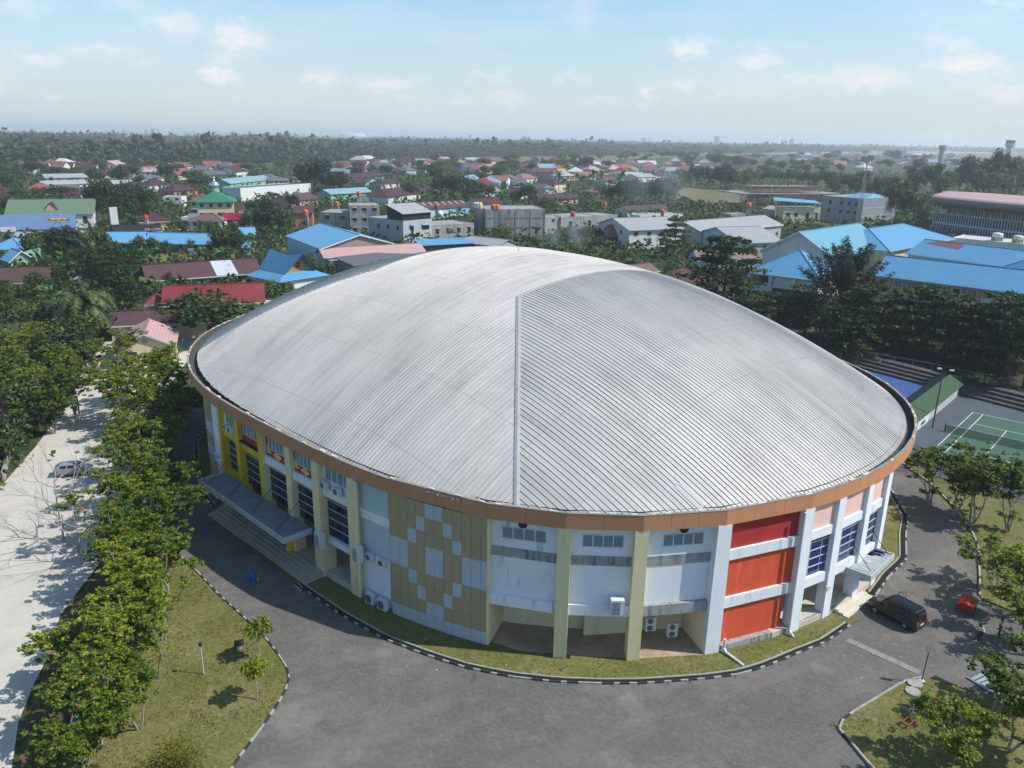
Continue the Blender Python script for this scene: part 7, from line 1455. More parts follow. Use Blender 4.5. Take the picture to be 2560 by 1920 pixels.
e = empty('bleacher', 'grey concrete stepped terrace behind the tennis courts', 'bleacher', (56.5, 142.3, 0), math.atan2(-19.3, 13.5))
for k in range(4): MB().box(0, 62, k * .95, 4.6, .42 * k, .42 * (k + 1)).obj('step', paint('terrace_concrete', (.095, .092, .086), .9, .25, .4, .7, True), e)  # concrete colour darkened to paint in the tree shade on the terrace
A = Vector(T2(-7.2, 4.5)); dx = TX; e = empty('court_shed', 'long narrow shed with one green and one dark roof slope between the courts', 'shed', (A.x, A.y, 0), TTH); FOOT.append((Vector((A.x, A.y, 0)), 4, 27, TTH))
wall_into(MB(), 'front', 3.4, 26, 2.2, 1.0).obj('wall', W_['grey'], e); MB().box(3.401, 3.46, 4.5, 9.9, .05, 2.1).obj('white_panel', W_['white'], e)  # white box paints the bright stretch, grey wall the shaded rest
for sg, mt in ((0, R_['black']), (1, paint('shed_roof_green', (.022, .07, .025), .7, .15, .4, .3))):
    m = MB(); prism_y(m, [(-.5, 2.0), (1.699, 3.22), (1.699, 3.36), (-.5, 2.14)] if sg == 0 else [(1.701, 3.22), (3.9, 2.0), (3.9, 2.14), (1.701, 3.36)], -.4, 26.4); m.obj('roof', mt, e)
MB().box(3.461, 3.5, 6.2, 8.2, 0.45, .8).obj('dark_vent', P_DARK, e)
def lamp_pole(name, label, b, t, arms, r=.06):
    p = at(*b); h = height_at(b, t); e = empty(name, label, 'lamp', p); MB().tube([(0, 0, 0), (0, 0, h)], [r * 1.4, r], 7).obj('pole', paint('pole_rust', (.09, .075, .07), .6), e)
    for k, (dx_, dy_) in enumerate(arms):
        MB().tube([(0, 0, h - .3), (dx_ * .7, dy_ * .7, h + .15)], r * .6, 5).obj('arm', P_POST, e); MB().box(dx_ - .28, dx_ + .28, dy_ - .18, dy_ + .18, h + .08, h + .26).obj('lamp_head', P_IRON, e)
    return e
lamp_pole('court_light', 'tall thin court light pole with two lamp heads by the shed', (2331, 1070), (2357, 926), [(.9, -.5), (-.4, .3)], .08)
lamp_pole('street_lamp', 'white street lamp with a curved arm behind the concrete blocks', K(2, 350, 900), K(2, 338, 785), [(-1.2, .2)], .09); lamp_pole('street_lamp', 'curved lamp post by the light bush right of the tank topped shop house', K(3, 318, 800), K(3, 300, 725), [(-1.6, .2)], .09)

# ---------------------------------------------------------------- vehicles
TYRE = paint('tyre', (.012, .012, .013), .9); RIM = paint('alloy_rim', (.48, .48, .49), .35, .1, 3, metal=.6); CARGLASS = glass('car_glass', (.012, .014, .016), .06); LAMPM = glass('lamp_lens', (.62, .62, .60), .15); TAIL = glass('tail_lens', (.42, .03, .03), .2)
def carpaint(name, c):
    if name in MATS: return MATS[name]
    m, nt, b = new_mat(name); b.inputs['Base Color'].default_value = (*c, 1); b.inputs['Roughness'].default_value = .28; b.inputs['Coat Weight'].default_value = .6; b.inputs['Coat Roughness'].default_value = .06; MATS[name] = m; return m
def car(name, label, prof, W__, wheels, pm, p, rz, open_door=False, belt=1.02, roofm=None):
    """prof: (x, top z); x from the nose back. The nose points along local -x"""
    e = empty(name, label, 'car' if 'van' not in name else 'van', p, rz); Lc = prof[-1][0]; st = []
    xs = sorted(set([q[0] for q in prof] + [Lc * k / 18 for k in range(19)]))
    tops = [np.interp(x, [q[0] for q in prof], [q[1] for q in prof]) for x in xs]; roof_z = max(tops)
    def ring(x, zt):
        q = abs(2 * x / Lc - 1); w = W__ / 2 * (1 - .16 * max(0, (q - .72) / .28) ** 2); zb = min(zt, belt); wt = w * (1 - .2 * max(0, (zt - belt)) / (roof_z - belt)) if zt > belt else w * .97
        return [(x, -w * .9, .24), (x, -w, .5), (x, -w * .99, zb - .1), (x, -w * .97, zb), (x, -wt, max(zt - .03, zb)), (x, -wt * .86, zt + .02), (x, 0, zt + .05), (x, wt * .86, zt + .02), (x, wt, max(zt - .03, zb)), (x, w * .97, zb), (x, w * .99, zb - .1), (x, w, .5), (x, w * .9, .24)]
    m = MB(); rings = [ring(x, z) for x, z in zip(xs, tops)]
    for a, b in zip(rings, rings[1:]):
        for k in range(12): m.face([a[k], b[k], b[k + 1], a[k + 1]])
        m.face([a[12], b[12], b[0], a[0]])
    m.face(rings[0]); m.face(rings[-1][::-1]); m.obj('body', pm, e)
    def S(x, t, sg):
        r = ring(x, np.interp(x, [q[0] for q in prof], [q[1] for q in prof])); a, b = Vector(r[3]), Vector(r[4]); v = a + (b - a) * t; return (v.x, (v.y - .014) * (1 if sg < 0 else -1), v.z)
    cab = [x for x, z in zip(xs, tops) if z > roof_z - .12]; c0, c1 = cab[0], cab[-1]; n = 3 if c1 - c0 > 1.8 else 2
    for sg in (-1, 1):
        for k in range(n):
            a, b = c0 + (c1 - c0) * k / n + .06, c0 + (c1 - c0) * (k + 1) / n - .06
            MB().face([S(a, .08, sg), S(b, .08, sg), S(b, .88, sg), S(a, .88, sg)]).obj('window', CARGLASS, e)
    hx = max(q[0] for q in prof if q[1] < belt + .12 and q[0] < Lc / 2); r0, r1 = ring(hx, np.interp(hx, [q[0] for q in prof], [q[1] for q in prof])), ring(c0, roof_z)
    def WS(t, y): z0, z1 = r0[6][2], r1[6][2]; return (hx + (c0 - hx) * t - .03, y, z0 + (z1 - z0) * t + .03)
    MB().face([WS(.1, -W__ * .42), WS(.1, W__ * .42), WS(.92, W__ * .36), WS(.92, -W__ * .36)][::-1]).obj('windscreen', CARGLASS, e)
    bx = [x for x, z in zip(xs, tops) if z > roof_z - .15][-1]; zr = belt + .05
    tx = lambda z: np.interp(-z, [-roof_z, -belt], [bx, min(Lc, [q[0] for q in prof if q[0] > bx][0])])
    MB().face([(tx(zr) + .04, -W__ * .4, zr), (tx(zr) + .04, W__ * .4, zr), (tx(roof_z - .1) + .05, W__ * .35, roof_z - .1), (tx(roof_z - .1) + .05, -W__ * .35, roof_z - .1)]).obj('rear_window', CARGLASS, e)
    if roofm: 
        m = MB(); 
        for k in range(5): y = -.5 + .25 * k; m.box(c0 + .15, c1 - .1, y - .05, y + .05, roof_z + .03, roof_z + .066)
        m.obj('roof_rib', pm, e)
    for x in wheels:
        for sg in (-1, 1):
            tf = Matrix.Translation((x, sg * (W__ / 2 - .1), .31)) @ Matrix.Rotation(PI / 2, 4, 'X'); t = MB(); t.lathe([(.2, -.1), (.31, -.09), (.31, .09), (.2, .1)], 18); t.v = [tuple(tf @ Vector(q)) for q in t.v]; wo = t.obj('wheel', TYRE, e)
            r = MB()
            tf2 = Matrix.Translation((x, sg * (W__ / 2 + .008), .31)) @ Matrix.Rotation(PI / 2, 4, 'X')
            for k in range(5):
                a = 2 * PI * k / 5; r.face([tf2 @ Vector((rr_ * math.cos(a + o), rr_ * math.sin(a + o), 0)) for rr_, o in ((.04, -.8), (.2, -.42), (.2, .42), (.04, .8))])
            r.obj('rim', RIM, wo)
    for sg in (-1, 1):
        y = sg * W__ * .36; z0 = prof[0][1]
        MB().box(-.03, .16, y - .17, y + .17, z0 - .16, z0 + .04).obj('headlight', LAMPM, e); MB().box(Lc - .1, Lc + .03, y * 1.15 - .1, y * 1.15 + .1, .72, 1.02).obj('taillight', TAIL, e); MB().box(hx + .25, hx + .42, sg * (W__ / 2 + .02) - .1, sg * (W__ / 2 + .02) + .1, belt + .02, belt + .17).obj('mirror', pm, e)
    MB().box(Lc + .005, Lc + .03, -.24, .24, .62, .74).obj('number_plate', LINE, e)
    MB().box(.1, Lc - .1, -W__ / 2 - .012, -W__ / 2 + .02, .58, .62).obj('side_trim', paint('trim_grey', (.12, .12, .12), .5), e)
    if open_door:
        d = MB(); tf = Matrix.Translation((c0 - .35, W__ / 2 + .0, 0)) @ Matrix.Rotation(math.radians(52), 4, 'Z'); d.box(0, 1.0, 0, .06, .36, belt, 0, tf); do = d.obj('door', pm, e)
        f = MB(); f.tube([tf @ Vector(q) for q in ((.05, .03, belt), (.42, .03, roof_z - .08), (.98, .03, roof_z - .02), (.98, .03, belt))], .03, 5); f.obj('door_frame', pm, do)
    return e
VAN = [(0, .78), (.12, .92), (.95, 1.12), (1.6, 1.72), (1.95, 1.86), (3.9, 1.85), (4.2, 1.75), (4.42, 1.15), (4.46, .7)]
HATCH = [(0, .66), (.12, .76), (1.05, .95), (1.75, 1.4), (2.1, 1.47), (3.2, 1.44), (3.75, 1.1), (3.85, .8)]
wf, wr = Vector((31.4, 58.4)), Vector((33.1, 55.9)); d = (wr - wf).normalized(); n = Vector((-d.y, d.x)); o = wf - d * .9 + n * .8
car('passenger_van', 'black passenger van with a door open, parked before the entrance steps', VAN, 1.68, (.85, 3.5), carpaint('black_paint', (.006, .007, .010)), (o.x, o.y, .02), math.atan2(d.y, d.x), True, roofm=True)
car('parked_car', 'silver car cut by the picture edge on the white gravel', VAN, 1.66, (.8, 3.4), carpaint('silver_paint', (.42, .43, .45)), (*at(-36, 1398)[:2], .03), math.radians(118))
car('parked_car', 'white hatchback parked beside the green classroom block', HATCH, 1.65, (.7, 3.05), carpaint('white_car_paint', (.6, .6, .6)), (*at(361, 726)[:2], .04), math.radians(105))
car('parked_car', 'red car parked on the grass in front of the pink and green school', HATCH, 1.62, (.7, 3.05), carpaint('red_car_paint', (.42, .02, .03)), (*at(455, 634)[:2], .04), math.radians(80))
car('parked_car', 'dark blue car hidden under the tulip trees at the gravel edge', VAN, 1.66, (.8, 3.4), carpaint('navy_paint', (.01, .015, .06)), (*at(212, 1830)[:2], .03), math.radians(95))
car('parked_car', 'grey car parked under the leafless silver tree', HATCH, 1.62, (.7, 3.05), carpaint('grey_paint', (.22, .23, .26)), (*at(232, 1180)[:2], .03), math.radians(200))
car('parked_car', 'white car between the grey shop house and the taller concrete block', HATCH, 1.62, (.7, 3.05), carpaint('white_car_paint', (.6, .6, .6)), (*atk(2, 1115, 985)[:2], .04), math.radians(20))
def wheel_ring(R_o, r, x, seg=22, spokes=0):
    m = MB(); pts = [(x + R_o * math.cos(2 * PI * k / seg), 0, R_o + R_o * math.sin(2 * PI * k / seg)) for k in range(seg + 1)]; m.tube([(p[0], p[1], p[2] + r) for p in pts], r, 6, 0, False)
    s = MB()
    for k in range(spokes): a = 2 * PI * k / spokes; s.tube([(x, 0, R_o + r), (x + R_o * math.cos(a), 0, R_o + r + R_o * math.sin(a))], .006, 3, 0, False)
    return m, s
def motorbike(label, p, rz):
    e = empty('motorbike', label, 'motorbike', p, rz); DK = paint('bike_black', (.02, .02, .025), .4)
    for x in (-.62, .62):
        m, s = wheel_ring(.25, .05, x, 18, 8); w = m.obj('wheel', TYRE, e); s.obj('spokes', RIM, w)
    b = MB(); b.tube([(-.5, 0, .75), (-.2, 0, .5), (.2, 0, .48), (.75, 0, .72)], [.07, .12, .14, .08], 7); b.tube([(-.62, 0, .3), (-.45, 0, .95)], .035, 5); b.tube([(.62, 0, .3), (.1, 0, .42)], .04, 5); b.obj('body', DK, e)
    MB().box(0, .8, -.13, .13, .72, .82).obj('seat', TYRE, e); h = MB(); h.tube([(-.36, -.33, 1.02), (-.45, 0, .96), (-.36, .33, 1.02)], .02, 5); h.obj('handlebar', RIM, e); MB().box(-.62, -.48, -.1, .1, .8, .95).obj('headlight', LAMPM, e); return e
motorbike('dark motorbike nearer the gravel, parked by the gate pillar', (*at(47, 1130)[:2], .03), 1.9); motorbike('second dark motorbike, closer to the tulip trees', (*at(63, 1116)[:2], .03), 1.7); motorbike('motorbike in front of the school building', (*at(*K(1, 1700, 1138))[:2], .04), .2)

# ---------------------------------------------------------------- people
SKIN = paint('skin', (.22, .11, .07), .6, .05); HAIR = paint('hair_black', (.012, .01, .01), .7)
def person(label, p, rz, J, shirt, trousers, sc=1.0, shoe=None):
    """one continuous skinned body; J maps joint names to positions; faces take skin or clothing by the nearest joint"""
    order = ['pelvis', 'belly', 'chest', 'neck', 'head', 'crown'] ; chains = [('pelvis', 'belly'), ('belly', 'chest'), ('chest', 'neck'), ('neck', 'head'), ('head', 'crown')]
    for s in 'LR': chains += [('chest', 'sho' + s), ('sho' + s, 'elb' + s), ('elb' + s, 'wri' + s), ('wri' + s, 'han' + s), ('pelvis', 'hip' + s), ('hip' + s, 'kne' + s), ('kne' + s, 'ank' + s), ('ank' + s, 'toe' + s)]
    names = list(J); rad = {'pelvis': .13, 'belly': .125, 'chest': .14, 'neck': .055, 'head': .095, 'crown': .085, 'sho': .07, 'elb': .045, 'wri': .033, 'han': .04, 'hip': .09, 'kne': .06, 'ank': .042, 'toe': .04}
    me = bpy.data.meshes.new('person'); me.from_pydata([J[k] for k in names], [(names.index(a), names.index(b)) for a, b in chains], []); o = link('person', me)
    md = o.modifiers.new('s', 'SKIN'); sv = me.skin_vertices[0].data
    for i, k in enumerate(names): r = rad[k if k in rad else k[:3]]; sv[i].radius = (r, r); sv[i].use_root = (k == 'pelvis')
    o.modifiers.new('u', 'SUBSURF').render_levels = 1; o.modifiers['u'].levels = 1
    dg = bpy.context.evaluated_depsgraph_get(); m2 = bpy.data.meshes.new_from_object(o.evaluated_get(dg)); o.modifiers.clear(); o.data = m2; m2.materials.clear()
    for mt in (SKIN, shirt, trousers, shoe or TYRE): m2.materials.append(mt)
    part = {'neck': 0, 'head': 0, 'crown': 0, 'pelvis': 2, 'belly': 1, 'chest': 1, 'sho': 1, 'elb': 0, 'wri': 0, 'han': 0, 'hip': 2, 'kne': 2, 'ank': 2, 'toe': 3}
    for f in m2.polygons:
        c = f.center; k = min(names, key=lambda q: (Vector(J[q]) - c).length); f.material_index = part[k if k in part else k[:3]]; f.use_smooth = True
    h = MB(); cx, cy, cz = J['crown']; hx, hy, hz = J['head']; h.lathe([(.105, -.06), (.112, .0), (.095, .07), (.05, .11)], 12, 0, (cx + (cx - hx) * .1 + .012, cy, cz - .01)); ho = h.obj('hair', HAIR, o, True)
    f = MB(); fx = cx * .5 + hx * .5
    for s in (-1, 1): f.box(fx - .105, fx - .09, s * .035 + cy - .012, s * .035 + cy + .012, hz + .0, hz + .02)
    f.obj('eyes', HAIR, o); nb_ = MB(); nb_.tube([(fx - .085, cy, hz + .0), (fx - .118, cy, hz - .035)], [.008, .014], 5); nb_.obj('nose', SKIN, o)
    hands = MB()
    for s in 'LR':
        a, b = Vector(J['wri' + s]), Vector(J['han' + s]); dd = (b - a).normalized(); sd = dd.cross(Vector((0, 0, 1))).normalized()
        for q, (of, ln) in enumerate(((-.03, .06), (-.01, .072), (.01, .068), (.03, .052))): base = b + sd * of; hands.tube([base, base + dd * ln * .6, base + dd * ln * .8 + Vector((0, 0, -ln * .5))], [.009, .008, .006], 5)
        hands.tube([b - dd * .03 + sd * .03, b + sd * .055 + dd * .02], [.011, .008], 5)
    hands.obj('fingers', SKIN, o)
    o.location = p; o.rotation_euler = (0, 0, rz); o.scale = (sc,) * 3; return tag(o, label, 'person')
WHITE_C = paint('white_cloth', (.55, .60, .68), .9, .08, 4); BLACK_C = paint('black_cloth', (.018, .018, .024), .9)
STAND = {'pelvis': (0, 0, .92), 'belly': (0, 0, 1.08), 'chest': (0, 0, 1.3), 'neck': (0, 0, 1.46), 'head': (-.02, 0, 1.56), 'crown': (-.01, 0, 1.64), 'shoL': (0, .19, 1.38), 'elbL': (.03, .24, 1.1), 'wriL': (-.06, .25, .87), 'hanL': (-.08, .25, .78), 'shoR': (0, -.19, 1.38), 'elbR': (.03, -.24, 1.1), 'wriR': (-.06, -.25, .87), 'hanR': (-.08, -.25, .78), 'hipL': (0, .1, .86), 'kneL': (-.02, .11, .48), 'ankL': (.03, .11, .09), 'toeL': (-.12, .12, .04), 'hipR': (0, -.1, .86), 'kneR': (-.02, -.11, .48), 'ankR': (.03, -.11, .09), 'toeR': (-.12, -.12, .04)}
RIDE = {'pelvis': (.22, 0, .98), 'belly': (.17, 0, 1.12), 'chest': (.02, 0, 1.3), 'neck': (-.08, 0, 1.43), 'head': (-.14, 0, 1.51), 'crown': (-.14, 0, 1.6), 'shoL': (.0, .19, 1.36), 'elbL': (-.2, .26, 1.18), 'wriL': (-.4, .27, 1.06), 'hanL': (-.47, .26, 1.04), 'shoR': (.0, -.19, 1.36), 'elbR': (-.2, -.26, 1.18), 'wriR': (-.4, -.27, 1.06), 'hanR': (-.47, -.26, 1.04), 'hipL': (.19, .1, .93), 'kneL': (-.2, .13, .82), 'ankL': (-.06, .13, .42), 'toeL': (-.2, .13, .37), 'hipR': (.19, -.1, .93), 'kneR': (-.1, -.13, .6), 'ankR': (.08, -.13, .2), 'toeR': (-.07, -.13, .14)}
bp_ = at(2446, 1605); brz = math.radians(-38)
e = empty('bicycle', 'dark bicycle ridden along the paved drive by the island trees', 'bicycle', (bp_.x, bp_.y, .02), brz)
for x in (-.52, .52):
    m, s = wheel_ring(.33, .022, x, 26, 14); w = m.obj('wheel', TYRE, e); s.obj('spokes', RIM, w)
f = MB()
for a, b in (((-.52, 0, .35), (-.4, 0, .88)), ((-.4, 0, .8), (.02, 0, .32)), ((-.4, 0, .85), (.18, 0, .84)), ((.18, 0, .88), (.02, 0, .32)), ((.02, 0, .32), (.52, 0, .35)), ((.18, 0, .82), (.52, 0, .35))): f.tube([a, b], .02, 6)
f.obj('frame', paint('bike_frame', (.05, .05, .06), .4), e); h = MB(); h.tube([(-.47, -.27, 1.0), (-.4, 0, .98), (-.47, .27, 1.0)], .016, 6); h.tube([(-.4, 0, .86), (-.4, 0, .98)], .018, 6); h.obj('handlebar', P_DARK, e); MB().prism([(.08, 0), (.3, -.08), (.34, 0), (.3, .08)], .88, .93).obj('saddle', TYRE, e); pd = MB(); pd.tube([(.02, -.02, .32), (-.08, -.1, .2)], .012, 5); pd.tube([(.02, .02, .32), (-.1, .1, .42)], .012, 5); pd.box(-.2, -.06, .09, .2, .33, .36); pd.box(-.06, .08, -.2, -.09, .1, .13); pd.obj('pedals', P_DARK, e)
person('cyclist in a white shirt and black trousers leaning over the handlebar', (bp_.x, bp_.y, .02), brz, RIDE, WHITE_C, BLACK_C)
pp = at(2195, 927); person('person in a white shirt standing in the shade inside the far wire fence', (pp.x, pp.y, .4), 1.0, STAND, WHITE_C, BLACK_C)
pp = at(2496, 1592); person('person in a pale shirt standing half hidden by the thin trees behind the cyclist', (pp.x, pp.y, .02), 2.2, STAND, paint('pale_cloth', (.42, .44, .5), .9), BLACK_C)

# ---------------------------------------------------------------- small things on the ground
p = at(630, 1453); e = empty('rubbish_bin', 'blue plastic drum bin standing beside the entrance steps', 'bin', (p.x, p.y, .02)); MB().lathe([(.27, 0), (.31, .1), (.33, .5), (.31, .9), (.29, .95)], 18).obj('drum', paint('blue_plastic', (.02, .10, .38), .45, .1), e, True); MB().lathe([(.31, .88), (.32, .92), (.30, .96), (.26, .9)], 18).obj('rim', paint('blue_plastic', ()), e)
m = MB(); m.tube([(p.x + .5, p.y + .1, .03), (p.x + .75, p.y + .25, 1.1)], .02, 5); m.prism([(p.x + .42, p.y + .0), (p.x + .62, p.y + .02), (p.x + .6, p.y + .12), (p.x + .42, p.y + .1)], .02, .3); tag(m.obj('broom', paint('broom_straw', (.42, .30, .10), .8)), 'straw broom leaning next to the blue drum bin', 'broom')
p = at(598, 1622); e = empty('ground_spotlight', 'black spotlight on a pale concrete block in the lawn', 'spotlight', (p.x, p.y, .1), .5); MB().box(-.16, .16, -.16, .16, 0, .4).obj('plinth', P_ALU, e); MB().box(-.34, .34, -.16, .14, .46, .84, 0, Matrix.Rotation(.35, 4, 'X')).obj('housing', P_DARK, e); MB().box(-.3, .3, -.24, -.165, .5, .8, 0, Matrix.Rotation(.35, 4, 'X')).obj('lens', glass('lamp_front', (.06, .07, .07), .1), e)
b = (510, 1687); p = at(*b); e = empty('garden_lamp', 'thin lamp post with a small black globe on the lawn', 'lamp', (p.x, p.y, .1)); MB().tube([(0, 0, 0), (0, 0, 2.4)], [.05, .035], 7).obj('post', P_IRON, e); MB().lathe([(.02, 2.36), (.12, 2.42), (.15, 2.55), (.1, 2.66), (.02, 2.7)], 12).obj('globe', P_DARK, e, True)
b = (2303, 1706); p = at(*b); h = 3.0; e = empty('round_sign', 'grey round sign plate on a thin pole at the island corner', 'road sign', (p.x, p.y, .1), math.radians(0)); MB().tube([(0, 0, 0), (.12, 0, h)], .04, 6).obj('pole', P_POST, e); m = MB(); m.lathe([(.34, -.02), (.34, .02)], 20); tf = Matrix.Translation((.14, -.06, h - .1)) @ Matrix.Rotation(math.radians(62), 4, 'X'); m.v = [tuple(tf @ Vector(q)) for q in m.v]; m.obj('plate', paint('sign_back', (.17, .17, .165), .6), e); MB().box(-.2, .2, -.15, .15, 0, .08).obj('footing', P_ALU, e)
def slab(label, u, v, r, n, z, mat, rot, h=.1):
    p = at(u, v); m = MB(); m.prism([(r * math.cos(rot + 2 * PI * k / n), r * math.sin(rot + 2 * PI * k / n)) for k in range(n)], 0, h); o = m.obj('manhole_slab', mat); o.location = (p.x, p.y, z); return tag(o, label, 'slab')
slab('eight sided concrete slab at the foot of the round sign', 2286, 1713, .56, 8, .1, M_EDGE, .2, .14); slab('second eight sided concrete slab, farther from the round sign', 2281, 1734, .54, 8, .1, M_EDGE, .4, .14)
slab('square pale rimmed cover in the island grass', 2292, 1759, .62, 4, .1, P_STEP, .9, .08); slab('square dark cover in the island grass, nearest the red frame', 2271, 1779, .6, 4, .1, paint('cover_dark', (.12, .115, .115), .8), .8, .08)
p = at(2266, 1826); e = empty('steel_stand', 'low red steel frame lying in the island grass', 'stand', (p.x, p.y, .1), .6); f = MB()
for a, b in (((0, 0), (1, 0)), ((0, .45), (1, .45)), ((0, 0), (0, .45)), ((1, 0), (1, .45))): f.tube([(*a, .28), (*b, .28)], .045, 5)
f.obj('rails', paint('red_steel', (.32, .03, .035), .6), e)
for x, y in ((0, 0), (1, 0), (0, .45), (1, .45)): MB().tube([(x, y, 0), (x, y, .28)], .04, 5).obj('leg', paint('red_steel', ()), e)
p = at(2428, 1545); e = empty('covered_cart', 'red covered cart standing at the bend of the kerb', 'cart', (p.x, p.y, .02), .9); RC = paint('red_tarpaulin', (.42, .022, .012), .6, .2, 1.2, .3); m = MB(); prism_x(m, [(0, .5), (0, .9), (.6, 1.12), (1.2, .9), (1.2, .5)], 0, 1.9); m.obj('cover', RC, e); MB().box(.05, 1.85, .05, 1.15, .42, .549).obj('tray', P_DARK, e); MB().box(.6, 1.1, -.03, -.002, .55, .85).obj('white_panel', P_ALU, e)
for x in (.4, 1.5):
    for y in (-.04, 1.24): m, s = wheel_ring(.24, .04, x, 16, 6); m.v = [(a, b + y, c) for a, b, c in m.v]; m.obj('wheel', TYRE, e)
p = at(2478, 1712); m = MB()
for k in range(6): m.box(-.9, .9, -1.1 + k * .38, -.84 + k * .38, .15, .19)
m.box(-1, -.9, -1.2, 1.3, .05, .16); m.box(.9, 1, -1.2, 1.3, .05, .16); o = m.obj('slatted_pallet', paint('pale_blue_slat', (.24, .33, .37), .7, .15, 2)); o.location = (p.x, p.y, 0); o.rotation_euler = (0, 0, .5); tag(o, 'pale blue slatted panel lying beyond the drain among thin trees', 'panel')
a, b = at(2118, 1600), at(2322, 1693); m = MB(); pts = resample([(a.x, a.y), (b.x, b.y)], .8)
for q, r_ in zip(pts, pts[1:]):
    d = (r_ - q).normalized(); n = Vector((d.y, -d.x)); m.prism([tuple(q + d * .01 + n * .32), tuple(r_ - d * .02 + n * .32), tuple(r_ - d * .02 - n * .32), tuple(q + d * .01 - n * .32)], .0, .05)
kind(m.obj('drain_cover', paint('drain_cover', (.24, .23, .21), .9, .3, 1, .5, False, True)), 'structure')
sheet('drain', [at(2322, 1697)[:2], at(2338, 1690)[:2], at(2560, 1790)[:2], at(2560, 1812)[:2]], .045, M_DRAIN)
# gate pillar and low wall at the gravel road
p = at(28, 1135); e = empty('gate_pillar', 'dark grey gate pillar with a capped top beside the two motorbikes', 'pillar', (p.x, p.y, .02), .3); MB().box(-.35, .35, -.35, .35, 0, 2.3).obj('shaft', paint('pillar_grey', (.12, .125, .125), .9, .3, 1, .4), e); MB().box(-.5, .5, -.5, .5, 2.3, 2.7).obj('cap', paint('pillar_cap', (.05, .05, .05), .9), e)
a, b = at(14, 1200), at(27, 1140); e = empty('boundary_wall', 'low pale boundary wall running from the gate pillar', 'wall', (0, 0, 0)); MB().wallseg((a.x, a.y), (b.x, b.y), 0, .9, 0, .25).obj('wall_body', P_STEP, e); MB().wallseg((a.x, a.y), (b.x, b.y), .9, 1.0, .05, .35).obj('coping', P_BAND, e)
fence('gate_fence', 'short dark railing fence left of the gate pillar', [at(-40, 1128)[:2], at(22, 1128)[:2]], 1.7, .35, (.1, .95), P_POST, False, .025)
# water tanks, dishes, hoarding, goal, signs
OR_, WH_ = paint('orange_tank', (.62, .13, .04), .5, .1), paint('cream_tank', (.66, .62, .46), .5, .1); RDT = paint('red_tank', (.48, .06, .045), .5, .1)
for c, x, y, z, r, h, mt, lab in [(2, 430, 828, 6, 1.1, 2.6, OR_, 'orange water tank at the left of the bare concrete blocks'), (2, 462, 978, 4, .9, 2.0, OR_, 'orange water tank behind the blue gabled factory roof'), (2, 702, 748, 8.6, .9, 2.2, OR_, 'orange water tank on the lower bare concrete block'), (2, 655, 748, 8.6, .6, 1.2, RDT, 'small red water tank beside the orange one on the lower concrete block'), (2, 890, 660, 11.6, 1.0, 2.3, OR_, 'orange water tank on top of the taller concrete block'), (2, 1563, 765, 6, 1, 1.9, RDT, 'red water tank in front of the skylight row roof'),
   (2, 2052, 775, 10.7, 1.1, 2.2, OR_, 'orange water tank on the shop house parapet, left of its twin'), (2, 2082, 775, 10.7, 1.1, 2.2, OR_, 'orange water tank on the shop house parapet, right of its twin'), (2, 1893, 762, 10.7, .7, 2.4, WH_, 'cream water tank at the left corner of the shop house roof'), (2, 1914, 764, 10.7, .7, 2.5, WH_, 'cream water tank in the middle of three on the shop house roof'), (2, 1938, 770, 10.7, .8, 2.6, WH_, 'cream water tank nearest the orange pair on the shop house roof'),
   (3, 525, 832, 7, 1, 2, RDT, 'red orange tank on the concrete terrace behind the smoke'), (3, 805, 745, 6, .8, 1.8, OR_, 'orange tank left of the long dark red roof'), (3, 1300, 812, 5, .9, 2.2, OR_, 'orange red tank standing between white box sheds'), (3, 2045, 755, 7, 1.2, 2.3, OR_, 'orange tank on the shops at the corner of the dry field'), (4, 1998, 1212, 8, 1.25, 2.7, RDT, 'big red water tank behind the sky blue classroom roof'), (4, 1982, 1012, 9, 1.6, 1.5, WH_, 'pale tank on the plain white flat roof, nearer the glass offices'), (4, 2160, 1030, 9, 1.5, 1.3, WH_, 'pale tank on the plain white flat roof, at its outer end'), (1, 1262, 862, 4, .9, 1.9, RDT, 'red tank in front of the dark maroon hipped roof')]:
    p = atk(c, x, y, z); e = empty('water_tank', lab, 'water tank', (p.x, p.y, 0)); q = MB(); q.lathe([(r * .95, z), (r, z + .15), (r * 1.04, z + h * .3), (r, z + h * .5), (r * 1.04, z + h * .7), (r * .9, z + h * .86), (r * .4, z + h)], 14); q.obj('tank_body', mt, e, True); MB().box(-r * .8, r * .8, -r * .8, r * .8, 0, z).obj('tank_stand', W_['conc'], e)
p = atk(2, 930, 700, 12); e = empty('mesh_dish', 'large grey mesh satellite dish on the bare concrete block', 'satellite dish', (p.x, p.y - 1, 0)); q = MB()
for k in range(4): q.tube([((.6 + .55 * k) * math.cos(2 * PI * t / 20), -.1 * k * k, 12.2 + (.6 + .55 * k) * math.sin(2 * PI * t / 20)) for t in range(21)], .05, 4, 0, False)
for k in range(8): q.tube([(0, 0, 12.2), (2.25 * math.cos(PI * k / 4), -.9, 12.2 + 2.25 * math.sin(PI * k / 4))], .05, 4, 0, False)
q.obj('mesh_frame', P_IRON, e); MB().tube([(0, .3, 8.5), (0, 0, 12.2)], .09, 5).obj('mount_pole', P_IRON, e)
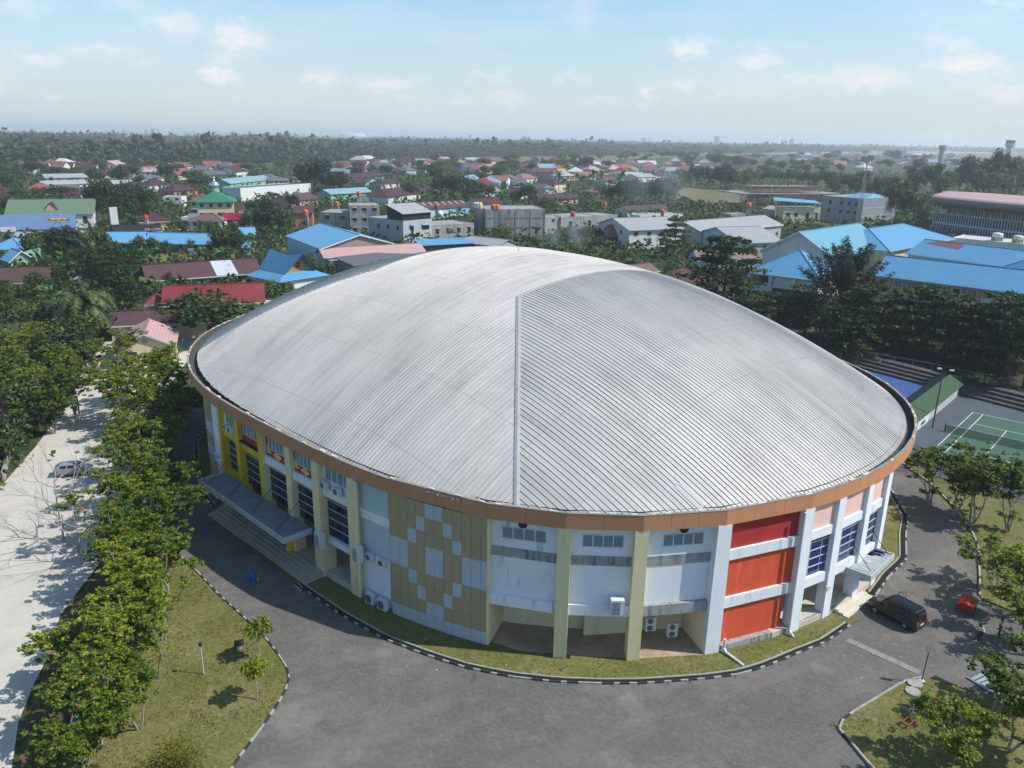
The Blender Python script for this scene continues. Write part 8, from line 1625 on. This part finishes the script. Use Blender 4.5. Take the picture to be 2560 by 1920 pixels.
p = atk(2, 1585, 812, 6.5); e = empty('satellite_dish', 'white satellite dish above the low stained concrete shops', 'satellite dish', (p.x, p.y, 0)); q = MB(); q.lathe([(1.5, 0), (1.1, -.28), (.5, -.45), (.05, -.5)], 18); tf = Matrix.Translation((0, 0, 6.6)) @ Matrix.Rotation(1.1, 4, 'X') @ Matrix.Rotation(-.35, 4, 'Y'); q.v = [tuple(tf @ Vector(x)) for x in q.v]; q.obj('dish', W_['white'], e, True); MB().tube([(0, .2, 0), (0, .2, 6.4)], .08, 5).obj('mount_pole', P_IRON, e)
b, t = K(1, 1005, 1010), K(1, 1000, 752); p = at(*b); h = height_at(b, t); e = empty('billboard_pylon', 'tall narrow grey billboard pylon on the street before the dark trees', 'billboard', (p.x, p.y, 0), .9); MB().box(-1.4, 1.4, -.4, -.1, h * .42, h).obj('panel', P_IRON, e); MB().box(-1.4, 1.4, .1, .4, h * .42, h).obj('panel', P_IRON, e)
for x in (-.8, .8): MB().box(x - .2, x + .2, -.1, .1, 0, h).obj('leg', P_DARK, e)
p = at(*K(1, 1660, 1165)); e = empty('lawn_sign', 'small white sign board on two legs in the school yard', 'sign', (p.x, p.y, .03)); MB().box(-1.2, 1.2, -.06, .06, .9, 2.0).obj('board', W_['white'], e)
for x in (-.9, .9): MB().box(x - .05, x + .05, -.04, .04, 0, .9).obj('leg', P_IRON, e)
p = at(*K(1, 1683, 1440)); e = empty('football_goal', 'white football goal frame in front of the green classroom block', 'goal', (p.x, p.y, .02), .1); q = MB(); q.tube([(-1.9, 0, 0), (-1.9, 0, 2), (1.9, 0, 2), (1.9, 0, 0)], .07, 6); q.obj('goal_frame', P_ALU, e)
b, t = K(1, 2070, 1400), K(1, 2060, 1280); p = at(*b); e = empty('flag_pole', 'bare white flag pole at the torn sheet end of the classroom block', 'flag pole', (p.x, p.y, 0)); MB().tube([(0, 0, 0), (0, 0, height_at(b, t))], .05, 6).obj('pole', P_ALU, e); MB().box(-.3, .3, -.3, .3, 0, .3).obj('footing', M_EDGE, e)
def in_any(x, y, polys): return any(in_poly(x, y, q) for q in polys)
LAWNS = [KERB_L + [(-36.4, 56), (-34.6, 51.7), (-33.6, 47.5), (-32.4, 43.7), (-30.3, 39.7), (-30, 36)], KERB_IN + [(29.0, 58.2), (20, 54.5), (0, 52.5), (-10, 57), (-20, 66), (-36, 90)], KERB_I + [(32.2, 49.6), (34.1, 48.3), (37.1, 46.9), (40, 40)], KERB_R + [(43.4, 59.2), (56, 56), (56, 68), (51, 74), (50.6, 96)]]
gp = []; gr = np.random.default_rng(14)
for q, n_ in zip(LAWNS, (4200, 2200, 1500, 1200)):
    q = [tuple(a[:2]) for a in q]; xs_, ys_ = [a[0] for a in q], [a[1] for a in q]; c_ = 0
    while c_ < n_:
        x, y = gr.uniform(min(xs_), max(xs_)), gr.uniform(min(ys_), max(ys_))
        if in_poly(x, y, q) and math.sin(x * 1.1 + math.sin(y * .7)) + math.sin(y * 1.3) + gr.normal() > -.4: gp.append((x, y, .1 if q[0][0] > -17 or q[0][0] < -40 else .07, gr.uniform(.5, 1.3))); c_ += 1
F_GRASS = foliage('dry_grass_blade', [(.09, .11, .028), (.14, .145, .04), (.2, .175, .065), (.28, .225, .11)], .3)
kind(scatter('grass', gp, 7, .12, .3, .03, F_GRASS, 15), 'stuff')
# litter specks and white drain stubs on the lawn by the hall
for u, v, lab in ((1005, 1541, 'short white pipe stub by the cladding wall, at its far end'), (1187, 1603, 'short white pipe stub by the cladding wall, near the open recess')):
    p = at(u, v); q = MB(); q.lathe([(.09, 0), (.09, .5)], 10); q.tube([(0, 0, .5), (.1, .1, .8)], .02, 4); o = q.obj('pipe_stub', P_ALU); o.location = (p.x, p.y, .1); tag(o, lab, 'pipe')
rr = random.Random(12); q = MB()
for k in range(26):
    u, v = rr.choice([(rr.uniform(430, 700), rr.uniform(1300, 1750)), (rr.uniform(900, 1700), rr.uniform(1560, 1680)), (rr.uniform(700, 2200), rr.uniform(1600, 1900)), (rr.uniform(2100, 2330), rr.uniform(1550, 1830))]); p = at(u, v); s = rr.uniform(.03, .08); z = .135
    q.face([(p.x + s * math.cos(a), p.y + s * math.sin(a), z + .02 * math.sin(a * 3)) for a in (0, 1.3, 2.8, 4.4)])
kind(q.obj('litter', P_ALU), 'stuff')
# thin smoke drifting behind the dome
def smoke(u0, v0, zc, r, dens):
    p = at(u0, v0, zc); m = MB(); m.lathe([(.1, -1), (.75, -.65), (1, 0), (.75, .65), (.1, 1)], 14); m.v = [(p.x + a * r * 1.3, p.y + b * r, max(.3, p.z + c * r)) for a, b, c in m.v]; o = m.obj('smoke', []); k, nt, bs = new_mat('smoke_air'); nt.nodes.remove(bs); v = N(nt, 'ShaderNodeVolumePrincipled'); v.inputs['Color'].default_value = (.8, .85, .92, 1); tcx = N(nt, 'ShaderNodeTexCoord'); nz = noise(nt, tcx.outputs['Generated'], 3.2, 4, .6); vm = N(nt, 'ShaderNodeVectorMath'); vm.operation = 'DISTANCE'; vm.inputs[1].default_value = (.5, .5, .5); L(nt, tcx.outputs['Generated'], vm.inputs[0]); mr = N(nt, 'ShaderNodeMapRange'); mr.interpolation_type = 'SMOOTHSTEP'; L(nt, vm.outputs['Value'], mr.inputs[0]); mr.inputs[1].default_value = .47; mr.inputs[2].default_value = .05; mr.inputs[3].default_value = 0; mr.inputs[4].default_value = dens
    nr_ = N(nt, 'ShaderNodeMapRange'); L(nt, nz, nr_.inputs[0]); nr_.inputs[1].default_value = .4; nr_.inputs[2].default_value = .7; ml = N(nt, 'ShaderNodeMath'); ml.operation = 'MULTIPLY'; L(nt, mr.outputs[0], ml.inputs[0]); L(nt, nr_.outputs[0], ml.inputs[1]); L(nt, ml.outputs[0], v.inputs['Density']); L(nt, v.outputs[0], nt.nodes['Material Output'].inputs['Volume']); o.data.materials.append(k); kind(o, 'stuff')
smoke(1420, 600, 5, 9, .11); smoke(1650, 490, 10, 22, .03)
for o in [o for o in list(S.objects) if o.get('label') in ('tree', 'palm', 'bush', 'bare tree')]:
    for ch in list(o.children): bpy.data.objects.remove(ch)
    bpy.data.objects.remove(o)
